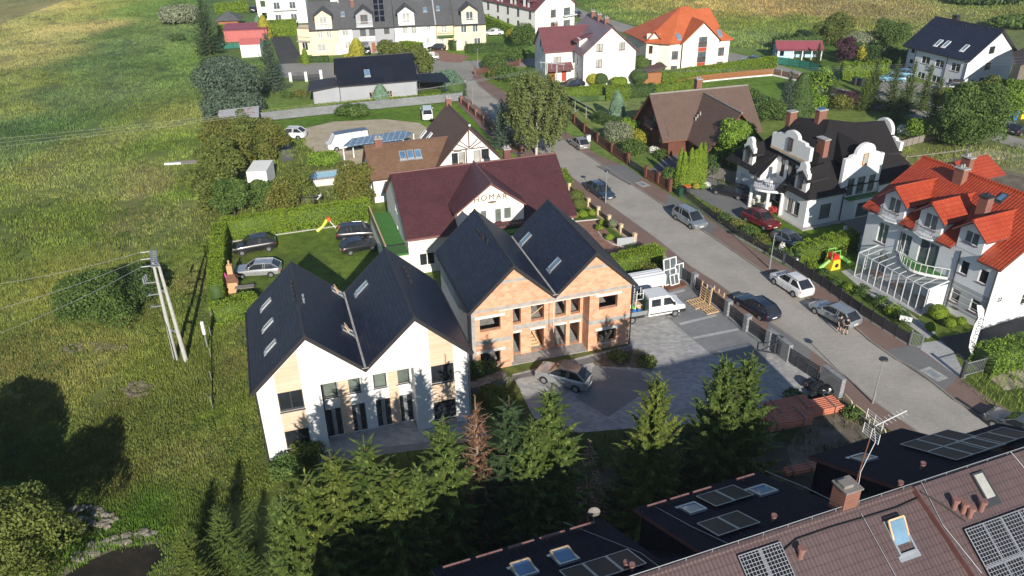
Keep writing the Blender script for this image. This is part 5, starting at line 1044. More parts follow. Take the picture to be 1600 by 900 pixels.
for h in [(.5, 1, 1.2, 2.4), (.5, 3.6, 1.2, 5.0)]: window(Jh, (-5.8, 3.4), (-3.6, 2.4), h, 'frame_brown')
mb = MB(); ap = (2.2, 6.6, 11.0); ap2 = (4.0, 6.6, 11.0)
def tr(*p): mb.slab(p, .18, 0, 1)
tr((10.5, .2, 5.7), (10.5, 13.4, 5.7), ap2); tr((-2.4, .3, 5.75), (10.5, .2, 5.7), ap2, ap); tr((-6.3, 3.2, 5.75), (-2.4, .3, 5.75), ap); tr((-6.3, 13.4, 5.7), (-6.3, 3.2, 5.75), ap); tr((10.5, 13.4, 5.7), (-6.3, 13.4, 5.7), ap, ap2)
tr((-.4, -.5, 5.75), (3.8, -.5, 9.45), (3.8, 5.0, 9.45), (-.4, .6, 5.75)); tr((7.9, -.5, 5.75), (3.8, -.5, 9.45), (3.8, 5.0, 9.45), (7.9, .6, 5.75))
tr((-6.5, 2.7, 5.7), (-4.8, 2.2, 7.9), (-1.8, 5.2, 7.9), (-4.6, 5, 5.9)); tr((-3.0, 1.5, 5.7), (-4.8, 2.2, 7.9), (-1.8, 5.2, 7.9), (-1.8, 3, 6.4))
tr((10.6, 6.0, 7), (9.6, 9, 10.0), (3, 9, 10), (3, 6, 7)); tr((10.6, 12, 7), (9.6, 9, 10.0), (3, 9, 10), (3, 12, 7))
mb.build('roof', ['roof_orange', 'roof_orange'], Jh)
skylight(Jh, [(-2.4, .3, 5.75), (10.5, .2, 5.7), ap2], 1060, 57, w=.9, l=1.4, pane='glass_sky', frame='galv'); skylight(Jh, [(-2.4, .3, 5.75), (10.5, .2, 5.7), ap2], 1124, 52, w=.9, l=1.4, pane='glass_sky', frame='galv')
# == brown brick house K
Kh = house('brown_brick_house', 'brown-brick house with broad brown tiled roofs crossing at right angles', 22.6, 107.0, 15.4)
mb = MB(); mb.wall((-.8, 9.4), (-.8, -.2), [(0, 0), (9.6, 0), (9.6, 2.9), (4.8, 7.3), (0, 2.9)], [(6.3, .9, 7.5, 2.2), (1.6, .9, 2.8, 2.2), (4.0, 3.2, 5.4, 5.3)], .15)
mb.wall((-.8, 0), (12.4, 0), [(0, 0), (13.2, 0), (13.2, 2.9), (0, 2.9)]); mb.wall((12.4, 0), (12.4, 9.4), [(0, 0), (9.4, 0), (9.4, 2.9), (4.7, 7.3), (0, 2.9)]); mb.wall((12.4, 9.4), (-.8, 9.4), [(0, 0), (13.2, 0), (13.2, 2.9), (0, 2.9)])
mb.wall((2.4, -5.2), (10.2, -5.2), [(0, 0), (7.8, 0), (7.8, 2.9), (3.9, 7.0), (0, 2.9)], [(1.2, .9, 2.6, 2.2), (3.2, 3.4, 4.6, 5.0), (5.2, .9, 6.6, 2.2)], .15); mb.wall((10.2, -5.2), (10.2, 0), [(0, 0), (5.2, 0), (5.2, 2.9), (0, 2.9)]); mb.wall((2.4, 0), (2.4, -5.2), [(0, 0), (5.2, 0), (5.2, 2.9), (0, 2.9)], [(1.5, .1, 2.6, 2.2)], .15)
mb.build('wall', 'brick_brown', Kh)
for h in [(6.3, .9, 7.5, 2.2), (1.6, .9, 2.8, 2.2), (4.0, 3.2, 5.4, 5.3)]: window(Kh, (-.8, 9.4), (-.8, -.2), h, 'frame_brown', 'glass_grey')
for h in [(1.2, .9, 2.6, 2.2), (5.2, .9, 6.6, 2.2)]: window(Kh, (2.4, -5.2), (10.2, -5.2), h, 'frame_brown', 'glass_dark')
window(Kh, (2.4, -5.2), (10.2, -5.2), (3.2, 3.4, 4.6, 5.0), 'frame_white', 'glass_curtain')
mb = MB(); gable_roof(mb, -.8, 12.4, 0, 9.4, 2.75, 7.35, 'x', .6, 1.1, .2); mb.build('roof', ['roof_brown_dark', 'brown_wood'], Kh)
mb = MB(); mb.slab([(1.8, -6.3, 2.35), (6.3, -6.3, 7.2), (6.3, 4.6, 7.2), (1.8, -.3, 2.35)], .2, 0, 1); mb.slab([(10.8, -6.3, 2.35), (6.3, -6.3, 7.2), (6.3, 4.6, 7.2), (10.8, -.3, 2.35)], .2, 0, 1); mb.tube([(6.3, -6.3, 7.22), (6.3, 4.5, 7.22)], .13, 7, 2); mb.tube([(-1.8, 4.7, 7.56), (13.5, 4.7, 7.56)], .13, 7, 2); mb.build('cross_roof', ['roof_brown_dark', 'brown_wood', 'kerb'], Kh)
mb = MB(); mb.box(-2.0, -.82, 3.2, 5.6, 2.9, 3.1); mb.build('balcony', 'brown_wood', Kh); railing(Kh, [(-.9, 5.6, 3.1), (-1.95, 5.6, 3.1), (-1.95, 3.2, 3.1), (-.9, 3.2, 3.1)], .9, 'frame_dark', 'balcony_railing'); chimney(Kh, 5.8, 5.2, 6.6, 8.9, .8, .8)
for q in ((1090, 184), (1094, 180), (1087, 188)): p = hit(Kh, [(1.8, -6.3, 2.35), (6.3, -6.3, 7.2), (6.3, 4.6, 7.2)], *q); mb = MB(); mb.tube([p, p + V3((0, 0, .5))], .1, 8); mb.build('roof_vent', 'concrete', Kh)
# == white baroque-gabled villa L
V = house('white_villa', 'white villa with curved baroque gables, black hipped roof and brick chimneys', 32.8, 82.2, 22)
def baroque(H, p0, w_, dirv, z0, zs, zt, mat='white', t=.45, r=None, parent=None, name='gable_wall', mb=None):
    """curved parapet gable from p0 along dirv"""
    own = mb is None; mb = mb or MB(); d = V3((*dirv, 0)).normalized(); n = V3((d.y, -d.x, 0)); c = w_ / 2; r = r or w_ * .30
    pts = [(0, z0), (w_, z0), (w_, zs), (w_ - .12 * w_, zs + .02), (w_ - .14 * w_, zs + .25), (c + r, zs + .35)]
    zc = zt - r
    for k in range(0, 11): a = math.pi * k / 10; pts.append((c + r * math.cos(a), max(zc, zs + .36) + r * math.sin(a) * (zt - max(zc, zs + .36)) / r))
    pts += [(c - r, zs + .35), (.14 * w_, zs + .25), (.12 * w_, zs + .02), (0, zs)]
    P = [V3((*p0, 0)) + d * a + V3((0, 0, z)) for a, z in pts]; mb.extr(P, -n * t)
    if own: mb.build(name, mat, H)
mb = MB()
sw = [(1.1, 1.0, 1.95, 2.6), (2.25, 1.0, 3.05, 2.6)]
mb.wall((0, 3.9), (0, 0), [(0, 0), (3.9, 0), (3.9, 3.9), (0, 3.9)], [(3.9 - 1.95, 1.0, 3.9 - 1.1, 2.6), (3.9 - 3.05, 1.0, 3.9 - 2.25, 2.6)], .15)
mb.wall((0, 12.7), (0, 8.3), [(0, 0), (4.4, 0), (4.4, 3.9), (0, 3.9)], [(.9, .1, 3.5, 2.6)], .25)
mb.wall((2.2, 8.3), (2.2, 3.9), [(0, 0), (4.4, 0), (4.4, 6.9), (0, 6.9)], [(.6, .1, 2.0, 2.4), (.7, 3.3, 1.4, 5.6), (1.9, 3.3, 3.2, 5.6)], .15)
mb.wall((0, 8.3), (2.2, 8.3), [(0, 0), (2.2, 0), (2.2, 5.6), (0, 3.9)]); mb.wall((2.2, 3.9), (0, 3.9), [(0, 0), (2.2, 0), (2.2, 3.9), (0, 3.9)])
mb.wall((0, 0), (5.0, 0), [(0, 0), (5, 0), (5, 3.9), (0, 3.9)], [(2.0, .8, 3.5, 2.5)], .15)
mb.wall((9.9, .6), (14.5, .6), [(0, 0), (4.6, 0), (4.6, 3.9), (0, 3.9)], (), .15); mb.wall((14.5, .6), (14.5, 12.7), [(0, 0), (12.1, 0), (12.1, 3.9), (0, 3.9)]); mb.wall((14.5, 12.7), (0, 12.7), [(0, 0), (14.5, 0), (14.5, 3.9), (0, 3.9)])
bay = [(5.0, 0), (5.9, -1.0), (9.0, -1.0), (9.9, .1)]
for a, b in zip(bay, bay[1:]):
    Lw = math.dist(a, b); mb.wall(a, b, [(0, 0), (Lw, 0), (Lw, 2.75), (0, 2.75)], [(.45, .7, 2.35, 2.3)] if Lw > 2 else ([(.25, .8, 1.2, 2.3)] if a[0] > 8 else []), .12)
mb.poly([(5.0, 0, 2.75), (5.9, -1, 2.75), (9.0, -1, 2.75), (9.9, .1, 2.75), (9.9, 1, 2.75), (5, 1, 2.75)]); mb.poly([(9.9, .1, 2.75), (9.9, .1, 0), (9.9, .6, 0), (9.9, .6, 2.75)])
mb.wall((5.0, .02), (9.9, .02), [(0, 2.7), (4.9, 2.7), (4.9, 6.6), (0, 6.6)], [(.35, 2.95, 1.3, 5.0), (1.75, 2.95, 2.85, 5.0), (3.4, 2.95, 4.3, 5.0)], .15)
mb.build('wall', 'white', V)
window(V, (0, 3.9), (0, 0), (3.9 - 1.95, 1.0, 3.9 - 1.1, 2.6), 'frame_brown', 'glass_grey', .1, 0); window(V, (0, 3.9), (0, 0), (3.9 - 3.05, 1.0, 3.9 - 2.25, 2.6), 'frame_brown', 'glass_grey', .1, 0)
window(V, (0, 12.7), (0, 8.3), (.9, .1, 3.5, 2.6), 'lightgrey_door' if 'lightgrey_door' in MATS else 'white_grey', 'white_grey', .2, 0, bar=4, sill=False, name='garage_door')
for h in [(.6, .1, 2.0, 2.4), (.7, 3.3, 1.4, 5.6), (1.9, 3.3, 3.2, 5.6)]: window(V, (2.2, 8.3), (2.2, 3.9), h, 'frame_brown', 'glass_dark', .1, 0 if h[0] < 1.5 else 1, sill=False)
window(V, (0, 0), (5, 0), (2.0, .8, 3.5, 2.5), 'frame_dark', 'glass_blind', .1, 0, bar=4)
for a, b in zip(bay, bay[1:]):
    if a[0] > 5.5: window(V, a, b, (.45, .7, 2.35, 2.3) if a[0] < 8 else (.25, .8, 1.2, 2.3), 'frame_dark', 'glass_grey', .08, 0)
for h in [(.35, 2.95, 1.3, 5.0), (1.75, 2.95, 2.85, 5.0), (3.4, 2.95, 4.3, 5.0)]: window(V, (5.0, .02), (9.9, .02), h, 'frame_brown', 'glass_grey', .1, 0, sill=False)
mb = MB(); AP = (7.0, 6.2, 9.9); AP2 = (5.6, 9.6, 9.4); RT = (12.6, 5.4, 8.9); e = 3.72
def tv(*p): mb.slab(p, .16, 0, 1)
tv((-.45, -.45, e), (5.0, -.45, e), (5.0, .0, 4.15), (9.9, .0, 4.15), (9.9, -.2, e), (16.6, .2, e), RT, AP)
tv((-.45, -.45, e), (-.45, 3.3, e), (2.0, 3.9, 5.7), (2.0, 8.3, 5.9), (-.45, 8.9, e), (-.45, 13.2, e), AP2, AP)
tv((-.45, 13.2, e), (15, 13.2, e), RT, AP, AP2); tv((16.6, .2, e), (15.0, 13.2, e), RT)
tv((10.0, 2.6, 6.3), (15.1, 2.2, 6.0), (15.1, 5.4, 9.0), (8.5, 5.8, 9.4)); tv((10, 9, 6.3), (15.1, 8.6, 6.0), (15.1, 5.4, 9.0), (8.5, 5.8, 9.4))
for yc in (1.5, 10.95):
    for s in (-1, 1): tv((-.25, yc, 6.35), (3.6, yc, 6.9), (2.9, yc + s * 1.15, 5.5), (-.25, yc + s * 1.15, 5.4))
tv((4.6, .5, 6.9), (7.45, .5, 7.9), (7.45, 5.2, 8.8), (5.2, 2.6, 6.7)); tv((10.3, .5, 6.9), (7.45, .5, 7.9), (7.45, 5.2, 8.8), (10.3, 2.6, 6.7))
tv((2.2, 2.9, 8.1), (2.2, 9.1, 8.1), (5.5, 8.5, 9.0), (6.5, 5.5, 9.0))
tv((-.7, 3.0, 3.3), (-.7, 4.6, 3.1), (1.9, 4.6, 5.4), (1.6, 3.4, 5.3)); tv((-.7, 7.7, 3.6), (-.7, 9.6, 3.6), (1.9, 9.6, 5.7), (1.9, 8.0, 5.7)); tv((-.5, 12.2, 3.8), (-.5, 14.6, 3.6), (1.8, 14.2, 5.0), (1.9, 12.4, 5.2))
mb.build('roof', ['roof_felt', 'dark_trim'], V)
for yc in (1.5, 10.95):
    baroque(V, (-.02, yc + .95), 1.9, (0, -1), 3.85, 6.2, 7.35, r=.55); window(V, (-.02, yc + .95), (-.02, yc - .95), (.55, 4.3, 1.3, 6.0), 'frame_brown', 'glass_grey', 0, 0, off=.06)
mb = MB(); baroque(V, (1.7, 9.2), 6.5, (0, -1), 6.7, 8.25, 9.35, r=1.15, mb=mb); mb.build('gable_wall', 'white', V); mb = MB(); mb.box(1.65, 1.9, 2.7, 9.2, 6.4, 6.69); mb.build('cornice', 'cream_post', V)
window(V, (1.7, 9.2), (1.7, 2.7), (2.85, 7.05, 3.65, 8.5), 'frame_brown', 'glass_grey', 0, 0, off=.05)
mb = MB(); baroque(V, (4.35, -.05), 5.5, (1, 0), 5.2, 7.45, 8.95, r=1.35, mb=mb); mb.build('gable_wall', 'white', V); window(V, (4.35, -.05), (9.85, -.05), (2.4, 6.5, 3.15, 7.8), 'frame_orange', 'glass_curtain', 0, 0, off=.05)
mb = MB(); mb.box(4.35, 5.0, -.05, .4, 3.9, 5.19); mb.box(9.2, 9.85, -.05, .4, 5.0, 5.19); mb.split('pier', 'white', V)
mb = MB(); baroque(V, (15.2, 2.4), 6.0, (0, 1), 5.0, 7.2, 9.3, r=1.4, mb=mb); mb.build('gable_wall', 'white', V)
mb = MB(); mb.box(5.1, 9.9, -1.0, .0, 2.76, 2.84); mb.build('balcony_floor', 'turf', V); railing(V, [(5.9, -1, 2.84), (9.0, -1, 2.84), (9.9, 0, 2.84)], .85, 'steel', 'balcony_railing', step=.3)
mb = MB()
for x, y in ((-1.6, 4.6), (-1.6, 7.6), (-.1, 3.95), (-.1, 8.2)): mb.tube([(x, y, 0), (x, y, 2.75)], .2, 10)
mb.split('column', 'white', V)
pts = [(0 - 2.3 * math.sin(math.pi * k / 12), 3.7 + 4.9 * k / 12, 2.75) for k in range(13)]
mb = MB(); mb.extr([(2.15, 3.95, 2.72)] + pts + [(2.15, 8.25, 2.72)], (0, 0, .25)); mb.build('balcony', 'white_grey', V); railing(V, [(p[0], p[1], 3.0) for p in pts], .95, 'frame_dark', 'balcony_railing', step=.16)
chimney(V, 6.6, 7.2, 9, 10.8, 1.1, .7, pots=0); chimney(V, 5.0, 10.2, 8, 10.0, 1.0, .7, pots=0); chimney(V, 4.1, 3.5, 6.5, 8.8, .7, 1.3, pots=0)
mb = MB(); mb.tube([(6.6, 7.2, 10.93), (6.6, 7.2, 11.05)], .4, 10); mb.build('chimney_hood', 'sign_blue', V); pipe(V, 5.0, -.1, 0, 3.6); pipe(V, .1, 3.95, 0, 3.6); pipe(V, 9.95, .5, 0, 3.6)
mb = MB(); mb.box(-.6, 5.2, -.6, -.01, .0, .12); mb.box(-.6, -.01, -.01, 3.8, .0, .12); mb.box(5.2, 10.4, -1.7, -1.02, 0, .12); mb.build('plinth_paving', 'concrete', V)
shed = thing('lean_to_shed', 'low dark-roofed white shed between the villa and the red-roofed house', 'shed', *G(1345, 395).xy, R(22)); mb = MB(); mb.box(0, 4, 0, 3, 0, 1.9); mb.build('wall', 'white_grey', shed); mb = MB(); mb.slab([(-.2, -.3, 2.1), (4.2, -.3, 2.1), (4.2, 3.2, 2.4), (-.2, 3.2, 2.4)], .1); mb.build('roof', 'roof_graphite', shed)
cf = thing('balcony_table_set', 'small metal table and chairs standing on the round balcony of the villa', 'table', *worldp(V, (-.9, 6.0, 0)).xy, R(22), z=3.0); mb = MB(); mb.tube([(0, 0, .7), (0, 0, .74)], .4, 12); mb.tube([(0, 0, 0), (0, 0, .7)], .04, 6); mb.build('tabletop', 'white_grey', cf)
for dx, dy, wh in ((.1, .9, 'left of'), (.1, -.9, 'right of'), (.8, .3, 'behind')):
    c = thing('garden_chair', 'pale metal chair ' + wh + ' the table on the round villa balcony', 'chair', *worldp(V, (-.9 + dx, 6.0 + dy, 0)).xy, R(22 + dx * 60), 'chairs on the round balcony', z=3.0); mb = MB(); mb.box(-.2, .2, -.2, .2, .42, .46); mb.build('seat', 'white_grey', c); mb = MB(); mb.box(-.2, .2, .18, .22, .46, .9); mb.build('backrest', 'white_grey', c); mb = MB()
    for a in (-.17, .17):
        for b in (-.17, .17): mb.box(a - .02, a + .02, b - .02, b + .02, 0, .42)
    mb.split('leg', 'white_grey', c)
# == red-roofed guest house with the conservatory
M = house('red_roofed_house', 'white three-dormer house with bright red tile roof and a glass conservatory, number 22', 41.4, 60.3, 23.5)
Y1 = 14.5; mb = MB()
st = [(.65, 1.2, 1.6, 2.45), (2.7, 1.2, 3.65, 2.5), (.72, 4.1, 1.6, 5.4), (2.65, 4.1, 3.5, 5.4), (8.9, 3.2, 10.4, 5.3), (12 - .3, 3.2, 12.9, 5.3), (5.9, 3.1, 8.0, 5.6), (11.0, 0.3, 12.2, 2.3)]
mb.wall((0, Y1), (0, 0), [(0, 0), (Y1, 0), (Y1, 6.4), (0, 6.4)], [(Y1 - b, z0, Y1 - a, z1) for a, z0, b, z1 in st], .15)
mb.wall((0, 0), (12, 0), [(0, 0), (12, 0), (12, 6.4), (6.3, 10.0), (0, 6.4)], [(4.6, 4.2, 5.8, 5.5), (4.4, 1.2, 5.8, 2.5)], .15); mb.wall((12, 0), (12, Y1), [(0, 0), (Y1, 0), (Y1, 6.4), (0, 6.4)]); mb.wall((12, Y1), (0, Y1), [(0, 0), (12, 0), (12, 6.4), (6, 10.0), (0, 6.4)])
DC = (3.15, 7.45, 11.65)
for c in DC:
    mb.wall((-.03, c + 1.25), (-.03, c - 1.25), [(0, 6.3), (2.5, 6.3), (2.5, 8.15), (1.25, 9.1), (0, 8.15)], [(.55, 6.7 if c > 4 else 7.05, 1.95, 8.2)], .15)
    for s in (-1, 1): mb.poly([(-.03, c + s * 1.25, 6.3), (-.03, c + s * 1.25, 8.15), (3.2, c + s * 1.25, 8.15)])
mb.build('wall', 'white_grey', M)
mb = MB(); mb.wall((0, 0), (12, 0), [(0, 2.8), (12, 2.8), (12, 6.35), (0, 6.35)], [(4.6, 4.2, 5.8, 5.5)], .01, off=.006); mb.build('sunlit_white_skin', 'white', M)  # whiter skin over the sun-facing wall, its sunlit look put into the colour
mb = MB()
for k in range(4): z = .85 + k * .62; mb.wall((0, 4.0), (0, 0), [(0, z), (4.0, z), (4.0, z + .05), (0, z + .05)], (), .01, off=.02); mb.wall((0, 0), (12, 0), [(0, z), (12, z), (12, z + .05), (0, z + .05)], (), .01, off=.02)
mb.build('groove_lines', 'white', M)
mb = MB(); mb.wall((0, 4.0), (0, 0), [(0, .6), (4.0, .6), (4.0, 3.15), (0, 3.15)], [(4 - b, z0, 4 - a, z1) for a, z0, b, z1 in st[:2]], .02, off=.008); mb.build('base_band', 'band_grey', M)
for a, z0, b, z1 in st: window(M, (0, Y1), (0, 0), (Y1 - b, z0, Y1 - a, z1), 'frame_white', 'glass_dark' if a < 4 else 'glass_grey', .1, 1 if b - a > 1 else 0, sillmat='maroon_trim')
for h in [(4.6, 4.2, 5.8, 5.5), (4.4, 1.2, 5.8, 2.5)]: window(M, (0, 0), (12, 0), h)
for c in DC: window(M, (-.03, c + 1.25), (-.03, c - 1.25), (.55, 6.7 if c > 4 else 7.05, 1.95, 8.2), 'frame_white', 'glass_grey', .1, 1, sillmat='maroon_trim', name='dormer_window')
mb = MB(); e = 6.25; rz_ = 10.35; S0 = [(-.55, -.5, e), (6.4, -.5, rz_), (6.4, Y1 + .4, rz_), (-.55, Y1 + .4, e)]
mb.slab([(-.55, -.5, e), (6.4, -.5, rz_), (6.4, Y1 + .4, rz_), (-.55, Y1 + .4, e), (-.55, 13.0, e), (.05, 13.0, e + .36), (.05, 10.3, e + .36), (-.55, 10.3, e), (-.55, 8.8, e), (.05, 8.8, e + .36), (.05, 6.1, e + .36), (-.55, 6.1, e), (-.55, 4.5, e), (.05, 4.5, e + .36), (.05, 1.8, e + .36), (-.55, 1.8, e)], .2, 0, 1)
mb.slab([(12.6, -.5, e), (6.4, -.5, rz_), (6.4, Y1 + .4, rz_), (12.6, Y1 + .4, e)], .2, 0, 1)
for c in DC:
    for s in (-1, 1): mb.slab([(-.5, c, 9.35), (5.0, c, 9.35), (2.6, c + s * 1.75, 7.95), (-.5, c + s * 1.75, 7.95)], .15, 0, 1)
    mb.tube([(-.5, c, 9.38), (4.9, c, 9.38)], .12, 7, 0)
mb.tube([(6.4, -.5, rz_), (6.4, Y1 + .4, rz_)], .14, 7, 0)
mb.slab([(9.0, 11, 8.5), (9.0, 13.5, 9.8), (14, 13.5, 9.8), (14, 11, 8.5)], .15, 0, 1); mb.slab([(9.0, 16, 8.5), (9.0, 13.5, 9.8), (14, 13.5, 9.8), (14, 16, 8.5)], .15, 0, 1)
mb.build('roof', ['roof_red', 'maroon_trim'], M)
trM = [(-.55, -.5, e), (6.4, -.5, rz_), (6.4, Y1, rz_)]
chimney(M, 3.0, 4.9, 7.8, 10.3, .8, .9, pots=1, cap='dark_trim'); chimney(M, 5.3, 9.6, 9.3, 11.0, .7, 1.0); chimney(M, 8.4, 11.5, 9, 11.0, .6, 1.0); chimney(M, 9.0, 4.0, 8.5, 11, .8, .8); skylight(M, trM, 1566, 309, w=.7, l=1.0, frame='frame_dark', pane='glass_blue')
railing(M, [(-.02, 8.7, 6.2), (-.7, 8.5, 6.2), (-1.0, 7.45, 6.2), (-.7, 6.4, 6.2), (-.02, 6.2, 6.2)], .95, 'steel', 'balcony_railing', step=.15); railing(M, [(-.02, 12.9, 6.2), (-.7, 12.7, 6.2), (-1.0, 11.65, 6.2), (-.7, 10.6, 6.2), (-.02, 10.4, 6.2)], .95, 'steel', 'balcony_railing', step=.15)
for c in DC[1:]: mb = MB(); mb.extr([(-.02, c + 1.25, 6.05), (-.7, c + 1.05, 6.05), (-1.0, c, 6.05), (-.7, c - 1.05, 6.05), (-.02, c - 1.25, 6.05)], (0, 0, .06)); mb.build('balcony', 'white_grey', M)
pts = [(-.05 - 1.7 * math.sin(math.pi * k / 12), 4.3 + 5.6 * k / 12, 2.95) for k in range(13)]
mb = MB(); mb.extr(pts, (0, 0, .22)); mb.build('curved_balcony', 'white', M); mb = MB(); mb.poly([(p[0] + .08, p[1], 3.19) for p in pts]); mb.build('balcony_turf', 'turf', M)
mb = MB()
for a, b in zip(pts, pts[1:]): mb.bar((a[0], a[1], 4.0), (b[0], b[1], 4.0), .05); mb.bar((a[0], a[1], 3.17), (a[0], a[1], 4.0), .04)
mb.build('balcony_railing', 'frame_white', M); pipe(M, -.08, 3.75, 0, 6.1); pipe(M, -.08, .06, 0, 6.1); pipe(M, -.1, 10.0, 2.9, 6.1, 'galv')
text(M, '22', 1.3, 2.75, -.03, .55, 'letters_dark'); mb = MB(); mb.tube([(-.03, 3.1, .75), (-.03, 2.5, .75)], .09, 6); mb.build('house_lamp', 'frame_dark', M)
K2 = thing('conservatory', 'white-framed glass conservatory with sloping glass roof along the front of the red-roofed house', 'conservatory', *worldp(M, (0, 0, 0)).xy, R(23.5))
fr = MB(); gl = MB(); ya, yb_, xf = 4.1, 12.4, -2.5
n = 10
for k in range(n + 1): y = ya + (yb_ - ya) * k / n; fr.box(xf - .035, xf + .035, y - .035, y + .035, .06, 2.6); fr.bar((xf, y, 2.62), (-.1, y, 2.95), .06)
for z in (.08, 2.6): fr.bar((xf, ya, z), (xf, yb_, z), .06)
for y in (ya, yb_): fr.bar((xf, y, .08), (-.05, y, .08), .08); fr.bar((xf, y, 2.6), (-.05, y, 2.9), .1); fr.bar((-1.25, y, .1), (-1.25, y, 2.75), .08)
gl.poly([(xf, ya, .1), (xf, yb_, .1), (xf, yb_, 2.55), (xf, ya, 2.55)]); gl.poly([(xf, ya, 2.66), (xf, yb_, 2.66), (-.1, yb_, 2.98), (-.1, ya, 2.98)]); gl.poly([(xf, yb_, .1), (-.05, yb_, .1), (-.05, yb_, 2.8), (xf, yb_, 2.6)])
fr.build('frame', 'white_grey', K2); gl.build('glazing', 'glass_clear', K2); mb = MB(); mb.box(xf + .2, -.1, ya - .02, ya + .02, .1, 2.6); mb.build('white_blind', 'cloth_white', K2); mb = MB(); mb.box(xf - .4, -.05, ya - .1, yb_ + .2, 0.005, .055); mb.build('floor', 'paver_strip', K2)
for k, y in enumerate((5.5, 8.2, 10.9)):
    tb_ = thing('cafe_table', ['dark table inside the conservatory nearest its door end', 'dark table in the middle of the conservatory', 'dark table inside the conservatory at its far end'][k], 'table', *worldp(M, (-1.3, y, 0)).xy, R(23.5), 'tables in the conservatory', z=.055); mb = MB(); mb.box(-.45, .45, -.6, .6, .7, .74); mb.build('tabletop', 'brown_wood', tb_); mb = MB()
    for a in (-.38, .38):
        for b in (-.5, .5): mb.box(a - .03, a + .03, b - .03, b + .03, 0, .7)
    mb.split('leg', 'frame_dark', tb_)
# == villa with the dark roof, upper right
N = house('black_roofed_guest_house', 'pale grey guest house with large black roof and WILLA LAILA on its wall', 78.8, 138.3, 23.5)
mb = MB(); st = [(1.2, 2.8, 3.0, 4.2), (4.5, 2.8, 6.3, 4.1), (7.5, 2.8, 9.3, 4.1), (1.2, .2, 3.0, 1.4), (4.5, .1, 6.3, 1.3), (7.9, .1, 9.5, 1.2)]; D = 13
mb.wall((-.5, 10.7), (-.5, 0), [(0, 0), (10.7, 0), (10.7, 5.3), (0, 5.3)], [(10.7 - b, z0, 10.7 - a, z1) for a, z0, b, z1 in st], .15); mb.wall((0, D), (0, 10.7), [(0, 0), (2.3, 0), (2.3, 5.3), (0, 5.3)], [(.6, 3.9, 1.5, 4.9), (.7, 2.0, 1.6, 2.9), (.7, .6, 1.6, 1.5)], .15); mb.wall((0, 10.7), (-.5, 10.7), [(0, 0), (.5, 0), (.5, 5.3), (0, 5.3)])
sd_ = [(4.5, 5.6, 6.0, 7.0), (4.5, 2.8, 6.0, 4.2), (2.0, .1, 2.7, 1.6), (4.0, .5, 5.2, 1.7), (6.0, .5, 6.7, 1.6)]
mb.wall((-.5, 0), (10.9, 0), [(0, 0), (11.4, 0), (11.4, 5.3), (6.2, 9.3), (0, 5.3)], sd_, .15); mb.wall((10.9, 0), (10.9, D), [(0, 0), (D, 0), (D, 5.3), (0, 5.3)]); mb.wall((10.9, D), (0, D), [(0, 0), (10.9, 0), (10.9, 5.3), (5.2, 9.3), (0, 5.3)])
mb.build('wall', 'white_grey', N)
for a, z0, b, z1 in st: window(N, (-.5, 10.7), (-.5, 0), (10.7 - b, z0, 10.7 - a, z1), 'frame_white', 'glass_dark', .08, 1, sillmat='frame_dark')
for h in [(.6, 3.9, 1.5, 4.9), (.7, 2.0, 1.6, 2.9), (.7, .6, 1.6, 1.5)]: window(N, (0, D), (0, 10.7), h, 'frame_white', 'glass_dark', .08, 0)
for h in sd_: window(N, (-.5, 0), (10.9, 0), h, 'frame_white', 'glass_dark', .08, 0)
mb = MB(); rN = gable_roof(mb, -.5, 10.9, 0, D, 5.25, 9.45, 'y', .55, .6, .22, 0, 1, 5.7); mb.build('roof', ['roof_slate', 'dark_trim'], N)
for q in ((1467, 67), (1479, 69), (1508, 75)): skylight(N, rN[0], *q, w=.75, l=1.5, pane='glass_sky', frame='frame_white')
chimney(N, 5.9, 9.4, 8.8, 10.4, .8, 1.0, 'dark_trim', 'dark_trim', pots=0); roof_vents(N, rN[0], [(1504, 41), (1509, 42), (1545, 47)])
text(N, 'WILLA', -.53, 2.35, 7.2, .42, 'letters_dark', spacing=1.6, rz=-math.pi / 2, name='lettering'); text(N, 'LAILA', -.53, 1.85, 7.2, .62, 'letters_dark', rz=-math.pi / 2, name='lettering')
for y in (0.02, 4.0, 10.7, D): pipe(N, -.58 if y < 11 else -.08, y + .05, 0, 5.1, 'dark_trim')
O = house('taupe_house', 'grey-brown house cut by the right edge of the picture', *G(1577, 165).xy, -25)
mb = MB(); mb.wall((0, 9), (0, 0), [(0, 1.9), (9, 1.9), (9, 6.6), (0, 6.6)], (), .12); mb.wall((0, 0), (12, 0), [(0, 1.9), (12, 1.9), (12, 6.6), (6, 9.8), (0, 6.6)], [(2.2, 3.2, 4.0, 4.8), (2.4, 2.0, 4, 2.4)], .15); mb.wall((12, 0), (12, 9), [(0, 0), (9, 0), (9, 6.6), (0, 6.6)]); mb.wall((12, 9), (0, 9), [(0, 0), (12, 0), (12, 6.6), (6, 9.8), (0, 6.6)]); mb.build('wall', 'taupe', O)
mb = MB(); mb.wall((0, 9), (0, 0), [(0, 0), (9, 0), (9, 1.9), (0, 1.9)]); mb.wall((0, 0), (12, 0), [(0, 0), (12, 0), (12, 1.9), (0, 1.9)]); mb.build('base_wall', 'brick_brown', O); window(O, (0, 0), (12, 0), (2.2, 3.2, 4.0, 4.8), 'frame_orange', 'glass_dark')
mb = MB(); gable_roof(mb, 0, 12, 0, 9, 6.6, 9.9, 'y', .6, .7, .2); mb.build('roof', ['roof_brown_dark', 'dark_trim'], O)
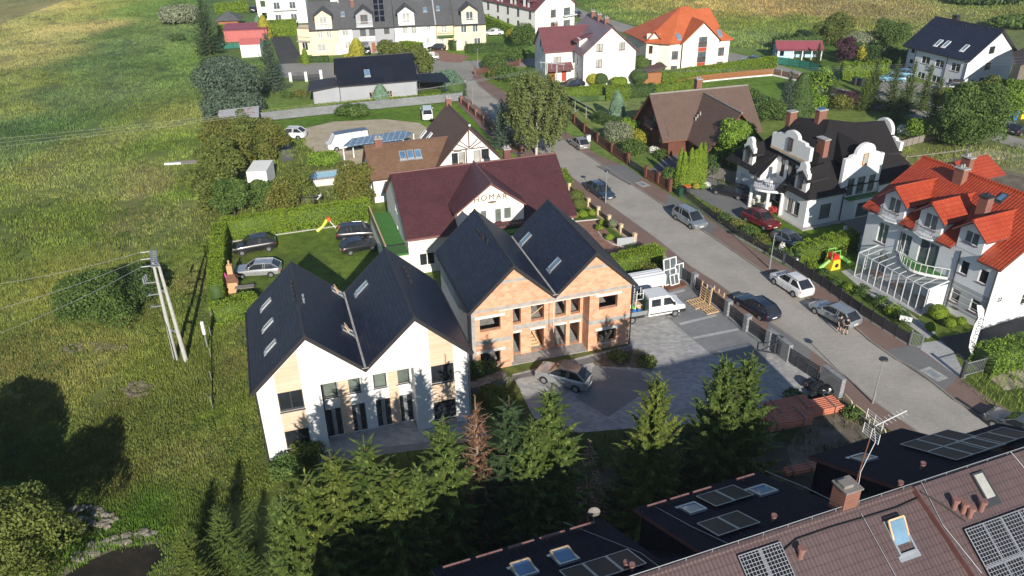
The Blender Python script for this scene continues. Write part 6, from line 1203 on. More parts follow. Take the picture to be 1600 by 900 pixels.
# == big foreground roof
Q0 = G(1010, 900, 12.7); Q = house('foreground_apartment_building', 'large foreground building with plum metal-tile roofs, solar panels and a brick chimney', Q0.x, Q0.y, 20.4)
ZR = 12.7; XA, XB = -13.5, 22.9; tS = [(XA, 0, ZR), (XB, 0, ZR), (XB, -9, ZR - 6.0)]
mb = MB(); mb.slab([(XA, 0, ZR), (XB, 0, ZR), (XB, -9, ZR - 6.0), (XA, -9, ZR - 6.0)], .2, 0, 1); mb.tube([(XA, 0, ZR + .02), (XB, 0, ZR + .02)], .16, 8, 0)
c1 = hit(Q, tS, 1429, 775); c2 = hit(Q, tS, 1512, 898); dx = (c2.x - c1.x) / (c2.y - c1.y); up = V3((0, 0, .32))
mb.slab([V3((c1.x, -.12, ZR - .08)) + up, V3((XB - .01, -.12, ZR - .08)) + up, V3((XB - .01, -9.2, ZR - 6.13)) + up, V3((c1.x + dx * -9, -9.2, ZR - 6.13)) + up], .3, 0, 1)
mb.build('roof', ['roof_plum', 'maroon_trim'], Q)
tN = [(XA, 0, ZR), (XB, 0, ZR), (XB, 5.8, 10.0)]
mb = MB(); BL = [(-7.2, 1.0), (2.9, 9.75), (13.2, 19.2), (20.4, 30)]
for a, b in BL: b = min(b, XB - .12); e_ = 3.3 if a > 20 else 5.95; mb.slab([(a - .1, .05, ZR - .01), (b + .1, .05, ZR - .01), (b + .1, e_, ZR - .466 * e_), (a - .1, e_, ZR - .466 * e_)], .22, 0, 1)
mb.slab([(XA, .06, ZR - .2), (XB, .06, ZR - .2), (XB, 7.6, 5.6), (XA, 7.6, 5.6)], .2, 0, 1); mb.build('north_roof', ['roof_plum_shaded', 'maroon_trim'], Q)
mb = MB()
for a, b in BL[:3]: mb.box(a + .2, b - .2, 5.3, 5.6, 6, 9.85); mb.extr([(a + .2, .5, 12.2), (a + .2, 5.6, 9.85), (a + .2, 5.6, 7), (a + .2, .5, 11.6)], (.1, 0, 0)); mb.extr([(b - .3, .5, 12.2), (b - .3, 5.6, 9.85), (b - .3, 5.6, 7), (b - .3, .5, 11.6)], (.1, 0, 0))
mb.build('dormer_wall', 'roof_plum_shaded', Q); mb = MB(); mb.box(XA + .1, XB - .1, -8.4, 6.8, 0, 5.9); mb.extr([(XA + .2, -8.4, 5.9), (XA + .2, 6.8, 5.9), (XA + .2, 0, 12.4)], (.2, 0, 0)); mb.extr([(XB - .4, -8.4, 5.9), (XB - .4, 6.8, 5.9), (XB - .4, 0, 12.4)], (.2, 0, 0)); mb.build('wall', 'plaster_grey', Q)
for a, b in BL[:2]:
    mb = MB()
    n = 5
    for k in range(n):
        if k == 3 and a > 0: continue
        xa = a + .3 + (b - a - .6) * k / n; mb.tube([(xa, 5.35, 10.45), (xa + (b - a - .6) / n * .82, 5.35, 10.45)], .07, 7); mb.bar((xa + .4, 5.35, 10.4), (xa + .4, 5.35, 10.1), .05)
    mb.split('snow_guard', 'guard_red', Q)
mb = MB(); hp = []
for k in range(30): x = XA + .5 + k * 1.23; hp.append((x, -.02, ZR + .33)); mb.bar((x, -.02, ZR + .15), (x, -.02, ZR + .33), .03)
mb.tube(hp, .018, 4); mb.build('lightning_wire', 'wire', Q)
mb = MB()
for pl in ([(880, 818), (930, 838), (1000, 866), (1035, 892)], [(1020, 792), (1080, 825), (1150, 858)], [(1195, 738), (1260, 765), (1325, 797)]):
    mb.tube([hit(Q, tN, *q) + V3((0, 0, .1)) for q in pl], .015, 4)
for pl in ([(1436, 762), (1470, 830), (1530, 905)], [(1345, 805), (1370, 850), (1400, 905)], [(1575, 715), (1600, 745)]): mb.tube([hit(Q, tS, *q) + V3((0, 0, .38 if q[0] > 1430 else .1)) for q in pl], .018, 4)
mb.split('roof_wire', 'wire', Q)
mb = MB(); pl = [(1180, 900), (1232, 856), (1245, 845), (1300, 826), (1352, 811), (1400, 796), (1436, 780)]; mb.tube([hit(Q, tS, *q) + V3((0, 0, .1)) for q in pl], .035, 5); pl = [(1436, 780), (1470, 800), (1505, 826)]; mb.tube([hit(Q, tS, *q) + V3((0, 0, .42)) for q in pl], .035, 5)
mb.split('black_cable', 'rope', Q)
def array(tri, tl, nx_, ny_, w, l, mat, dxl=1, lift=.12, gap=.02):
    """panels in a grid from the top-left pixel of the array, along the eave and down the slope"""
    a, b, e_ = map(Vector, tri); n_ = (b - a).cross(e_ - a).normalized(); n_ = -n_ if n_.z < 0 else n_; hd = V3((0, 0, 1)).cross(n_).normalized()
    if hd.x < 0: hd = -hd
    sl = n_.cross(hd); sl = sl if sl.z < 0 else -sl; p = hit(Q, tri, *tl)
    for i in range(nx_):
        for j in range(ny_): solar_panel(Q, tri, p + hd * (w + gap) * (i + .5) * dxl + sl * (l + gap) * (j + .5), w, l, mat, lift=lift)
tS2 = [V3(p) + up for p in tS]
array(tS, (1150, 869), 2, 2, 1.02, 1.66, 'solar_cells'); array(tS2, (1503, 828), 5, 3, 1.02, 1.66, 'solar_cells')
def arrN(bl, n1, n2, w=1.66, l=1.02):
    for i in range(n1):
        for j in range(n2): solar_panel(Q, tN, hit(Q, tN, *bl) + V3((i * (w + .03), 0, 0)) + V3((0, -(j * (l + .03)) * .906, j * (l + .03) * .42)), w, l, 'solar_dark')
arrN((1118, 783), 2, 1, 1.04, 1.7); arrN((1122, 827), 2, 1, 1.04, 1.7); arrN((1440, 700), 3, 2, 1.04, 1.7); arrN((905, 903), 3, 1, 1.04, 1.7); arrN((1528, 697), 3, 1, 1.04, 1.7)
for q in ((883, 873), (820, 893)): skylight(Q, tN, *q, w=.95, l=1.2, pane='glass_blue', open_=-.25)
skylight(Q, tN, 1083, 796, w=.9, l=1.1, pane='glass_blue'); skylight(Q, tN, 1192, 768, w=1.0, l=1.1, pane='glass_sky'); skylight(Q, tN, 1350, 717, w=.9, l=1.0, pane='glass_grey'); skylight(Q, tS2, 1537, 760, w=.7, l=1.3, pane='glass_curtain', frame='frame_dark'); skylight(Q, tS, 1405, 838, w=.95, l=1.5, pane='glass_sky', open_=.35, label='roof window tilted open on the sunny plum roof')
for q in ((1250, 872), (1490, 795), (1504, 801), (1514, 808), (1532, 798)):
    p = hit(Q, tS2 if q[0] > 1430 else tS, *q); mb = MB(); mb.tube([p, p + V3((0, 0, .45))], .12, 10); mb.tube([p + V3((0, 0, .45)), p + V3((0, 0, .6))], .18, 10); mb.build('roof_vent', 'guard_red', Q)
for q in ((1208, 815), (1440, 733), (1405, 763), (978, 888), (987, 892)): p = hit(Q, tN, *q); mb = MB(); mb.tube([p, p + V3((0, 0, .3))], .09, 8); mb.tube([p + V3((0, 0, .3)), p + V3((0, 0, .4))], .13, 8); mb.build('roof_vent', 'guard_red', Q)
cx, cy = 9.85, .3; mb = MB(); mb.box(cx - .4, cx + .4, cy - .4, cy + .4, 11.9, 13.8); ch = mb.build('chimney', 'brick_red', Q); mb = MB(); mb.box(cx - .46, cx + .46, cy - .46, cy + .46, 13.803, 13.88); mb.box(cx - .4, cx + .1, cy - .22, cy + .22, 13.883, 14.05); mb.build('chimney_cap', 'grey_wood', ch)
mb = MB(); mb.tube([(cx - .7, cy + .5, 11.8), (cx - .6, cy + .5, 12.2), (cx - .4, cy + .49, 12.3)], .03, 5); mb.build('bracket', 'rust', ch)
an = thing('roof_aerial', 'television aerial on a rusty mast beside the red brick chimney', 'aerial', *worldp(Q, (cx + .75, cy + .3, 0)).xy, R(20), z=12.3)
mb = MB(); mb.tube([(0, 0, 0), (.1, 0, 2.2), (.28, .02, 4.3)], .024, 6); mb.build('mast', 'rust', an)
mb = MB(); c = V3((.3, 0, 4.2)); mb.bar(c, c + V3((1.6, 0, .35)), .03)
for k in range(7): p = c + V3((.25 + k * .2, 0, .05 + k * .045)); mb.bar(p - V3((0, .22, 0)), p + V3((0, .22, 0)), .02)
for s in (-1, 1):
    for k in range(5): q1 = c + V3((-.1, -.45, s * (.12 + .12 * k))); mb.bar(q1, q1 + V3((0, .9, 0)), .013)
    for yy in (-.45, 0, .45): mb.bar(c + V3((-.1, yy, s * .1)), c + V3((-.1, yy, s * .62)), .025)
mb.build('antenna', 'frame_white', an); mb = MB(); mb.tube([(.3, 0, 4.1), (.45, -.1, 3.4), (.1, -.05, 1.8), (0, -.3, 0), (-.25, -2.2, -1.6), (-.6, -4.4, -3.1)], .013, 4); mb.build('aerial_cable', 'frame_white', an)
ds = thing('satellite_dish', 'grey satellite dish at the corner of the lowest dark foreground roof', 'satellite dish', *G(928, 806, 10.2).xy, 0, z=9.9); mb = MB(); mb.tube([(0, 0, 0), (0, 0, .5)], .03, 6); mb.build('mast', 'galv', ds); mb = MB(); mb.ball((0, 0, .55), (.3, .1, .3), 14, 6); mb.build('dish', 'grey_wood', ds)
# == small buildings and sheds
bs = thing('blue_garden_shed', 'pale blue garden shed with crimson roof and white posts at the field edge', 'shed', 53.6, 162.3, R(-4))
mb = MB(); mb.wall((0, 0), (3, 0), [(0, 0), (3, 0), (3, 2.1), (0, 2.1)], [(.4, .8, 1.2, 1.8)], .1); mb.box(0, 8.6, 2.4, 4.4, 0, 2.1); mb.wall((0, 4.4), (0, 0), [(0, 0), (4.4, 0), (4.4, 2.1), (2.2, 3.2), (0, 2.1)], [(2.6, .8, 3.6, 1.8)], .1); mb.wall((3, 0), (3, 2.4), [(0, 0), (2.4, 0), (2.4, 2.1), (0, 2.1)]); mb.build('wall', 'pale_blue', bs)
mb = MB(); gable_roof(mb, 0, 8.6, 0, 4.4, 2.1, 3.2, 'x', .4, .3, .1); mb.build('roof', ['roof_shed_red', 'maroon_trim'], bs); mb = MB()
for x in (.02, 3, 4.8, 6.6, 8.5): mb.box(x - .1, x + .1, -.12, .08, 0, 2.05)
mb.split('post', 'white', bs)
rs = thing('red_garden_shed', 'flat salmon-red shed with maroon roof left of the white kiosk', 'shed', *G(352, 66).xy, R(8)); mb = MB(); mb.box(0, 9.5, 0, 5, 0, 2.5); mb.build('wall', 'shed_red', rs); mb = MB(); mb.slab([(-.2, -.2, 2.6), (9.7, -.2, 2.6), (9.7, 5.2, 3.2), (-.2, 5.2, 3.2)], .12); mb.build('roof', 'roof_shed_red', rs)
ks = thing('white_kiosk', 'little white hut with a dusty red roof beside the red shed', 'hut', *G(378, 90).xy, R(8)); mb = MB(); mb.box(0, 4, 0, 3.4, 0, 2.7); mb.build('wall', 'white', ks); mb = MB(); mb.slab([(-.15, -.2, 2.7), (4.15, -.2, 2.7), (4.15, 1.7, 3.6), (-.15, 1.7, 3.6)], .1); mb.slab([(-.15, 3.6, 2.7), (4.15, 3.6, 2.7), (4.15, 1.7, 3.6), (-.15, 1.7, 3.6)], .1); mb.build('roof', 'shed_red', ks)
gz = thing('garden_gazebo', 'wooden gazebo with grey shingled roof near the top left hedge', 'gazebo', *G(360, 42).xy, R(8)); mb = MB(); mb.box(-2.3, 2.3, -2, 2, 0, 2.0); mb.build('wall', 'orange_wood', gz); mb = MB()
cs = [(-3, -2.7, 2), (3, -2.7, 2), (3, 2.7, 2), (-3, 2.7, 2)]
for a, b in zip(cs, cs[1:] + cs[:1]): mb.slab([a, b, (0, 0, 3.8)], .1)
mb.build('roof', 'roof_graphite', gz)
rm = thing('rusty_metal_shed', 'corrugated shed with a rust-streaked metal roof under the big pine', 'shed', *G(345, 208).xy, R(14)); mb = MB(); mb.box(.1, 5.8, .1, 3.6, 0, 1.9); mb.build('wall', 'galv', rm); mb = MB(); mb.slab([(-.1, -.4, 2.0), (6.0, -.4, 2.2), (6.0, 3.9, 2.7), (-.1, 3.9, 2.5)], .08); mb.build('roof', 'rust_metal', rm)
mb = MB(); mb.box(1.3, 4.6, -.9, .0, .3, .9); o = mb.build('blue_tarpaulin', 'blue_plastic'); o.location = rm.location; o.rotation_euler = rm.rotation_euler; tag(o, 'blue tarpaulin bundle lying in front of the rusty shed', 'tarpaulin')
wbx = thing('white_box_trailer', 'white box trailer parked between the orchard trees', 'trailer', *G(390, 300).xy, R(3)); mb = MB(); mb.box(0, 2.5, 0, 4.2, .4, 2.7); mb.build('box', 'white', wbx); mb = MB()
for x in (0, 2.4): mb.tube([(x - .1, 2.1, .35), (x + .1, 2.1, .35)], .35, 12)
mb.split('wheel', 'tyre', wbx)
pg = thing('solar_pergola', 'long pergola roofed with blue-grey solar panels beside the half-timbered house', 'pergola', *G(536, 228, 2.8).xy, 0)
c = [G(536, 228, 2.8), G(550, 216, 2.8), G(628, 204, 2.8), G(646, 207, 2.8), G(630, 217, 2.8)]; mb = MB(); mb.slab([p - pg.location for p in c], .12); mb.build('panel_roof', 'solar_blue', pg); mb = MB()
for p in c: q = p - pg.location; mb.box(q.x - .07, q.x + .07, q.y - .07, q.y + .07, 0, 2.65)
mb.split('post', 'frame_white', pg)
pool = thing('raised_pool', 'raised rectangular pool with pale blue cover and grey rim in the back garden', 'pool', *G(482, 293).xy, R(15)); mb = MB(); mb.box(0, 5.6, 0, 2.9, 0, .9); mb.build('pool_wall', 'cream_light', pool); mb = MB(); mb.box(-.15, 5.75, -.15, .45, .902, 1.0); mb.box(-.15, 5.75, 2.5, 3.05, .902, 1.0); mb.box(-.15, .5, .452, 2.49, .902, 1.0); mb.box(5.1, 5.75, .452, 2.49, .902, 1.0); mb.build('rim', 'concrete', pool); mb = MB(); mb.box(.5, 5.1, .455, 2.495, .91, .96); mb.build('water', 'water_blue', pool)
ws = thing('wooden_shelter', 'orange-brown wooden shelter with a dark lean-to roof by the orange-roofed house', 'shelter', *G(1001, 133).xy, R(12)); mb = MB(); mb.box(0, 4.4, 0, 2.6, 0, 2.0); mb.build('wall', 'orange_wood', ws); mb = MB(); mb.slab([(-.3, -.3, 2.0), (4.7, -.3, 3.1), (4.7, 2.9, 3.1), (-.3, 2.9, 2.0)], .12); mb.build('roof', 'roof_brown_dark', ws)
bq = thing('garden_grill', 'cream masonry barbecue with brown hood and chimney in the hedge corner of the lawn', 'barbecue', *G(366, 455).xy, R(10)); mb = MB(); mb.box(-.5, .5, -.4, .4, 0, 1.3); mb.build('body', 'ember', bq); mb = MB(); mb.slab([(-.7, -.6, 1.3), (.7, -.6, 1.3), (.3, 0, 1.9), (-.3, 0, 1.9)], .08); mb.slab([(-.7, .6, 1.3), (.7, .6, 1.3), (.3, 0, 1.9), (-.3, 0, 1.9)], .08); mb.box(-.25, .25, -.25, .25, 1.9, 2.8); mb.build('hood', 'brown_wood', bq); mb = MB(); mb.box(-.26, .26, -.26, .26, 2.0, 2.9); mb.tube([(0, 0, 2.9), (0, 0, 3.4)], .09, 8); mb.build('flue', 'ember', bq)
gt = thing('garden_table', 'grey garden table with benches beside the masonry barbecue', 'table', *G(384, 458).xy, R(10)); mb = MB(); mb.box(-.9, .9, -.35, .35, .7, .76); mb.build('tabletop', 'grey_wood', gt); mb = MB(); mb.box(-.9, .9, .6, .85, .4, .45); mb.box(-.9, .9, -.85, -.6, .4, .45); mb.split('bench', 'grey_wood', gt); mb = MB(); mb.box(-.7, -.6, -.8, .8, 0, .7); mb.box(.6, .7, -.8, .8, 0, .7); mb.split('leg', 'frame_dark', gt)
um = thing('garden_parasol', 'folded magenta parasol standing by the barbecue', 'parasol', *G(357, 456).xy, 0); mb = MB(); mb.tube([(0, 0, 0), (0, 0, 2.0)], .03, 6); mb.build('pole', 'brown_wood', um); mb = MB(); mb.tube([(0, 0, .9), (0, 0, 1.4), (0, 0, 2.1)], [.3, .34, .03], 9); mb.build('canopy', 'umbrella_pink', um)
sl = thing('garden_slide', 'yellow-green plastic slide with orange top on the lawn beside the hedge', 'slide', *G(513, 359).xy, R(25)); mb = MB(); mb.tube([(-1.3, 0, .1), (-.6, 0, .5), (0, 0, 1.25)], [.2, .16, .2], 6); mb.build('chute', 'lime_plastic', sl); mb = MB(); mb.box(-.05, .35, -.25, .25, 1.1, 1.5); mb.build('platform', 'orange_plastic', sl); mb = MB(); mb.bar((.2, -.2, 1.2), (.9, -.2, 0), .07); mb.bar((.2, .2, 1.2), (.9, .2, 0), .07)
for k in range(4): mb.bar((.3 + k * .15, -.2, 1.0 - k * .25), (.3 + k * .15, .2, 1.0 - k * .25), .05)
mb.build('ladder', 'frame_white', sl)
py_ = thing('toddler_playhouse', 'yellow, red and green plastic play tower with a slide in the front garden', 'play tower', *G(1299, 418).xy, R(20))
mb = MB(); mb.extr([(-.6, -.6, 0), (.6, -.6, 0), (.4, -.6, 1.1), (-.4, -.6, 1.1)], (0, 1.2, 0)); mb.build('base', 'yellow_plastic', py_); mb = MB(); mb.tube([(.05, -.63, .5), (.05, -.605, .5)], .22, 12); mb.build('porthole', 'dark_plastic', py_); mb = MB(); mb.extr([(-.5, -.45, 1.1), (.5, -.45, 1.1), (.25, -.45, 1.6), (-.25, -.45, 1.6)], (0, .9, 0)); mb.build('roof', 'red_plastic', py_)
mb = MB(); mb.tube([(.4, 0, 1.3), (1.2, 0, .9), (2.0, 0, .25), (2.3, 0, .2)], [.16, .2, .2, .16], 6); mb.tube([(-.4, 0, .9), (-1.2, 0, .35), (-1.7, 0, .15)], [.14, .2, .16], 6); mb.build('slide', 'green_plastic', py_); mb = MB()
for s in (-.35, .35): mb.tube([(-.5, s, 1.2), (-.5, s, 2.0), (.4, s, 2.0), (.5, s, 1.2)], .06, 6)
mb.build('arch', 'green_plastic', py_)
# == fences and walls
def fence(name, label, pix, h, matp, matpost, npost, pw=.14, ph=None, gap=0.0, slats=0, group=None, base=None, pd=.05, posts=True, ends=True):
    """panels between posts; pix = ground pixels of the line; npost = number of posts"""
    P = [G(*q) for q in pix]; o = thing(name, label, 'fence', P[0].x, P[0].y, 0, group); P = [p - o.location for p in P]; ph = ph or h + .08
    d = [0]
    for a, b in zip(P, P[1:]): d.append(d[-1] + (b - a).length)
    def at_(s):
        j = 0
        while j < len(d) - 2 and d[j + 1] < s: j += 1
        return P[j].lerp(P[j + 1], (s - d[j]) / max(1e-6, d[j + 1] - d[j]))
    S = [d[-1] * k / (npost - 1) for k in range(npost)]; Pp = [at_(s) for s in S]; mb = MB()
    for k, (a, b) in enumerate(zip(Pp, Pp[1:])):
        u = (b - a).normalized(); a2 = a + u * pw * .5; b2 = b - u * pw * .5; z0 = .15 + gap
        if slats:
            for j in range(slats): z = z0 + (h - z0) * (j + .5) / slats; mb.bar(a2 + V3((0, 0, z)), b2 + V3((0, 0, z)), pd, (h - z0) / slats * .72)
        else: mb.bar(a2 + V3((0, 0, (z0 + h) / 2)), b2 + V3((0, 0, (z0 + h) / 2)), pd, h - z0)
    mb.build('panel', matp, o)
    if base: mb = MB(); [mb.bar(a + V3((0, 0, .12)), b + V3((0, 0, .12)), pw * .9, .26) for a, b in zip(Pp, Pp[1:])]; mb.build('base', base, o)
    if posts:
        pm = MB(); pm.box(-pw / 2, pw / 2, -pw / 2, pw / 2, 0, ph); pm.box(-pw / 2 - .03, pw / 2 + .03, -pw / 2 - .03, pw / 2 + .03, ph + .002, ph + .06); first = None
        for k, p in enumerate(Pp):
            rz = math.atan2((Pp[min(k + 1, npost - 1)] - Pp[max(k - 1, 0)]).y, (Pp[min(k + 1, npost - 1)] - Pp[max(k - 1, 0)]).x)
            if first is None: first = q = pm.build('post', matpost, o)
            else: q = first.copy(); COL.objects.link(q); q.parent = o
            q.location = p; q.rotation_euler = (0, 0, rz)
    return o
fence('garden_fence', 'fence with beige square pillars and dark mesh panels beside the maroon-roofed house', [(889, 300), (905, 313), (920, 325), (937, 340), (948, 349), (966, 363), (991, 380)], .85, 'frame_dark', 'cream_post', 7, .36, 1.15, base='cream_post')
fence('plot_fence', 'new fence of grey split-block pillars and dark slat panels along the building plot', [(1056, 432), (1085, 452), (1118, 481), (1147, 503), (1173, 525), (1200, 543)], 1.45, 'frame_dark', 'gabion', 6, .5, 1.65, slats=6, base='gabion')
for nm, lb, a, b, h in (('block_wall', 'grey split-block wall between the slat fence and the sliding gate', (1200, 541), (1232, 566), 1.7), ('block_wall', 'grey split-block wall at the far side of the sliding gate by the railings', (1282, 598), (1313, 622), 1.75), ('low_wall', 'low grey concrete wall behind the hedge next to the pavement', (1027, 404), (1056, 431), .9)):
    A_, B_ = G(*a), G(*b); mb = MB(); mb.bar(A_ + V3((0, 0, h / 2)), B_ + V3((0, 0, h / 2)), .4, h); o = mb.build(nm, 'gabion' if nm == 'block_wall' else 'concrete'); tag(o, lb, 'wall')
gt = thing('sliding_gate', 'dark metal sliding gate standing open between two block walls', 'gate', *G(1215, 556).xy, 0); mb = MB(); a = V3((0, 0, 0)); b = G(1276, 596) - gt.location
for z in [.25 + k * .19 for k in range(7)]: mb.bar(a + V3((0, 0, z)), b + V3((0, 0, z)), .04, .13)
for t_ in (0, .25, .5, .75, 1): p = a.lerp(b, t_); mb.bar(p + V3((0, 0, .15)), p + V3((0, 0, 1.5)), .08)
q1 = G(1187, 551) - gt.location; mb.bar(a + V3((0, 0, .2)), q1 + V3((0, 0, .2)), .08); mb.bar(a + V3((0, 0, 1.45)), q1 + V3((0, 0, .2)), .08); mb.build('leaf', 'frame_dark', gt); mb = MB(); mb.bar(a + V3((.2, .1, 0)), a + V3((.2, .1, 1.9)), .12); mb.bar(a + V3((-.2, .3, 0)), a + V3((-.2, .3, 1.9)), .12); mb.split('guide_post', 'frame_dark', gt)
fence('metal_fence', 'dark green metal picket fence on a concrete base in front of the glass conservatory', [(1226, 413), (1285, 452), (1343, 494), (1400, 530), (1418, 541)], 1.25, 'frame_dark', 'frame_dark', 13, .1, 1.4, base='concrete')
gg = thing('pedestrian_gate', 'open grey metal garden gate at the end of the dark picket fence', 'gate', *G(1420, 540).xy, R(-50)); mb = MB()
for x in (0, 1.0): mb.box(x - .05, x + .05, -.05, .05, 0, 1.6)
for k in range(8): mb.box(.1 + k * .11, .13 + k * .11, -.015, .015, .1, 1.4)
for z in (.15, 1.35): mb.box(.05, .95, -.03, .03, z, z + .05)
mb.build('gate_leaf', 'galv', gg)
g2 = thing('vehicle_gate', 'short metal gate and pillar beside the hedge on the right', 'gate', *G(1502, 590).xy, R(20)); mb = MB(); mb.box(-.15, .15, -.1, .1, 0, 1.6); mb.build('pillar', 'frame_dark', g2); mb = MB()
for k in range(12): mb.box(.25 + k * .18, .28 + k * .18, -.015, .015, .1, 1.3)
for z in (.12, 1.28): mb.box(.15, 2.4, -.03, .03, z, z + .05)
mb.build('gate_leaf', 'galv', g2)
fence('wooden_fence', 'brown wooden fence with brick pillars between the pavement and the brown brick house', [(868, 168), (890, 186), (911, 207), (934, 224), (956, 240), (981, 257)], 1.35, 'brown_fence', 'brick_brown', 7, .4, 1.55, slats=9, base='brick_brown')
fence('wooden_fence', 'short stretch of brown wooden fence with brick pillars next to the driveway gate', [(1009, 278), (1028, 288), (1046, 299)], 1.3, 'brown_fence', 'brick_brown', 3, .4, 1.6, slats=9, base='brick_brown')
fence('driveway_gate', 'dark metal driveway gate between the brick pillars of the brown fence', [(984, 261), (1007, 276)], 1.1, 'frame_dark', 'frame_dark', 3, .07, 1.2, slats=5)
fence('brick_pillar_fence', 'fence of brick pillars and brown wooden panels next to the half-timbered house', [(721, 163), (734, 174), (746, 185), (759, 196), (790, 222), (815, 243)], .95, 'brown_fence', 'brick_red', 8, .4, 1.35, slats=6, base='brick_red')
fence('board_fence', 'orange board fence on a white base below the long hedge', [(1040, 141), (1100, 128), (1160, 122), (1207, 118)], 1.3, 'orange_wood', 'orange_wood', 14, .08, 1.3, base='white_grey', slats=12)
fence('board_fence', 'brown board fence with pale posts running down to the lane', [(1207, 118), (1256, 129), (1300, 141)], 1.25, 'brown_fence', 'cream_post', 8, .12, 1.35, slats=10, base='white_grey')
fence('villa_fence', 'thin dark wire fence with shrubs in front of the white villa', [(1062, 303), (1100, 334), (1147, 369), (1200, 399), (1222, 411)], 1.1, 'frame_dark', 'frame_dark', 12, .06, 1.3, slats=3, base='concrete', pd=.02)
fence('screen_fence', 'weathered grey slatted screen beside the villa garage', [(1098, 276), (1120, 281), (1148, 289)], 1.7, 'grey_wood', 'grey_wood', 4, .1, 1.75, slats=10)
fence('old_fence', 'old brown plank fence at the end of the villa garden', [(1405, 233), (1450, 221), (1520, 210)], 1.2, 'grey_wood', 'brown_fence', 12, .1, 1.3, slats=0, pd=.06)
fence('rail_fence', 'low post-and-rail fence in front of the dug plot', [(1415, 252), (1460, 247), (1510, 240)], .7, 'grey_wood', 'grey_wood', 6, .1, .8, slats=1, gap=.4)
fence('net_fence', 'green net fence beside the blue shed', [(1212, 101), (1240, 104), (1275, 112), (1310, 128)], 1.5, 'teal_net', 'green_dark', 8, .06, 1.6, pd=.01)
fence('net_fence', 'green mesh fence below the hedge beside the lawn of the plum-roofed house', [(870, 162), (910, 160), (945, 158)], 1.0, 'leaf_hedge_dark', 'green_dark', 9, .05, 1.2, pd=.01)
fence('grey_block_fence', 'long grey block wall between the gravel yard and the grey house', [(395, 192), (500, 180), (620, 168), (700, 161), (722, 158)], 1.5, 'grey_wall', 'grey_wall', 3, .2, 1.52, pd=.2)
fence('lane_fence', 'brown fence along the lane near the blue-grey guest house', [(1300, 146), (1345, 158), (1375, 168)], 1.0, 'brown_fence', 'brown_fence', 5, .08, 1.1, slats=6)
fence('hut_fence', 'dark teal fence in front of the red garden shed', [(347, 78), (380, 76), (420, 72)], 1.3, 'teal_net', 'green_dark', 5, .08, 1.3)
fence('street_fence', 'light pillars and dark panels at the driveway left of the grey house', [(455, 128), (478, 127), (502, 124)], 1.1, 'frame_dark', 'white_grey', 3, .5, 1.7, slats=4)
fence('car_fence', 'brown slatted fence beside the black parked car behind the shrubs', [(742, 118), (775, 112), (812, 103)], 1.2, 'brown_fence', 'brick_red', 4, .25, 1.4, slats=6)
fence('field_wire_fence', 'thin wire fence running down through the weeds left of the white house', [(331, 500), (331, 560), (333, 640)], .45, 'leaf_green', 'galv', 5, .04, 1.2, pd=.03)
def guard(px0, px1, label):
    a, b = G(*px0), G(*px1); o = thing('guard_rail', label, 'guard rail', a.x, a.y, 0, 'pedestrian guard rails at the street'); d = b - a; mb = MB(); z = V3((0, 0, 1)); u = d.normalized()
    mb.tube([(0, 0, 0), (0, 0, .95), u * .15 + z * 1.08, d - u * .15 + z * 1.08, d + z * .95, d], .035, 6); mb.tube([z * .6, d + z * .6], .02, 5); mb.build('rail', 'galv', o); mb = MB(); mb.tube([z * .5, z * .95, u * .15 + z * 1.083, d - u * .15 + z * 1.083, d + z * .95, d + z * .7], .039, 6); mb.build('painted_band', 'rail_yellow', o)
guard((1315, 632), (1328, 646), 'yellow-banded guard rail nearest the block wall'); guard((1331, 649), (1354, 668), 'yellow-banded guard rail in the middle of the three'); guard((1356, 670), (1380, 692), 'yellow-banded guard rail closest to the foreground roof')
# == street lamps, poles, wires
lamp_proto = None
for k, (b, lb) in enumerate([((1363, 631.4), 'grey street lamp with a flat round head, nearest, beside the guard rails'), ((1202, 421), 'grey street lamp standing by the villa fence and shrubs'), ((946, 318), 'grey street lamp in front of the dark blue estate car'), ((738.7, 163.9), 'grey street lamp beside the brick-pillar fence'), ((747, 111), 'furthest grey street lamp, at the street corner')]):
    p = G(*b)
    if lamp_proto is None:
        t = thing('street_lamp', lb, 'street lamp', p.x, p.y, .3, 'street lamps'); mb = MB(); mb.tube([(0, 0, 0), (0, 0, 1.2)], .085, 9); mb.tube([(0, 0, 1.2), (0, 0, 4.0)], [.05, .035], 8); mb.tube([(0, 0, 0), (0, 0, .05)], .18, 10); mb.build('pole', 'galv', t); mb = MB(); mb.tube([(0, 0, 4.12), (0, 0, 4.22)], [.34, .30], 16); mb.tube([(0, 0, 3.95), (0, 0, 4.12)], .06, 8); mb.build('lamp_head', 'frame_dark', t); mb = MB(); mb.tube([(0, 0, 4.05), (0, 0, 4.115)], .16, 12); mb.build('diffuser', 'lamp_glass', t); lamp_proto = t
    else: t = copy_tree(lamp_proto); t.location = (p.x, p.y, 0); t['label'] = lb
up_ = thing('utility_pole', 'twin-leg concrete power pole with steel crossarm standing in the meadow', 'utility pole', *G(281, 563).xy, 0)
ax = G(291, 565) - up_.location; bx = G(275, 562) - up_.location; mb = MB(); za = 9.6
for q in (ax, bx): mb.tube([q, V3((q.x * .45, q.y * .45, za))], [.19, .11], 9)
mb.split('leg', 'concrete_pole', up_); mb = MB()
for z in (2.8, 6.6, 9.0): s = 1 - .55 * z / za; mb.bar(V3((ax.x * s, ax.y * s, z)), V3((bx.x * s, bx.y * s, z + .3)), .09); mb.bar(V3((ax.x * s, ax.y * s, z + .35)), V3((bx.x * s, bx.y * s, z)), .09)
cd_ = V3((-.42, 1, 0)).normalized(); top = V3((0, 0, za + .1))
for s in (-.22, .22): mb.bar(top - cd_ * 1.6 + V3((s, 0, 0)), top + cd_ * 1.6 + V3((s, 0, 0)), .09)
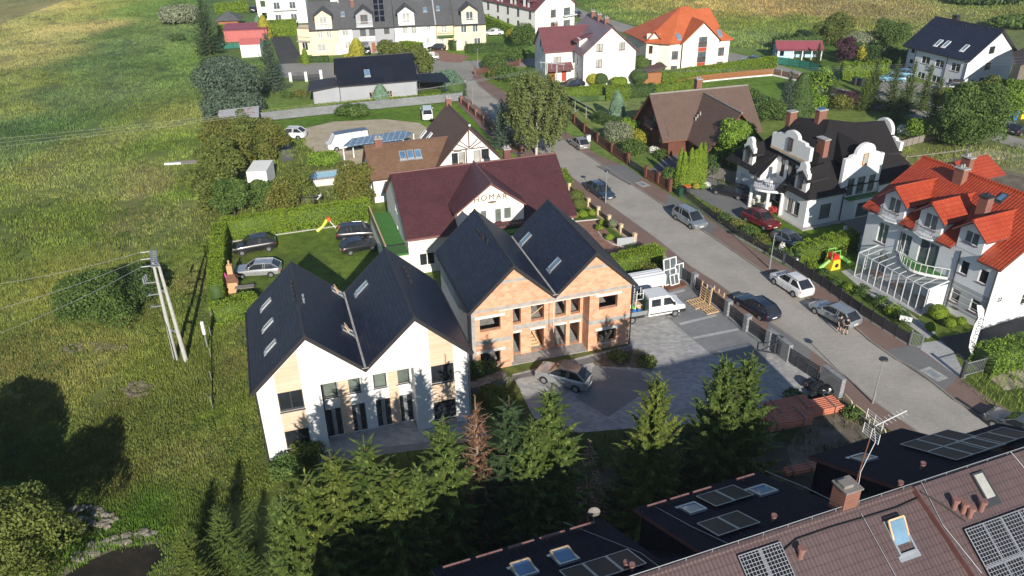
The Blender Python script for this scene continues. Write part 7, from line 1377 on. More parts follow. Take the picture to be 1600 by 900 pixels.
for k in range(9): p = top + cd_ * (-1.5 + k * .375); mb.bar(p - V3((.22, 0, 0)), p + V3((.22, 0, .0)), .06)
for z in (7.6, 6.5, 5.4): mb.bar((-.2, 0, z), (-1.1, -.2, z), .07); mb.bar((-1.1, -.5, z), (-1.1, .2, z), .06)
mb.build('crossarm', 'galv', up_); mb = MB()
for k in (-1.4, 0, 1.4): mb.tube([top + cd_ * k + V3((-.3, 0, 0)), top + cd_ * k + V3((-1.0, -.1, -.03))], .05, 6)
for k in range(3): mb.tube([(-1.1, -.4 + k * .3, 7.65), (-1.1, -.4 + k * .3, 8.2)], .07, 6)
mb.split('insulator', 'steel', up_); mb = MB(); mb.tube([(-1.0, 0, 7.5), (-.7, .1, 5.0), (-.3, -.1, 3.5), (-.25, -.3, 0)], .03, 5); mb.build('cable', 'rope', up_)
c1 = up_.location + top
for k, tgt in ((1.4, (-70, 392)), (0, (-70, 500)), (-1.4, (-70, 545))):
    mb = MB(); a = c1 + cd_ * k + V3((-1, -.1, 0)); b = G(tgt[0], {1.4: 453, 0: 500, -1.4: 547}[k], 9.3); pts = []
    for j in range(13): t_ = j / 12; p = a.lerp(b, t_); p.z -= 1.4 * t_ * (1 - t_); pts.append(p)
    mb.tube(pts, .014, 4); o = mb.build('power_line', 'wire'); tag(o, {1.4: 'uppermost power line from the meadow pole to the left edge', 0: 'middle power line from the meadow pole to the left edge', -1.4: 'lowest power line from the meadow pole to the left edge'}[k], 'power line')
mk = thing('marker_post', 'white-topped marker post standing in the weeds at the hedge end', 'post', *G(325, 545).xy, 0); mb = MB(); mb.box(-.05, .05, -.05, .05, 0, 2.6); mb.build('post', 'wire', mk); mb = MB(); mb.box(-.12, .12, -.1, .1, 1.5, 2.75); mb.build('cap', 'frame_white', mk)
hp_ = thing('telegraph_frame', 'two pale concrete poles joined by a steel crossarm behind the birch', 'utility pole', *G(867, 190).xy, 0); mb = MB()
for x in (-1.35, .2): mb.tube([(x, 0, 0), (x * .95, 0, 9.2 if x < 0 else 8.8)], [.16, .10], 8)
mb.split('pole', 'concrete_pole', hp_); mb = MB(); mb.bar((-2.4, 0, 9.3), (1.4, 0, 8.9), .12)
for x in (-2.2, -.6, 1.2): mb.tube([(x, 0, 9.2 - .1 * x), (x, 0, 8.2 - .1 * x)], .07, 6)
mb.build('crossarm', 'galv', hp_)
for k, (dz, lb) in enumerate(((0, 'lowest overhead wire crossing the street to the telegraph frame'), (.5, 'middle overhead wire crossing the street to the telegraph frame'), (1.0, 'highest overhead wire crossing the street to the telegraph frame'))):
    for nm, tgt in (('overhead_wire', G(-60, 236 - dz * 14, 9)),):
        a = hp_.location + V3((-2.2 + k * 1.6, 0, 8.4)); mb = MB(); pts = []
        for j in range(25): t_ = j / 24; p = a.lerp(tgt, t_); p.z -= 6 * t_ * (1 - t_) * .5; pts.append(p)
        mb.tube(pts, .012, 3); o = mb.build(nm, 'wire'); tag(o, lb, 'wire')
for k, (dz, lb) in enumerate(((0, 'lowest wire running from the telegraph frame towards the right field'), (.6, 'middle wire running from the telegraph frame towards the right field'), (1.2, 'highest wire running from the telegraph frame towards the right field'))):
    a = hp_.location + V3((-2.2 + k * 1.6, 0, 8.4)); b = G(1640, 96 - k * 5, 9); mb = MB(); pts = []
    for j in range(25): t_ = j / 24; p = a.lerp(b, t_); p.z -= 8 * t_ * (1 - t_) * .5; pts.append(p)
    mb.tube(pts, .012, 3); o = mb.build('overhead_wire', 'wire'); tag(o, lb, 'wire')
rk = thing('ground_solar_rack', 'long tilted solar rack seen edge-on in the lawn behind the brown fence', 'solar rack', *G(878, 163).xy, 0); e2 = G(920, 187) - rk.location; mb = MB(); u = e2.normalized(); nn = V3((u.y, -u.x, 0))
mb.slab([nn * -.2 + V3((0, 0, 1.9)), e2 + nn * -.2 + V3((0, 0, 1.9)), e2 + nn * -1.8 + V3((0, 0, .6)), nn * -1.8 + V3((0, 0, .6))], .05); mb.build('panels', 'solar_dark', rk); mb = MB(); mb.bar(V3((0, 0, 1.93)) - nn * .15, e2 + V3((0, 0, 1.93)) - nn * .15, .1)
for t_ in (.1, .5, .9): p = e2 * t_; mb.bar(p, p + V3((0, 0, 1.85)), .08); mb.bar(p, p - nn * 1.5 + V3((0, 0, .7)), .06)
mb.build('frame', 'galv', rk)
# == cars
CT = {
 'hatch': dict(L=4.1, W=1.74, H=1.47, belt=.94, hood=.80, wb0=.25, ra=.44, rb=.78, rc=.97, tail=.96),
 'wagon': dict(L=4.75, W=1.82, H=1.48, belt=.95, hood=.80, wb0=.27, ra=.45, rb=.84, rc=.98, tail=.97),
 'sedan': dict(L=4.7, W=1.82, H=1.45, belt=.95, hood=.80, wb0=.27, ra=.43, rb=.70, rc=.86, tail=.98),
 'suv': dict(L=4.55, W=1.88, H=1.68, belt=1.08, hood=.98, wb0=.25, ra=.42, rb=.80, rc=.965, tail=1.1),
 'mpv': dict(L=4.65, W=1.84, H=1.72, belt=1.05, hood=.90, wb0=.17, ra=.37, rb=.87, rc=.985, tail=1.1),
 'van': dict(L=4.4, W=1.82, H=1.85, belt=1.15, hood=.98, wb0=.16, ra=.30, rb=.97, rc=.995, tail=1.2),
 'camper': dict(L=6.2, W=2.05, H=2.4, belt=1.3, hood=1.1, wb0=.08, ra=.20, rb=.985, rc=.997, tail=1.35)}
def car(kind, paint, label, f=None, r=None, c=None, hd=None, cat='car', name='parked_car', group=None, z=0.01, roof=None, glass='glass_dark', bars=False, plate=True, roofbox=False):
    T = CT[kind]; L, W, H = T['L'], T['W'], T['H']
    if f:
        F, Rr = G(*f), G(*r); d = (F - Rr); d.z = 0; d.normalize(); mid = (F + Rr) / 2; pp = V3((-d.y, d.x, 0)); pp = pp if pp.dot(mid) > 0 else -pp; ctr = mid + pp * W / 2
    else: ctr = G(*c); d = V3((math.cos(R(hd)), math.sin(R(hd)), 0))
    o = thing(name, label, cat, ctr.x, ctr.y, math.atan2(d.y, d.x), group, z=z)   # +x is the front
    X = lambda t: L / 2 - t * L
    hb, hd_, w2 = T['belt'], T['hood'], W / 2
    st = [(0.0, .42, .60, .84), (.012, .30, hd_ - .12, .92), (.05, .22, hd_ - .03, .965), (.14, .20, hd_ + .01, .99), (T['wb0'], .19, hd_ + .06, 1.0), (T['ra'], .19, hb - .02, 1.0), (.6, .19, hb, 1.0), (.82, .20, hb + .01, .995), (.93, .22, min(hb + .02, T['tail']), .975), (.985, .28, T['tail'] - .03, .93), (1.0, .40, T['tail'] - .14, .86)]
    mb = MB(); rings = []
    for t, zb, zt, k in st:
        w = w2 * k; x = X(t); zm = zb + (zt - zb) * .55; ring = [(x, -w * .80, zb), (x, -w * .985, zb + .12), (x, -w, zm), (x, -w * .97, zt - .07), (x, -w * .90, zt), (x, 0, zt + .02), (x, w * .90, zt), (x, w * .97, zt - .07), (x, w, zm), (x, w * .985, zb + .12), (x, w * .80, zb)]
        rings.append(len(mb.v)); mb.v += ring
    n = 11
    for a, b in zip(rings, rings[1:]):
        for k in range(n): k2 = (k + 1) % n; mb.f.append((a + k, b + k, b + k2, a + k2)); mb.m.append(0)
    mb.f.append(tuple(rings[0] + k for k in range(n))); mb.m.append(0); mb.f.append(tuple(rings[-1] + k for k in reversed(range(n)))); mb.m.append(0)
    body = mb.build('body', paint, o, smooth=40)
    g = MB(); gw = w2 * .885; rw = w2 * .70; zr = H
    s = [(T['wb0'], hd_ + .05, gw, None), (T['ra'], hb - .03, gw, zr - .05), ((T['ra'] + T['rb']) / 2, hb, gw, zr), (T['rb'], hb, gw * .98, zr - .05), (T['rc'], hb - .0, gw * .92, None)]
    P = []
    for t, zb, wbt, zt in s:
        x = X(t)
        if zt is None: P.append(((x, -wbt, zb), (x, -wbt, zb + .005), (x, wbt, zb + .005), (x, wbt, zb)))
        else: P.append(((x, -wbt, zb), (x, -rw, zt), (x, rw, zt), (x, wbt, zb)))
    for a, b in zip(P, P[1:]):
        g.poly([a[0], b[0], b[1], a[1]]); g.poly([a[1], b[1], b[2], a[2]]); g.poly([a[2], b[2], b[3], a[3]])
    g.build('windows', glass, o, smooth=20)
    p = MB(); x1, x2, x3 = X(T['ra']), X((T['ra'] + T['rb']) / 2), X(T['rb'])
    rf = [(x1 - .02, -rw - .01, zr - .04), (x2, -rw - .01, zr + .012), (x3, -rw - .01, zr - .04), (x3, rw + .01, zr - .04), (x2, rw + .01, zr + .012), (x1 - .02, rw + .01, zr - .04)]
    p.poly([rf[0], rf[1], rf[4], rf[5]]); p.poly([rf[1], rf[2], rf[3], rf[4]])
    for sgn in (-1, 1):
        top = lambda x, z=zr - .05: (x, sgn * (rw + .012), z)
        p.bar((X(T['wb0']) + .03, sgn * gw, hd_ + .05), top(x1), .07, .05); p.bar(top(x1), (x2, sgn * (rw + .012), zr), .06, .05); p.bar((x2, sgn * (rw + .012), zr), top(x3), .06, .05); p.bar(top(x3), (X(T['rc']), sgn * gw * .93, hb), .13, .06)
        for q in ([x2 - .05] if T['rb'] < .8 else [x2 + .02, X(T['rb'] - .16)]): p.bar((q, sgn * (gw + .006), hb), (q - .08, sgn * (rw + .015), zr - .03), .07, .03)
    p.build('roof', roof or paint, o)
    if bars or kind in ('wagon', 'suv', 'mpv'):
        q = MB()
        for sgn in (-1, 1): q.bar((x1 - .1, sgn * rw * .96, zr + .05), (x3, sgn * rw * .96, zr + .04), .04)
        q.split('roof_rail', 'dark_plastic' if paint not in ('paint_silver', 'paint_lightgrey') else 'galv', o)
    if roofbox: q = MB(); q.box(x2 - .9, x2 + .8, -.35, .35, zr + .08, zr + .4); q.build('roof_box', 'dark_plastic', o)
    wr = .33 if kind in ('suv', 'mpv', 'van', 'camper') else .31
    for t in (.19, .80):
        for sgn in (-1, 1):
            wm = MB(); x = X(t); y = sgn * w2; wm.tube([(x, y - sgn * .2, wr), (x, y + sgn * .012, wr)], wr, 16); w_ = wm.build('wheel', 'tyre', o)
            rm = MB(); rm.tube([(x, y + sgn * .005, wr), (x, y + sgn * .022, wr)], wr * .64, 12); rm.build('rim', 'rim', w_)
    ar = MB()
    for t in (.19, .80):
        for sgn in (-1, 1):
            x = X(t); y = sgn * (w2 + .001); pts = [(x + math.cos(a) * (wr + .06), y, wr + math.sin(a) * (wr + .06)) for a in [math.pi * k / 10 for k in range(11)]]; ar.poly(pts + [(x - wr - .06, y, .2), (x + wr + .06, y, .2)])
    ar.split('wheel_arch', 'dark_plastic', o)
    for sgn in (-1, 1):
        q = MB(); q.obox((X(.035), sgn * w2 * .72, hd_ - .17), (.10, -sgn * .05, 0), (sgn * .02, .17 * 1, 0), (0, 0, .065)); q.build('headlight', 'lamp_glass', o)
        q = MB(); q.obox((X(.975), sgn * w2 * .78, T['tail'] - .2), (.06, 0, 0), (0, .14, 0), (0, 0, .09)); q.build('tail_light', 'tail_red', o)
        q = MB(); q.box(X(T['ra']) + .38, X(T['ra']) + .52, sgn * w2 * 1.0 if sgn > 0 else sgn * w2 * 1.14, sgn * w2 * 1.14 if sgn > 0 else sgn * w2 * 1.0, hb - .02, hb + .11); q.build('door_mirror', paint, o)
    if plate:
        q = MB(); q.box(X(1.0) - .015, X(1.0) + .004, -.26, .26, .52, .63); q.build('number_plate', 'plate', o)
        q = MB(); q.box(X(0) - .004, X(0) + .015, -.26, .26, .44, .55); q.build('number_plate', 'plate', o)
    q = MB(); q.box(X(.012) , X(.012) + .028, -.45, .45, hd_ - .33, hd_ - .2); q.build('grille', 'dark_plastic', o)
    q = MB()
    for sgn in (-1, 1):
        for xx in (X(T['ra'] + .04), X((T['ra'] + T['rb']) / 2) - .03, X(T['rb'] - .10)): y = sgn * (w2 * .998); q.box(xx - .006, xx + .006, min(y, y + sgn * .006), max(y, y + sgn * .006), .34, hb - .1)
    q.build('door_seams', 'dark_plastic', o)
    return o
lawn = 'cars parked on the back lawn'; kerb_ = 'cars parked along the street'
car('suv', 'paint_black', 'black off-road car parked on the lawn beside the hedge', (362, 403), (438, 391), group=lawn)
car('wagon', 'paint_silver', 'silver estate car on the lawn, behind the nearest white roof', (366, 437), (437, 433), group=lawn)
car('mpv', 'paint_black', 'black people carrier, further of the two black cars side by side on the lawn', (591, 374), (527, 380), group=lawn)
car('hatch', 'paint_black', 'black hatchback, nearer of the two black cars side by side on the lawn', (594, 390), (537, 402), group=lawn)
car('suv', 'paint_white', 'white car standing at the edge of the gravel yard', (434, 218), (471, 219))
car('camper', 'paint_white', 'white van with a grey roof behind the solar pergola', (519, 238), (574, 229), cat='van', name='parked_van', roof='paint_grey', glass='white_grey')
car('van', 'paint_white', 'white van parked on the grass by the grey block wall', c=(668, 184), hd=97, cat='van', name='parked_van')
car('hatch', 'paint_silver_brown', 'silver hatchback on the street in the shade edge of the birch', (887, 224), (906, 238), group=kerb_)
car('wagon', 'paint_darkblue', 'dark blue estate car facing the camera beside the street lamp', (943, 317), (914, 297), group=kerb_)
car('mpv', 'paint_silverblue', 'silver-blue people carrier parked on the far pavement', (1085, 363), (1048, 340), group=kerb_, roof='paint_lightgrey')
car('wagon', 'paint_black', 'black estate car on the villa driveway', (1112, 303), (1160, 315))
car('suv', 'paint_maroon', 'dark red car parked in front of the white villa', (1201, 365), (1156, 343))
car('hatch', 'paint_greyblue', 'grey-blue hatchback parked beside the dark red car', (1241, 395), (1205, 377))
car('suv', 'paint_white', 'small white off-road car at the kerb by the dark fence', (1204, 442), (1243, 468), group=kerb_)
car('wagon', 'paint_navy', 'navy estate car parked beside the building plot fence', (1147, 476), (1192, 506), group=kerb_)
car('wagon', 'paint_lightgrey', 'light silver estate car with the two men standing next to it', (1265, 487), (1319, 517), group=kerb_)
car('suv', 'paint_silver', 'silver crossover standing on the paving in front of the unfinished brick house', (839, 597), (910, 617), roof='paint_silver_brown')
car('sedan', 'paint_grey', 'dark grey car at the right edge above the foreground roof', (1556, 672), (1606, 698), group=kerb_)
top = 'cars in front of the terraced houses'
car('hatch', 'paint_navy', 'dark blue car seen from behind in front of the grey terraced house', c=(574, 83), hd=96, group=top)
car('hatch', 'paint_white', 'white car in front of the grey terraced house', c=(605, 79), hd=190, group=top)
car('sedan', 'paint_black', 'black open car beside the white car near the terrace hedge', c=(619, 82), hd=188, group=top)
car('hatch', 'paint_black', 'dark car in the driveway between the white and yellow terraced houses', c=(683, 78), hd=175, group=top)
car('hatch', 'paint_silver', 'silver hatchback parked on the street corner below the terraces', c=(671, 94), hd=188, group=top)
car('sedan', 'paint_white', 'white saloon on the lawn beside the long white guest house', c=(771, 55), hd=185)
car('suv', 'paint_black', 'black car parked on the grass behind shrubs by the corner', c=(799, 118), hd=62)
car('wagon', 'paint_navy', 'dark car parked beside the white gabled house behind its hedge', c=(893, 137), hd=200)
car('sedan', 'paint_navy', 'dark blue car at the top left beside the clipped hedge', c=(396, 18), hd=110)
car('suv', 'paint_lightblue', 'light blue car in front of the pale grey guest house', c=(1393, 128), hd=160)
car('hatch', 'paint_lightblue', 'second light blue car, close to the wall of the pale grey guest house', c=(1408, 120), hd=160)
car('wagon', 'paint_silver', 'silver estate car with a black roof box beside the pale grey guest house', c=(1487, 141), hd=163, roofbox=True)
car('sedan', 'paint_black', 'black car between the small spruces in front of the guest house', c=(1464, 152), hd=160)
car('sedan', 'paint_silver', 'silver saloon at the right edge beyond the big tree', c=(1570, 203), hd=20)
car('hatch', 'paint_black', 'black car next to the silver saloon at the right edge', c=(1596, 209), hd=22)
car('hatch', 'paint_navy', 'dark blue car on the lane left of the blue shed', c=(1174, 99), hd=155)
car('hatch', 'paint_navy', 'dark blue car partly hidden by the plum-coloured roof near the lane', c=(896, 26), hd=150)
F_, R_ = G(1066, 493), G(978, 508); d = (F_ - R_).normalized(); pp = V3((-d.y, d.x, 0)); ctr = (F_ + R_) / 2 + pp * 1.0
pk = thing('crew_cab_pickup', 'white double-cab truck with an open loaded bed beside the brick house', 'truck', ctr.x, ctr.y, math.atan2(d.y, d.x))
pr_ = [(3.05, .45), (3.05, .9), (2.9, 1.15), (2.2, 1.32), (1.55, 2.2), (1.2, 2.32), (-.55, 2.32), (-.62, 2.2), (-.62, .45)]
mb = MB(); mb.extr([(x, -.98 if z < 1.4 else -.98, z) for x, z in pr_], (0, 1.96, 0)); 
i = 0; mb2 = MB()
mb2v = []
for s0, s1 in zip(pr_, pr_[1:] + pr_[:1]):
    w0 = .99 - (.13 if s0[1] > 1.4 else 0); w1 = .99 - (.13 if s1[1] > 1.4 else 0); mb2.poly([(s0[0], -w0, s0[1]), (s1[0], -w1, s1[1]), (s1[0], w1, s1[1]), (s0[0], w0, s0[1])])
for sgn in (-1, 1):
    lo = [(x, sgn * .99, z) for x, z in pr_ if z < 1.4]; lo = [(3.05, sgn * .99, .45), (3.05, sgn * .99, .9), (2.9, sgn * .99, 1.15), (2.2, sgn * .99, 1.32), (-.62, sgn * .99, 1.32), (-.62, sgn * .99, .45)]; mb2.poly(lo)
    mb2.poly([(2.2, sgn * .99, 1.32), (1.55, sgn * .86, 2.2), (1.2, sgn * .86, 2.32), (-.55, sgn * .86, 2.32), (-.62, sgn * .86, 2.2), (-.62, sgn * .99, 1.32)])
mb2.build('cab', 'paint_white', pk, smooth=30)
g = MB()
for sgn in (-1, 1):
    y = lambda z: sgn * (.995 - (z - 1.32) * .13 / .9 + .006); 
    for a in ([(1.95, 1.42), (1.48, 2.1), (.85, 2.1), (.85, 1.42)], [(.55, 1.42), (.55, 2.1), (-.35, 2.1), (-.35, 1.42)]): g.poly([(x, y(z), z) for x, z in a])
g.poly([(2.14, -.85, 1.42), (1.62, -.8, 2.14), (1.62, .8, 2.14), (2.14, .85, 1.42)]); g.build('windows', 'glass_dark', pk)
g = MB(); g.box(2.5, 3.1, -1.0, 1.0, .42, .75); 
for sgn in (-1, 1): g.box(-.5, 2.9, sgn * .995 if sgn > 0 else sgn * 1.01, sgn * 1.01 if sgn > 0 else sgn * .995, .62, .72)
g.build('bumper', 'dark_plastic', pk); g = MB(); g.box(-3.1, -.75, -1.0, 1.0, .75, .85); g.box(-3.1, -.75, -1.02, -.98, .86, 1.2); g.box(-3.1, -.75, .98, 1.02, .86, 1.2); g.box(-3.12, -3.08, -.97, .97, .86, 1.2); g.build('bed', 'paint_lightgrey', pk)
g = MB(); g.box(-3.0, -.7, -.45, .45, .45, .74); g.box(-2.0, -1.0, -1.0, -.9, .5, .72); g.build('chassis', 'dark_plastic', pk)
for x in (-2.2, 2.05):
    for sgn in (-1, 1): g = MB(); g.tube([(x, sgn * .75, .36), (x, sgn * 1.01, .36)], .36, 16); w_ = g.build('wheel', 'tyre', pk); g = MB(); g.tube([(x, sgn * 1.0, .36), (x, sgn * 1.03, .36)], .22, 12); g.build('rim', 'rim', w_)
for sgn in (-1, 1): g = MB(); g.box(2.75, 3.0, sgn * .85 - .12, sgn * .85 + .12, .92, 1.12); g.build('headlight', 'lamp_glass', pk); g = MB(); g.box(1.75, 1.9, sgn * 1.12 - .1, sgn * 1.12 + .1, 1.4, 1.65); g.build('door_mirror', 'dark_plastic', pk)
g = MB(); 
for k in range(5): g.box(-.95, -.72, -.95 + k * .01, .95, 1.0 + k * .22, 1.14 + k * .22)
g.build('headboard', 'green_dark', pk)
rr = random.Random(5)
for k, (x, y, s, mt, lb) in enumerate([(-1.4, -.6, .22, 'blue_plastic', 'blue bag at the side of the loaded truck bed'), (-1.9, -.65, .24, 'blue_plastic', 'blue bag at the tail end of the loaded truck bed'), (-1.2, .3, .3, 'timber', 'pale wooden crate behind the cab of the truck'), (-2.0, .3, .28, 'cloth_white', 'white bundle on the truck bed'), (-2.6, 0, .26, 'brown_wood', 'brown box at the back of the truck bed'), (-1.7, .0, .2, 'green_plastic', 'green canister in the middle of the truck bed')]):
    p = worldp(pk, (x, y, 0)); g = MB(); g.ball((0, 0, 0), (s, s, s * .9), 8, 6) if 'bag' in lb or 'bundle' in lb else g.box(-s, s, -s * .8, s * .8, -s * .8, s * .8); o = g.build('truck_load', mt); o.location = (p.x, p.y, .855 + s * .82); o.rotation_euler.z = k; tag(o, lb, 'load')
lad = thing('step_ladder', 'aluminium scaffold ladder standing among the load of the truck', 'ladder', *worldp(pk, (-1.6, .1, 0)).xy, pk.rotation_euler.z, z=.86); g = MB()
for s in (-.3, .3): g.bar((0, s, 0), (0.1, s, 2.0), .05)
for k in range(7): g.bar((0, -.3, .25 + k * .27), (0, .3, .25 + k * .27), .04)
for s in (-.3, .3): g.bar((.7, s, 0), (.7, s, 2.0), .05)
for k in range(3): g.bar((0, -.3, .5 + k * .6), (.7, -.3, .5 + k * .6), .04)
g.build('frame', 'frame_white', lad)
pn = thing('wrapped_panel_stack', 'long stack of white ribbed panels wrapped in foil behind the truck', 'building material', *G(1008, 452).xy, R(-72)); g = MB(); sec = []
for k in range(9): sec += [(-.95 + k * .21, 1.55 + .12 * math.sin(math.pi * (k / 8)) + (.05 if k % 2 else 0))]
g.extr([(x, 0, z) for x, z in [(-.95, .55)] + [(a, b) for a, b in sec] + [(.78, .55)]][::1] and [( (x), -1.6, z) for x, z in [(-.95, .55)] + sec + [(.78, .55)]], (0, 3.4, 0)); g.build('panels', 'white_grey', pn); g = MB(); g.box(-.85, .7, -1.63, -1.602, .6, 1.5); g.build('foil_end', 'cloth_white', pn); g = MB()
for y in (-1.2, .2, 1.5): g.box(-.9, -.75, y - .08, y + .08, 0, .54); g.box(.6, .75, y - .08, y + .08, 0, .54)
g.split('support', 'timber', pn)
def pallet_A(x, y, rz, label, z=.01, n=5, h=1.9):
    o = thing('a_frame_pallet', label, 'pallet', x, y, rz, 'wooden transport pallets'); g = MB()
    for k in range(6): g.box(-.05 + k * .28, .12 + k * .28, -1.1, 1.1 * .6, .12, .15)
    for yv in (-1.0, -.2, .55): g.box(-.05, 1.55, yv, yv + .1, 0, .118)
    g.build('deck', 'timber', o); g = MB()
    for yv in (-1.0, -.2, .55): g.bar((1.5, yv + .05, .15), (1.62, yv + .05, h), .09)
    for k in range(n): z_ = .4 + k * (h - .5) / n; g.bar((1.5, -1.05, z_), (1.5, .65, z_), .03, .12)
    g.build('upright_frame', 'timber', o); return o
p = G(1078, 476); pallet_A(p.x, p.y, R(22), 'wooden A-frame pallet nearer the truck, empty'); p = G(1096, 484); pallet_A(p.x, p.y, R(22), 'wooden A-frame pallet closer to the fence, with slatted uprights')
wf = thing('window_frame_stack', 'stack of new white window units leaning upright on a brown pallet', 'window units', *G(1053, 446).xy, R(28)); g = MB(); g.box(-1.2, 1.2, -.7, .9, 0, .15); g.build('pallet', 'brown_wood', wf)
for k, (x, y, w_, h, z, ln) in enumerate([(-.9, .5, 1.5, 1.6, 1.1, .2), (-1.0, .15, 1.4, 1.5, .2, .25), (-.5, -.15, 1.0, 1.0, .2, .35), (.4, .4, 1.0, 1.7, .2, .1)]):
    g = MB(); a = V3((x, y, z)); u = V3((1, 0, 0)); v = V3((0, ln, 1)).normalized(); nn = u.cross(v)
    for s in (0, 1): g.bar(a + u * w_ * s, a + u * w_ * s + v * h, .09); g.bar(a + v * h * s, a + u * w_ + v * h * s, .09)
    g.bar(a + u * w_ * .5, a + u * w_ * .5 + v * h, .07); f = g.build('window', 'frame_white', wf); g = MB(); g.poly([a + u * .04 + v * .04, a + u * (w_ - .04) + v * .04, a + u * (w_ - .04) + v * (h - .04), a + u * .04 + v * (h - .04)]); g.build('pane', 'glass_grey', f)
def pipes(px, py, label, rz, nx_, nz_, L=3.2, r=.1, z0=0.02, dz=0):
    p = G(px, py); o = thing('pipe_bundle', label, 'pipes', p.x, p.y, rz, 'bundles of clay-coloured pipes', z=z0 + dz)
    pm = MB(); pm.tube([(0, 0, 0), (L, 0, 0)], r, 10); pm.tube([(L, 0, 0), (L + .22, 0, 0)], r * 1.18, 10); first = None
    for j in range(nz_):
        for i in range(nx_):
            if first is None: first = q = pm.build('pipe', 'pipe_clay', o, smooth=40)
            else: q = first.copy(); COL.objects.link(q); q.parent = o
            q.location = (random.Random(i * 7 + j).uniform(-.06, .06), i * r * 2.15, r + j * r * 2.1)
    g = MB()
    for x in (.5, L - .5):
        g.bar((x, -r - .05, 0), (x, -r - .05, nz_ * r * 2.1 + .05), .06); g.bar((x, (nx_ - 1) * r * 2.15 + r + .05, 0), (x, (nx_ - 1) * r * 2.15 + r + .05, nz_ * r * 2.1 + .05), .06); g.bar((x, -r - .08, nz_ * r * 2.1 + .04), (x, nx_ * r * 2.15, nz_ * r * 2.1 + .04), .06)
    g.split('batten', 'grey_wood', o)
pipes(1202, 676, 'lower bundle of clay-coloured pipes at the near left of the pipe store', R(14), 6, 4); pipes(1250, 657, 'sunlit bundle of clay-coloured pipes closest to the railings', R(16), 7, 3, 3.4); pipes(1207, 658, 'shaded bundle of clay-coloured pipes behind, left of the sunlit one', R(15), 7, 4)
pipes(1228, 745, 'small loose bundle of clay-coloured pipes in the shade next to the dark roofs', R(15), 3, 2, 2.4)
rs_ = random.Random(3); ORD = 'first second third fourth fifth sixth seventh eighth ninth'.split()
for k, (px, py, s) in enumerate([(1262, 604, .5), (1272, 611, .55), (1281, 606, .45), (1285, 617, .5), (1268, 620, .4), (1293, 613, .45)]):
    p = G(px, py); g = MB(); g.ball((0, 0, s * .6), (s * 1.1, s * .9, s * .75), 10, 7); 
    g.v = [(x + rs_.uniform(-.06, .06), y + rs_.uniform(-.06, .06), max(0, z + rs_.uniform(-.05, .05))) for x, y, z in g.v]; o = g.build('rubbish_bag', 'plastic_bag'); o.location = (p.x, p.y, .01); o.rotation_euler.z = k; tag(o, ORD[k] + ' black rubbish bag of the heap near the sliding gate, counted along the heap', 'rubbish bag', 'heap of black rubbish bags')
for k, (px, py) in enumerate([(745, 612), (757, 607), (769, 602), (781, 597)]):
    p = G(px, py); g = MB(); g.box(-.5, .5, -.45, .45, 0, .75)
    g.v = [(x + rs_.uniform(-.05, .05), y + rs_.uniform(-.05, .05), z + rs_.uniform(-.04, .04)) for x, y, z in g.v]; o = g.build('concrete_block', 'rubble'); o.location = (p.x, p.y, 0); o.rotation_euler.z = R(18 + k * 3); tag(o, ['leftmost rough pale concrete block in the row beside the brick house', 'second rough concrete block from the left beside the brick house', 'third rough concrete block from the left beside the brick house', 'rightmost rough concrete block in the row beside the brick house'][k], 'concrete block', 'row of concrete blocks')
for nm, pts_, lb in (('rubble_heap', RUB1, 'heap of pale rubble above the stream bank'), ('rubble_heap', [(92, 552), (110, 538), (135, 536), (200, 542), (195, 552), (130, 556)], 'scattered pale stones in the weeds below the dark bush'), ('rubble_heap', [(190, 608), (215, 596), (240, 604), (230, 622), (200, 628)], 'grey patch of dry stalks and stones in the meadow'), ('rubble_heap', [(100, 868), (170, 842), (235, 828), (248, 834), (180, 856), (120, 880)], 'pale broken slabs along the stream bank')):
    P = [G(*q) for q in pts_]; c0 = sum(P, V3()) / len(P); n = 70; V = []; rng = np.random.default_rng(len(lb)); g = MB()
    xs = [p.x for p in P]; ys = [p.y for p in P]; cnt = 0
    while cnt < 60:
        x, y = rng.uniform(min(xs), max(xs)), rng.uniform(min(ys), max(ys))
        if inpoly(np.array([x]), np.array([y]), [(p.x, p.y) for p in P])[0]:
            s = rng.uniform(.08, .28); i0 = len(g.v); g.ball((x - c0.x, y - c0.y, s * .4), (s * 1.3, s, s * .6), 6, 4); g.v[i0:] = [(a + rng.normal(0, .03), b + rng.normal(0, .03), max(0, c + rng.normal(0, .02))) for a, b, c in g.v[i0:]]; cnt += 1
    o = g.build(nm, 'dirt' if 'stones' in lb else 'rubble'); o.location = (c0.x, c0.y, .0); tag(o, lb, 'rubble', kind='stuff')
fl = thing('feather_flag', 'tall white feather banner with handwritten-style lettering beside the hedge on the right', 'banner', *G(1516, 566).xy, 0); fl.scale = (1, 1, 1.15); g = MB(); g.tube([(0, 0, 0), (0, 0, 3.6), (-.15, 0, 4.4), (-.5, 0, 4.75), (-.9, 0, 4.8)], .025, 6); g.build('pole', 'frame_dark', fl)
g = MB(); g.extr([(0, 0, .6), (-.15, 0, .7), (-.5, 0, 1.3), (-.62, 0, 2.2), (-.6, 0, 3.2), (-.45, 0, 3.7), (-.9, 0, 4.78), (-.5, 0, 4.72), (-.15, 0, 4.35), (-.01, 0, 3.6)], (0, .01, 0)); b_ = g.build('banner_cloth', 'flag_white', fl); t_ = text(b_, 'u Krystyny', -.3, 2.45, -.012, .62, 'letters_dark', ext=.003); t_.rotation_euler = (math.pi / 2, -math.pi / 2, 0)
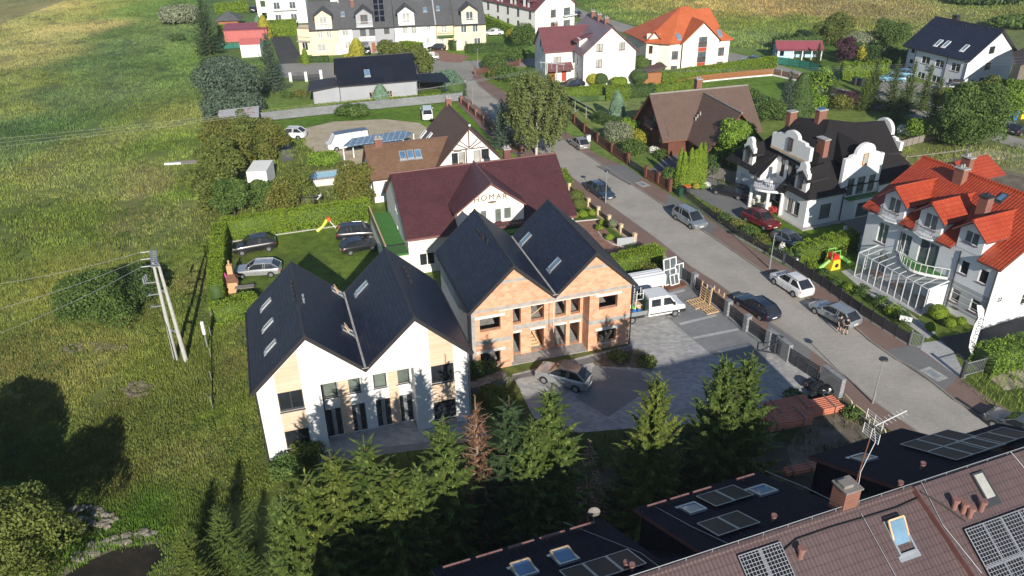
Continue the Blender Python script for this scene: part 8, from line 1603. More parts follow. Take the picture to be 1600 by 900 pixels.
sg = thing('hanging_lawn_sign', 'small pale notice board on the shrubs by the end of the dark fence', 'sign', *G(1412, 512).xy, R(-30)); g = MB(); g.box(-.5, .5, -.03, .03, .7, 1.15); g.build('board', 'flag_white', sg); g = MB(); g.box(-.4, -.35, -.02, .02, 0, .7); g.box(.35, .4, -.02, .02, 0, .7); g.split('post', 'frame_dark', sg)
sb = thing('slab_board', 'grey-blue panel leaning in the small front garden beside the cream pillars', 'panel', *G(979, 382).xy, R(10)); g = MB(); g.box(-1.1, 1.1, -.05, .05, 0, .85); g.build('board', 'greyboard' if 'greyboard' in MATS else 'band_grey', sb)
for k, (px, py, m1, m2, lb) in enumerate([(1062, 306, 'green_dark', 'green_dark', 'green wheelie bin beside the slim conifers'), (1073, 303, 'frame_dark', 'orange_plastic', 'dark wheelie bin with an orange lid beside the slim conifers'), (1582, 187, 'blue_plastic', 'blue_plastic', 'blue recycling container near the right edge'), (1594, 185, 'yellow_plastic', 'yellow_plastic', 'yellow recycling container near the right edge'), (1335, 133, 'frame_dark', 'frame_dark', 'dark waste container at the lane corner'), (1345, 135, 'frame_dark', 'green_dark', 'dark waste container with a green lid at the lane corner')]):
    p = G(px, py); o = thing('wheelie_bin', lb, 'bin', p.x, p.y, R(20), 'wheelie bins'); s = 1.0 if k < 2 else 1.3; g = MB(); g.extr([(-.28 * s, -.3 * s, 0), (.28 * s, -.3 * s, 0), (.33 * s, -.36 * s, 1.0 * s), (-.33 * s, -.36 * s, 1.0 * s)], (0, .66 * s, 0)); g.build('body', m1, o); g = MB(); g.box(-.36 * s, .36 * s, -.4 * s, .36 * s, 1.003 * s, 1.08 * s); g.build('lid', m2, o)
for k, (px, py, lb) in enumerate([(1228, 411, 'grey utility cabinet, left one, at the start of the dark fence'), (1240, 417, 'grey utility cabinet, right one, at the start of the dark fence'), (919, 221, 'grey utility cabinet on the verge behind the silver hatchback')]):
    p = G(px, py); o = thing('utility_cabinet', lb, 'cabinet', p.x, p.y, R(-65 + 90)); g = MB(); g.box(-.3, .3, -.18, .18, 0, .95); g.build('box', 'white_grey', o); g = MB(); g.box(-.33, .33, -.21, .21, .952, 1.0); g.build('lid', 'galv', o)
for k, (px, py, lb, rz) in enumerate([(1458, 586, 'metal manhole cover in the pavement by the driveway on the right', 25), (1004, 289, 'metal manhole cover in the pavement opposite the brown brick house', 25)]):
    p = G(px, py); g = MB(); g.box(-.9, .9, -.6, .6, 0, .012, 0); g.box(-.55, .55, -.32, .32, .013, .02, 1); o = g.build('manhole_cover', ['concrete', 'galv']); o.location = (p.x, p.y, .106); o.rotation_euler.z = R(-65); tag(o, lb, 'manhole cover')
g = MB(); a, b = G(1492, 625), G(1530, 650); g.bar(a + V3((.1, .1, .125)), b + V3((.1, .1, .125)), .3, .02); o = g.build('drain_grate', 'dark_plastic'); tag(o, 'long drain grate in the kerb at the lower right', 'drain')
mo = thing('covered_motorbike', 'motorcycle standing in the back garden next to the conifer hedge', 'motorcycle', *G(499, 316).xy, R(70)); g = MB()
for x in (-.7, .7): g.tube([(x, -.06, .32), (x, .06, .32)], .32, 14)
g.split('wheel', 'tyre', mo); g = MB(); g.bar((-.7, 0, .35), (.1, 0, .7), .12); g.bar((.7, 0, .35), (.45, 0, 1.0), .08); g.ball((.1, 0, .75), (.4, .18, .2), 8, 6); g.build('body', 'frame_white', mo); g = MB(); g.box(-.6, 0, -.13, .13, .78, .88); g.bar((.45, -.35, 1.0), (.45, .35, 1.0), .04); g.build('seat', 'black', mo)
wp = thing('timber_boards', 'grey weathered boards lying in the meadow left of the orchard', 'boards', *G(287, 256).xy, R(6)); g = MB()
for k in range(4): g.box(-2.2 + k * .3, 2.0 + (k % 2) * .4, -.5 + k * .27, -.28 + k * .27, .1 + .03 * k, .22 + .03 * k)
g.build('board', 'grey_wood', wp); g = MB(); g.box(-2.4, -.2, -.6, -.3, .15, .4); g.build('white_board', 'white_grey', wp)
# == people
def person(px, py, label, rz, top, bottom, shoe='shoe', pose=0, cat='person'):
    p = G(px, py); o = thing('person', label, cat, p.x, p.y, rz)
    J = {'pelvis': (0, 0, .95), 'belly': (0, 0, 1.08), 'chest': (0, .0, 1.32), 'neck': (0, -.01, 1.50), 'head': (0, -.02, 1.60), 'crown': (0, -.02, 1.74)}
    E = [('pelvis', 'belly'), ('belly', 'chest'), ('chest', 'neck'), ('neck', 'head'), ('head', 'crown')]; Rd = {'pelvis': .145, 'belly': .135, 'chest': .16, 'neck': .06, 'head': .095, 'crown': .075}
    for s, n in ((-1, 'l'), (1, 'r')):
        st = .06 * s * (1 if pose == 0 else -1); J.update({'hip' + n: (s * .1, 0, .9), 'knee' + n: (s * .11, -.02 + st, .5), 'ankle' + n: (s * .12, .03 + st * 1.6, .09), 'toe' + n: (s * .13, -.14 + st * 1.6, .04), 'sh' + n: (s * .19, 0, 1.42)})
        if pose == 0: J.update({'el' + n: (s * .26, .03, 1.14), 'wr' + n: (s * .18, -.2, 1.10), 'ha' + n: (s * .12, -.28, 1.12)})
        else: J.update({'el' + n: (s * .27, .05, 1.14), 'wr' + n: (s * .28, -.04, .90), 'ha' + n: (s * .28, -.07, .80)})
        E += [('pelvis', 'hip' + n), ('hip' + n, 'knee' + n), ('knee' + n, 'ankle' + n), ('ankle' + n, 'toe' + n), ('chest', 'sh' + n), ('sh' + n, 'el' + n), ('el' + n, 'wr' + n), ('wr' + n, 'ha' + n)]
        Rd.update({'hip' + n: .10, 'knee' + n: .062, 'ankle' + n: .04, 'toe' + n: .035, 'sh' + n: .065, 'el' + n: .045, 'wr' + n: .03, 'ha' + n: .034})
        h = V3(J['ha' + n]); w_ = V3(J['wr' + n]); dd = (h - w_).normalized(); sd = V3((0, 1, 0)) if abs(dd.z) > .6 else V3((s * .3, 0, 1)).normalized()
        for k in range(5):
            off = sd * ((k - 2) * .016); L = (.055, .075, .082, .076, .06)[k]
            if k == 0: off = sd * -.035; 
            J['f%d%s' % (k, n)] = tuple(h + off + dd * L * .5); J['g%d%s' % (k, n)] = tuple(h + off * 1.2 + dd * L + V3((-s * .015, 0, 0))); E += [('ha' + n, 'f%d%s' % (k, n)), ('f%d%s' % (k, n), 'g%d%s' % (k, n))]; Rd['f%d%s' % (k, n)] = .009; Rd['g%d%s' % (k, n)] = .008
    K = list(J); me = bpy.data.meshes.new('body'); me.from_pydata([J[k] for k in K], [(K.index(a), K.index(b)) for a, b in E], []); b = bpy.data.objects.new('body', me); COL.objects.link(b)
    md = b.modifiers.new('s', 'SKIN'); sv = me.skin_vertices[0].data
    for i, k in enumerate(K): sv[i].radius = (Rd[k], Rd[k]); sv[i].use_root = (k == 'pelvis')
    ss = b.modifiers.new('u', 'SUBSURF'); ss.levels = 1; bpy.context.view_layer.update()
    m2 = bpy.data.meshes.new_from_object(b.evaluated_get(bpy.context.evaluated_depsgraph_get())); b.modifiers.clear(); b.data = m2; b.parent = o
    for mt in ('skin', top, bottom, shoe): m2.materials.append(MATS[mt])
    for f in m2.polygons:
        c = f.center; z = c.z; far = abs(c.x) > .215
        f.material_index = 3 if z < .10 else (0 if z < (.56 if bottom == 'cloth_black' else .2) else (2 if z < .96 and not (abs(c.x) > .2) else (1 if z < 1.47 and not (far and z < 1.2) and not (c.y < -.12 and z < 1.2) else 0))); f.use_smooth = True
    hm = MB(); hm.ball((0, .0, 1.665), (.098, .11, .11), 10, 6, z0=-.15); hm.build('hair', 'hair', o, smooth=60)
    fm = MB()
    for s in (-1, 1): fm.ball((s * .033, -.108, 1.645), .012, 6, 4); fm.ball((s * .092, -.01, 1.63), (.012, .02, .03), 6, 4)
    fm.ball((0, -.118, 1.61), (.012, .018, .02), 6, 4); fm.box(-.02, .02, -.108, -.10, 1.572, 1.579); fm.build('face', 'skin', o)
    return o
person(1310, 519, 'man in black T-shirt and dark shorts standing left beside the silver estate car', R(40), 'cloth_black', 'cloth_black', pose=1); person(1320, 523, 'man in black T-shirt holding something, standing right beside the silver estate car', R(-60), 'cloth_black', 'cloth_black', pose=0)
person(721, 137, 'person in a pink top walking on the street past the blue-green hedge', R(200), 'cloth_pink', 'frame_brown', pose=1); person(726, 139, 'person in a white top walking on the street past the blue-green hedge', R(200), 'cloth_white', 'frame_brown', pose=1)
# == vegetation: foreground spruces
row = 'spruces between the houses and the foreground building'
for k, (px, py, h, r, leaf, lb) in enumerate([
 (438, 768, 10.9, 2.6, 'leaf_spruce', 'green spruce, leftmost of the tall ones in the foreground row'),
 (476, 738, 11.7, 2.7, 'leaf_spruce_yellow', 'yellowish spruce just right of the leftmost tall one'),
 (514, 704, 11.9, 2.8, 'leaf_spruce_yellow', 'tall yellow-green spruce in front of the white house entrance'),
 (568, 686, 11.9, 2.8, 'leaf_spruce', 'tall dark green spruce in front of the white house entrance'),
 (612, 728, 10.9, 2.5, 'leaf_spruce_yellow', 'low yellow-green spruce between two taller ones'),
 (648, 728, 10.3, 2.1, 'leaf_spruce', 'sparse small spruce left of the pointed one by the house corner'),
 (691, 652, 11.7, 2.7, 'leaf_spruce', 'pointed spruce in front of the right wing of the white house'),
 (795, 621, 12.1, 2.5, 'leaf_spruce_dark', 'dark spruce immediately right of the dead brown one'),
 (830, 655, 11.1, 2.2, 'leaf_spruce', 'shorter spruce between the dark one and the last one of the left group'),
 (862, 604, 12.3, 2.9, 'leaf_spruce', 'bright spruce in front of the silver crossover'),
 (1029, 583, 12.3, 3.0, 'leaf_spruce_yellow', 'broad spruce standing alone in front of the paved yard'),
 (1135, 556, 12.3, 3.1, 'leaf_spruce', 'spruce left of the pair beside the pipe store'),
 (1176, 550, 12.3, 2.8, 'leaf_spruce', 'spruce right of the pair, closest to the pipe store')]):
    spruce(px, py, h, r * 1.06, lb, leaf, var=k % 4, group=row, droop=.20 + .06 * (k % 3), dens=2.2)
spruce(742, 622, 12.0, 2.2, 'dead brown spruce among the green ones', 'leaf_brown', var=5, name='dead_spruce', bare=True, dens=.7, droop=.15, gap=.15, twig=.26)
spruce(922, 690, 6.0, 1.5, 'bare grey dead spruce right of the left group', 'leaf_dead', var=6, name='dead_spruce', bare=True, dens=.28, droop=.05, gap=.45, twig=.2)
for k, (px, py, h, r, lb) in enumerate([(335, 790, 4.5, 1.6, 'small spruce right of the stream bank'), (285, 828, 4.2, 1.7, 'small spruce overhanging the stream'), (378, 858, 4.6, 1.6, 'small spruce at the bottom edge left of the tall row'), (300, 872, 3.6, 1.6, 'lowest small spruce at the bottom edge by the stream'), (420, 862, 4.6, 1.5, 'young spruce at the foot of the tall row on its left')]):
    spruce(px, py, h, r, lb, 'leaf_spruce_yellow' if k % 2 else 'leaf_spruce', var=k % 3, group='small spruces by the stream')
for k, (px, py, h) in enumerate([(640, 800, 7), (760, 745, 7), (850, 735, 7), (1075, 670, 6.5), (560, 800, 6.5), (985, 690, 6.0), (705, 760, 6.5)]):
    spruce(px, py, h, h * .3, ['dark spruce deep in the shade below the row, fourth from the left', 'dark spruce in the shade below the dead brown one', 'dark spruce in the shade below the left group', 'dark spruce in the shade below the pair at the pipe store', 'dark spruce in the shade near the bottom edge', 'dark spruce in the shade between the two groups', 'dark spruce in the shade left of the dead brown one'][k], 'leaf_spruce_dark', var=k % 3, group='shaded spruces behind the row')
def tree_at_top(px, py, h, *a, **k):
    p = G(px, py, h); return broadleaf(0, 0, h, *a, at=(p.x, p.y), **k)
tree_at_top(2, 775, 7.4, 3.1, 'leaf_olive', 'broad leafy tree at the bottom left corner', seed=4, per=560, size=.11, ncl=22, base=.1)
for k, (x, y, h, r, lb) in enumerate([(-31.5, 31, 8.4, 4.4, 'leafy tree just outside the lower left of the picture, only its shadow seen'), (-34.5, 34.5, 8.6, 4.4, 'second leafy tree outside the lower left of the picture')]): broadleaf(0, 0, h, r, 'leaf_olive', lb, seed=60 + k, per=200, size=.25, base=.1, at=(x, y))
broadleaf(158, 505, 4.4, 3.9, 'leaf_green', 'large dark round bush in the meadow left of the power pole', 'bush', 'bush', seed=5, per=520, size=.11, base=0, ncl=22, squash=.7); bush(205, 462, 2.6, 3.2, 'leaf_green', 'smaller dark bush behind the large round one in the meadow', seed=6, per=620, size=.12)
bush(214, 470, 3.0, 3.0, 'leaf_hedge_dark', 'bushy growth at the foot of the power pole', seed=7, per=500)
for k, (px, py, h, r, lf, lb) in enumerate([(480, 712, 1.3, 1.3, 'leaf_weed', 'weedy shrub at the corner of the white house'), (450, 740, 1.2, 1.5, 'leaf_green', 'low shrub in front of the white house corner'), (770, 625, 1.2, 1.2, 'leaf_weed', 'tall weeds beside the concrete blocks'), (755, 588, 1.5, 1.4, 'leaf_green', 'shrub against the brick house corner'), (790, 640, 1.3, 1.3, 'leaf_weed', 'weeds in front of the concrete blocks'), (1010, 570, .7, 1.0, 'leaf_weed', 'grass clump on the dirt island beside the yard'), (965, 560, .7, 1.0, 'leaf_weed', 'grass clump on the dirt island nearer the house'), (1020, 432, 1.5, 1.2, 'leaf_autumn', 'reddish shrub beside the window stack'), (1000, 424, 1.5, 1.2, 'leaf_weed', 'tall weeds behind the panel stack'), (1012, 415, 1.6, 1.3, 'leaf_green', 'wild shrub at the end of the hedge behind the yard'), (1240, 625, .8, 1.0, 'leaf_green', 'nettle clump next to the rubbish bags'), (1330, 650, .8, .9, 'leaf_green', 'green weeds at the guard rails')]):
    bush(px, py, h, r, lf, lb, seed=100 + k, per=420, size=.11)
spruce(328, 84, 12.5, 3.9, 'tall dark spruce left of the garden sheds', 'leaf_spruce_dark', var=1, top=False, droop=.3)
bush(287, 36, 4.5, 6.0, 'leaf_willow', 'silvery round willow bush in the field at the top left', seed=8, per=140, size=.3)
bush(278, 64, 1.6, 1.8, 'leaf_hedge_dark', 'small dark bush in the reeds left of the tall spruce', seed=81, per=140, size=.2)
broadleaf(352, 150, 7.4, 3.2, 'leaf_spruce_dark', 'dark pine left of the rounded big pine', seed=9, per=260, size=.2, name='pine_tree', base=.05)
broadleaf(368, 178, 8.4, 6.0, 'leaf_spruce_blue', 'big rounded grey-green pine beside the lawn', seed=10, per=240, size=.2, name='pine_tree', base=.02, ncl=18)
broadleaf(345, 192, 5, 3.0, 'leaf_spruce_blue', 'small grey-green pine above the rusty shed', seed=11, per=240, size=.2, name='pine_tree', base=.02)
spruce(428, 142, 10.5, 3.3, 'large blue-green spruce on the lawn left of the grey house', 'leaf_spruce_blue', var=2, top=False, droop=.3)
topiary(415, 60, 5.2, 1.5, 'leaf_yellow', 'golden conical conifer at the top left', 'conifer_shrub', 12, cone=True, size=.16, dens=120)
topiary(405, 47, 3.4, 1.0, 'leaf_hedge_blue', 'blue-grey conical conifer beside the golden one', 'conifer_shrub', 13, cone=True, size=.16, dens=120)
topiary(478, 100, 3.2, .7, 'leaf_hedge', 'small pointed conifer at the driveway bend', 'conifer_shrub', 14, cone=True, size=.12, dens=120)
orch = 'trees of the overgrown orchard behind the lawn hedge'
for k, (px, py, h, r, lf, lb) in enumerate([(345, 235, 5.5, 3.2, 'leaf_autumn', 'reddish-green tree at the top left of the orchard'), (372, 262, 5.5, 3.0, 'leaf_autumn', 'orchard tree left of the white trailer'), (352, 290, 6, 3.2, 'leaf_olive', 'olive tree at the left edge of the orchard'), (340, 325, 5.5, 3.4, 'leaf_olive', 'tree at the lower left corner of the orchard'), (378, 322, 3.6, 2.4, 'leaf_olive', 'orchard tree below the white trailer on its left'), (420, 324, 3.8, 2.3, 'leaf_green', 'orchard tree below the white trailer on its right'), (402, 248, 5.5, 3.2, 'leaf_olive', 'orchard tree above the white trailer'), (430, 250, 5.5, 3.0, 'leaf_autumn', 'brownish orchard tree next to the drive track'), (468, 322, 4.6, 2.8, 'leaf_olive', 'orchard tree near the motorcycle'), (445, 330, 4.2, 2.4, 'leaf_autumn', 'small orchard tree just behind the hedge'), (558, 316, 4.8, 3.1, 'leaf_autumn', 'round pollarded tree behind the right end of the lawn hedge'), (385, 222, 4.6, 2.6, 'leaf_olive', 'orchard tree beside the rusty shed'), (368, 340, 4.4, 2.6, 'leaf_green', 'orchard tree right behind the left end of the lawn hedge')]):
    broadleaf(px, py, h, r, lf, lb, seed=20 + k, per=330, size=.16, base=.12, group=orch)
bush(510, 256, 1.6, 2.6, 'leaf_bright', 'bright green climber below the pergola corner', seed=50, per=300, size=.15); bush(552, 183, 2.2, 3.2, 'leaf_green', 'wide bush on the grass in front of the grey block wall', seed=51, per=220, size=.18, ry=2.0)
topiary(596, 163, 3.4, 1.5, 'leaf_hedge_blue', 'rounded grey-green shrub against the wall of the grey house', 'clipped_bush', 15, cone=True, size=.14, dens=110)
broadleaf(655, 115, 5, 3.4, 'leaf_olive', 'bushy tree behind the black solar roof', seed=52, per=200, size=.22, base=.05); broadleaf(612, 98, 4.0, 3.2, 'leaf_olive', 'rounded tree just above the ridge of the black roof', seed=53, per=200, size=.22, base=.05)
bush(470, 150, 1.0, 1.8, 'leaf_autumn', 'flowering shrub bed on the lawn left of the grey house', seed=54, per=200, size=.14); bush(448, 152, 1.0, 1.5, 'leaf_green', 'low green shrub in the lawn bed left of the grey house', seed=55, per=200, size=.14)
spruce(784, 232, 7.5, 2.3, 'blue spruce between the half-timbered house and the birch', 'leaf_spruce_blue', var=1, top=False, droop=.2)
def birch(px, py, h, r, label):
    p = G(px, py); t = thing('birch_tree', label, 'tree', p.x, p.y, 0); rng = np.random.default_rng(3); C = []; N = []
    for i in range(330):
        a = rng.uniform(0, 6.283); rr = r * rng.uniform(.1, 1) ** .6; z = h * rng.uniform(.30, .97); rr *= math.sin(math.pi * min(.98, max(.12, (z / h - .12) * .98))) ** .6; L = rng.uniform(.8, 2.6); n = 58
        tt = rng.uniform(0, 1, n); c = np.stack([math.cos(a) * rr + rng.normal(0, .22, n) * (1 - .4 * tt), math.sin(a) * rr + rng.normal(0, .22, n), z - tt * L], 1); C.append(c); N.append(np.tile([math.cos(a), math.sin(a), .4], (n, 1)))
    V = leaves(rng, np.concatenate(C), np.concatenate(N), .17, .6, .8); quads('crown', V, 'leaf_birch', parent=t)
    mb = MB(); mb.tube([(0, 0, 0), (.1, 0, h * .4), (0, .1, h * .85)], [.2, .14, .04], 8)
    for k in range(11): a = k * 2.4; z = h * (.22 + .05 * k); mb.tube([(0, 0, z), (math.cos(a) * r * .45, math.sin(a) * r * .45, z + h * .17), (math.cos(a) * r * .75, math.sin(a) * r * .75, z + h * .2)], [.09, .05, .02], 5)
    mb.build('trunk', 'bark_birch', t, smooth=True)
birch(838, 243, 11.6, 4.7, 'large weeping birch standing at the street')
hedge([(354, 374), (440, 361), (574, 342)], 2.4, 1.3, 'leaf_hedge', 'long bright clipped hedge behind the lawn with the cars', 1, lump=.05, dens=190)
hedge([(349, 380), (344, 430), (342, 476)], 2.4, 1.3, 'leaf_hedge', 'bright hedge along the left side of the lawn', 2, lump=.06, dens=220)
hedge([(345, 506), (396, 490)], 2.0, 1.6, 'leaf_hedge', 'short hedge closing the lawn next to the white house', 3, lump=.05, dens=220)
hedge([(957, 430), (1024, 412)], 2.0, 1.6, 'leaf_hedge', 'bright hedge behind the building plot', 4, lump=.05, dens=200)
hedge([(878, 283), (888, 299)], 1.7, 1.0, 'leaf_hedge', 'short hedge beside the maroon roof at the street', 5)
hedge([(398, 186), (500, 174), (620, 163), (700, 156)], 1.2, .7, 'leaf_hedge', 'low hedge running along the wall of the grey house', 6, size=.12, dens=90)
hedge([(697, 132), (712, 150)], 2.4, 3.4, 'leaf_hedge_blue', 'broad rounded blue-green hedge at the street bend', 7, size=.12, dens=110)
hedge([(870, 158), (945, 151)], 2.0, 1.2, 'leaf_hedge', 'clipped hedge in front of the plum-roofed house, left part', 8, size=.11, dens=110)
hedge([(949, 156), (978, 154)], 2.3, 1.6, 'leaf_hedge', 'blocky clipped hedge right of the mesh fence', 9, size=.11, dens=110)
hedge([(982, 152), (1018, 150)], 2.1, 1.6, 'leaf_hedge_dark', 'darker hedge between the blocky hedge and the shelter', 10, size=.12, dens=110, lump=.1)
hedge([(1022, 147), (1090, 136)], 1.4, 1.4, 'leaf_hedge', 'low uneven hedge below the board fence', 11, size=.12, dens=110, lump=.15)
hedge([(1035, 130), (1120, 119), (1207, 106)], 2.1, 1.5, 'leaf_hedge', 'long hedge above the orange board fence', 12, size=.12, dens=100)
hedge([(750, 34), (812, 60)], 2.0, 1.4, 'leaf_bright', 'bright hedge along the long white guest house', 13, size=.16, dens=80)
hedge([(343, 20), (383, 17)], 2.2, 3.0, 'leaf_hedge', 'clipped hedge at the very top left', 14, size=.18, dens=60)
hedge([(345, 52), (400, 50)], 1.8, 1.5, 'leaf_hedge', 'hedge behind the red shed, left part', 15, size=.16, dens=70); hedge([(425, 56), (462, 54)], 3.4, 1.5, 'leaf_hedge', 'tall conifer hedge left of the cream terraced house', 16, size=.18, dens=70)
hedge([(627, 80), (657, 84)], 2.2, 1.4, 'leaf_hedge', 'clipped hedge in front of the white terraced house', 17, size=.14, dens=90); topiary(624, 76, 6.0, 1.0, 'leaf_hedge', 'tall conifer column at the corner of the terrace hedge', 'conifer_shrub', 18, cone=True, size=.15, dens=110)
hedge([(733, 82), (783, 80)], 1.6, 2.0, 'leaf_hedge_dark', 'wide dark green hedge at the street corner', 19, size=.15, dens=80); hedge([(688, 72), (712, 78)], 2.0, 2.0, 'leaf_hedge_dark', 'green hedge in front of the yellow terraced house', 20, size=.15, dens=80)
hedge([(468, 98), (512, 96)], 1.1, 1.0, 'leaf_hedge_dark', 'low hedge along the front garden of the cream terraced house', 21, size=.14, dens=80); topiary(558, 86, 3.4, 1.6, 'leaf_yellow', 'yellow-green conical bush between the cream and grey houses', 'conifer_shrub', 22, cone=True, size=.15, dens=100)
hedge([(375, 130), (407, 133)], 2.6, 1.4, 'leaf_hedge', 'row of slim conifers behind the pine', 23, size=.16, dens=80, lump=.2)
hedge([(1246, 412), (1330, 388)], 2.0, 1.5, 'leaf_hedge', 'bright uneven hedge in front of the white villa', 24, lump=.12, dens=180)
hedge([(1541, 576), (1660, 545)], 1.9, 2.2, 'leaf_bright', 'thick bright hedge at the right edge beside the banner', 25, lump=.08, dens=170)
hedge([(1478, 166), (1562, 150)], 2.6, 2.0, 'leaf_hedge', 'row of conifers below the pale grey guest house', 26, size=.15, dens=100, lump=.15)
hedge([(1316, 124), (1380, 119)], 2.6, 1.5, 'leaf_hedge', 'row of clipped conifers beside the net fence', 27, size=.15, dens=90, lump=.18)
hedge([(1210, 78), (1310, 70)], 2.4, 1.5, 'leaf_hedge_dark', 'row of young conifers behind the blue shed', 28, size=.17, dens=80, lump=.3); hedge([(1325, 92), (1415, 108)], 3.0, 3.0, 'leaf_hedge_dark', 'dark hedge on the bank behind the lawn near the guest house', 29, size=.18, dens=80, lump=.1)
hedge([(935, 190), (965, 200)], 1.5, 1.8, 'leaf_hedge_dark', 'low dark hedge beside the blue-grey conifer', 30, size=.12, dens=110)
topiary(1203 - 240, 192, 5.0, 1.3, 'leaf_hedge_blue', 'blue-grey conical conifer in the lawn by the brown brick house', 'conifer_shrub', 31, cone=True, size=.13, dens=140)
bush(966, 224, 3.2, 2.4, 'leaf_willow', 'grey-green rounded bush inside the brown fence', seed=32, per=330, size=.13); bush(990, 242, 2.4, 1.9, 'leaf_green', 'drooping dark green shrub inside the brown fence', seed=33, per=330, size=.13); bush(1000, 222, 2.0, 1.8, 'leaf_yellow', 'yellow-green shrub in front of the brick gable', seed=34, per=330, size=.12); bush(985, 210, 2.6, 2.0, 'leaf_bright', 'light green bush between conifer and brick gable', seed=35, per=330, size=.13)
bush(1022, 240, 1.0, 1.1, 'flower_white', 'white flowering shrub by the corner of the brick house', seed=36, per=200, size=.1); bush(1032, 246, 1.2, 1.2, 'leaf_green', 'round green shrub next to the white flowers', seed=37, per=330)
th = 'slim columnar conifers by the brick house'
for k, (px, py, h, lb) in enumerate([(1060, 291, 4.9, 'slim bright conifer, leftmost of the columns by the brick house'), (1066, 293, 4.7, 'slim bright conifer, second column from the left by the brick house'), (1076, 291, 5.0, 'slim bright conifer, third column from the left by the brick house'), (1083, 288, 4.6, 'slim bright conifer, fourth column from the left by the brick house'), (1089, 287, 5.4, 'slim bright conifer, fifth and tallest column by the brick house'), (1096, 284, 5.2, 'slim bright conifer, rightmost of the columns by the brick house')]): topiary(px, py, h, .52, 'leaf_hedge', lb, 'columnar_conifer', 40 + k, th, cone=True, dens=300, size=.09)
bush(1045, 288, 2.4, 1.0, 'leaf_green', 'loose shrub left of the slim conifers', seed=48, per=420); bush(1109, 276, 3.0, 1.6, 'leaf_hedge_dark', 'dark shrub right of the slim conifers', seed=49, per=420); bush(1103, 295, .9, .7, 'flower_white', 'white rose bush beside the wheelie bins', seed=150, per=260, size=.09); topiary(1087, 296, .8, .5, 'leaf_yellow', 'small golden ball shrub at the foot of the slim conifers', seed=151); topiary(1097, 296, .8, .5, 'leaf_bright', 'small green ball shrub at the foot of the slim conifers', seed=152)
broadleaf(1142, 262, 6.2, 3.3, 'leaf_bright', 'walnut tree between the brick house and the white villa', seed=153, per=420, size=.17, base=.15)
gb = 'garden trees behind the brown brick house'
for k, (px, py, h, r, kd, lf, lb) in enumerate([(1170, 178, 4.2, 2.6, 'b', 'leaf_green', 'green bush at the left end of the garden trees'), (1188, 185, 3.6, 2.4, 'b', 'leaf_hedge_dark', 'dark bush behind the brown roof'), (1205, 190, 3.4, 2.6, 'b', 'leaf_green', 'bush in front of the garden conifers'), (1226, 186, 7.8, 1.9, 's', 'leaf_spruce_blue', 'blue-green spruce in the middle of the garden trees'), (1246, 182, 6.8, 2.0, 'c', 'leaf_hedge_dark', 'dark dense conifer beside the blue-green spruce'), (1272, 158, 5.6, 2.8, 't', 'leaf_bright', 'leafy tree at the bend of the lane'), (1292, 160, 6.4, 1.7, 's', 'leaf_spruce_dark', 'slim dark spruce right of the leafy tree'), (1276, 178, 3.2, 1.6, 'b', 'leaf_bright', 'bright conical shrub below the leafy tree'), (1312, 172, 2.6, 2.2, 'b', 'leaf_autumn', 'reddish shrub at the edge of the villa garden'), (1328, 170, 3.0, 1.5, 'b', 'leaf_purple', 'purple-leaved shrub at the edge of the villa garden'), (1318, 100, 5.2, 2.2, 't', 'leaf_purple', 'dark purplish tree right of the blue shed'), (1276, 100, 4.2, 1.2, 's', 'leaf_spruce_dark', 'thin dark spruce in front of the blue shed'), (1345, 98, 3.4, 1.3, 'b', 'leaf_yellow', 'yellow shrub above the row of clipped conifers'), (1298, 70, 5.6, 4.6, 't', 'leaf_olive', 'rounded field tree behind the garden with the blue shed'), (1385, 76, 5.6, 4.4, 't', 'leaf_green', 'green field tree left of the black-roofed guest house'), (1340, 74, 3.4, 4.2, 'b', 'leaf_willow', 'grey-green bushes between the two field trees')]):
    if kd == 'b': bush(px, py, h, r, lf, lb, seed=160 + k, per=230, size=.17, group=gb)
    elif kd == 's': spruce(px, py, h, r, lb, lf, var=k % 3, top=False, group=gb)
    elif kd == 'c': topiary(px, py, h, r, lf, lb, 'conifer_shrub', 160 + k, gb, cone=True, size=.16, dens=100)
    else: broadleaf(px, py, h, r, lf, lb, seed=160 + k, per=230, size=.19, group=gb, base=.08)
ls = 'spruces in front of the pale grey guest house'
for k, (px, py, h, r, lb) in enumerate([(1358, 168, 8.2, 2.3, 'spruce at the left end of the row before the guest house'), (1388, 176, 8.6, 2.2, 'second spruce from the left before the guest house'), (1414, 176, 8.4, 2.0, 'third spruce from the left before the guest house'), (1440, 172, 7.6, 1.7, 'slender spruce in front of the guest house wall'), (1454, 200, 7.8, 2.2, 'yellowish spruce nearest the big leafy tree'), (1400, 190, 5.0, 2.0, 'short spruce at the front of the row before the guest house'), (1345, 172, 5.4, 2.0, 'low spruce at the far left before the guest house')]): spruce(px, py, h, r, lb, 'leaf_spruce_yellow' if k == 4 else 'leaf_spruce', var=k % 3, top=False, group=ls)
broadleaf(1512, 232, 9.0, 5.0, 'leaf_green', 'big leafy tree at the bend of the old fence', seed=180, per=380, size=.17, base=.05, ncl=20); broadleaf(1486, 226, 6.4, 3.8, 'leaf_green', 'leafy tree left of the biggest one at the old fence', seed=181, per=380, size=.17, base=.05)
broadleaf(1542, 175, 5.4, 3.4, 'leaf_olive', 'tree in front of the taupe house base', seed=182, per=240, size=.18, base=.05); broadleaf(1577, 184, 6.0, 2.9, 'leaf_bright', 'bright conical tree next to the recycling containers', seed=183, per=300, size=.16, base=.03); broadleaf(1604, 176, 4.6, 2.4, 'leaf_yellow', 'golden shrub at the right edge', seed=184, per=240, size=.16, base=.03)
bush(1430, 218, 3.2, 2.0, 'leaf_bright', 'bright shrub at the corner of the villa garden', seed=185, per=330, size=.14); bush(1413, 212, 1.6, 1.3, 'flower_white', 'white flowering hydrangea behind the villa', seed=186, per=240, size=.11)
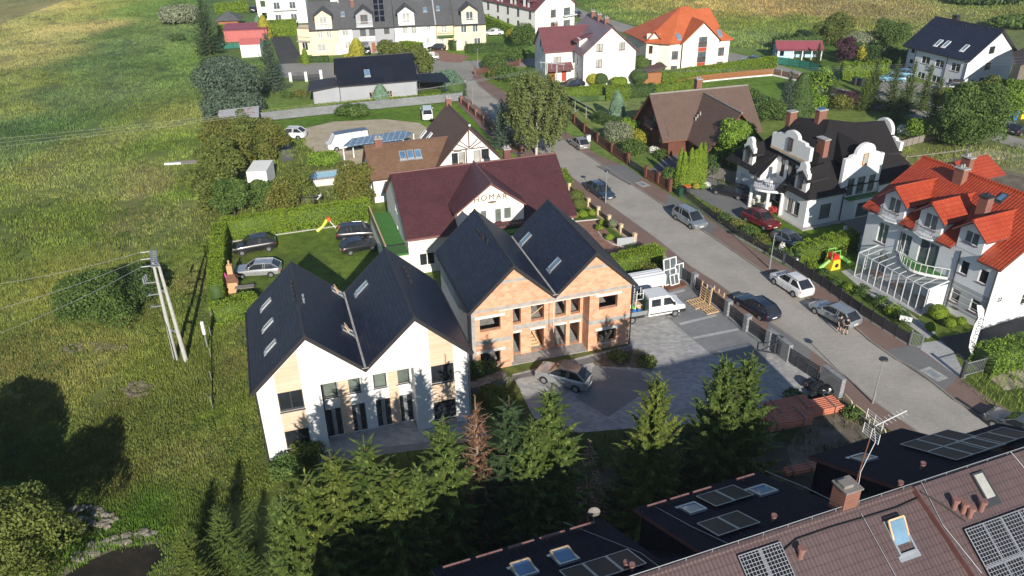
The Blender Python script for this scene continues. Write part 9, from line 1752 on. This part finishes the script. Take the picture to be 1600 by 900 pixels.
bush(1546, 6, 4.5, 12, 'leaf_hedge_dark', 'dark thicket in the far field at the top right', seed=187, per=60, size=.5, ry=6); bush(1600, 44, 3.0, 9, 'leaf_green', 'green thicket in the far field at the right edge', seed=188, per=60, size=.45, ry=5)
for k, (px, py, h, r, lf, lb) in enumerate([(1118, 338, 1.2, .9, 'leaf_grass', 'ornamental grass by the left end of the villa fence'), (1132, 350, 1.4, 1.0, 'leaf_green', 'shrub behind the villa fence near the black car'), (1150, 360, 1.4, 1.1, 'leaf_grass', 'tall ornamental grass behind the villa fence'), (1170, 372, 1.5, 1.1, 'leaf_green', 'green shrub in front of the dark red car'), (1188, 384, 1.4, 1.1, 'leaf_autumn', 'reddish-green shrub in front of the dark red car'), (1206, 398, 1.1, .8, 'leaf_hedge_dark', 'dark shrub behind the second street lamp'), (1219, 402, 1.7, .4, 'flower_white', 'white flowering yucca beside the grey-blue car'), (1232, 406, 1.5, 1.1, 'leaf_green', 'green shrub next to the utility cabinets'), (1178, 322, 1.2, .8, 'flower_white', 'white oleander by the villa porch, left one'), (1196, 330, 1.2, .8, 'flower_white', 'white oleander by the villa porch, right one'), (1208, 334, .9, .7, 'flower_red', 'red and white flowers at the villa corner')]): bush(px, py, h, r, lf, lb, seed=200 + k, per=420, size=.1)
for k, (px, py, s, lb) in enumerate([(1463, 500, 1.5, 'loose round bush beside the conservatory end'), (1453, 518, .9, 'clipped ball bush next to the garden gate'), (1482, 512, .95, 'clipped ball bush beside the driveway'), (1500, 508, .8, 'small ball bush against the red-roofed house')]): topiary(px, py, s, s * .55, 'leaf_hedge', lb, seed=220 + k, group='ball bushes in the front garden', size=.07)
for k, (px, py) in enumerate([(1250, 418), (1262, 428), (1280, 438), (1298, 452), (1320, 462), (1340, 470), (1368, 486), (1388, 500), (1404, 512)]): bush(px + 6, py - 6, .9 if k < 5 else 1.3, .7 if k < 5 else .9, ['leaf_green', 'leaf_hedge', 'leaf_hedge_dark'][k % 3], ORD[k] + ' low shrub from the left inside the dark picket fence', seed=230 + k, per=420, size=.09, group='shrubs behind the dark picket fence')
for k, (px, py, s, lb) in enumerate([(897, 342, .9, 'low ball bush beside the wall of the maroon-roofed house'), (911, 341, .95, 'middle ball bush of the upper flower bed'), (925, 338, .85, 'right ball bush of the upper flower bed'), (941, 352, .7, 'ball bush at the top of the kidney-shaped bed'), (936, 360, .7, 'ball bush at the left of the kidney-shaped bed'), (952, 376, .8, 'ball bush at the bottom of the kidney-shaped bed'), (905, 328, 1.4, 'loose bush behind the upper flower bed'), (900, 318, 1.7, 'taller loose bush at the fence by the maroon roof')]): topiary(px, py, s, s * .6, 'leaf_hedge' if k < 6 else 'leaf_olive', lb, seed=240 + k, group='ball bushes of the red courtyard', size=.07)
tp = topiary(957, 366, 1.0, .5, 'leaf_willow', 'grafted little tree with a flat pale crown in the courtyard bed', 'small_tree', 250, cat='tree'); tp.location.z = .75; 
for k, (px, py, s, lf, lb) in enumerate([(926, 135, 2.3, 'leaf_yellow', 'golden clipped bush behind the hedge of the plum-roofed house'), (938, 136, 2.4, 'leaf_hedge_dark', 'green dome bush behind the hedge of the plum-roofed house'), (962, 136, 1.8, 'leaf_hedge', 'small clipped ball left of the bay in the hedge'), (971, 136, 1.8, 'leaf_hedge', 'small clipped ball right of the bay in the hedge'), (998, 132, 2.8, 'leaf_hedge_dark', 'dark round shrub by the wooden shelter'), (1002, 112, 3.0, 'leaf_green', 'tall round shrub at the corner of the orange-roofed house'), (1030, 114, 2.0, 'leaf_hedge_dark', 'round shrub behind the wooden shelter')]): topiary(px, py, s, s * .55, lf, lb, seed=260 + k, size=.13, dens=120)
for k, (px, py, h, r, lf, lb) in enumerate([(772, 110, 3.2, 3.0, 'leaf_green', 'leafy bush at the inner corner of the street'), (795, 128, 3.0, 2.6, 'leaf_green', 'bush in front of the parked black car'), (775, 124, 2.2, 1.9, 'leaf_olive', 'low bush nearest the street corner'), (805, 98, 3.2, 2.6, 'leaf_green', 'bush behind the parked black car'), (819, 76, 5.5, 3.2, 'leaf_green', 'round tree in front of the long white guest house'), (802, 62, 2.4, 2.0, 'leaf_yellow', 'yellow-green bush beside the round tree'), (826, 128, 2.6, 2.0, 'leaf_green', 'bush left of the weeping birch'), (545, 92, 1.2, 1.2, 'leaf_yellow', 'yellow shrub at the narrow white house'), (1000, 56, 1.4, 1.6, 'leaf_yellow', 'yellow shrubs beside the lane behind the plum roof'), (1195, 100, 1.6, 1.3, 'leaf_green', 'green shrub beside the net fence')]): bush(px, py, h, r, lf, lb, seed=280 + k, per=230, size=.16)
g = MB(); P = [G(357, 379), G(440, 366), G(574, 347)]
for a, b in zip(P, P[1:]): g.bar(a + V3((0, 0, .04)), b + V3((0, 0, .04)), .15, .1)
o = g.build('hedge_edging', 'stone_border'); tag(o, 'pale stone edging in front of the long lawn hedge', 'edging')
g = MB(); P = [G(892, 347), G(935, 343), G(945, 352)]; Q_ = [G(934, 362), G(942, 372), G(958, 382), G(975, 386)]
for L_ in (P, Q_): g.tube([p + V3((0, 0, .02)) for p in L_], .1, 6)
for k, o in enumerate(g.split('bed_edging', 'stone_border')): tag(o, ['pale stone edging along the upper flower bed of the courtyard', 'curved pale stone edging of the kidney-shaped courtyard bed'][k % 2], 'edging')
g = MB(); g.box(-3050, 3050, -1550, 3550, -1, 40); hz = g.build('haze', 'white'); hz['kind'] = 'stuff'; hz['label'] = 'thin pale summer haze over the whole village'; hz['category'] = 'haze'
mt = bpy.data.materials.new('haze_air'); mt.use_nodes = True; n = mt.node_tree; n.nodes.clear(); v = n.nodes.new('ShaderNodeVolumePrincipled'); v.inputs['Density'].default_value = .00022; v.inputs['Color'].default_value = (.86, .92, 1, 1); v.inputs['Anisotropy'].default_value = .2
oo = n.nodes.new('ShaderNodeOutputMaterial'); n.links.new(v.outputs[0], oo.inputs['Volume']); hz.data.materials.clear(); hz.data.materials.append(mt)
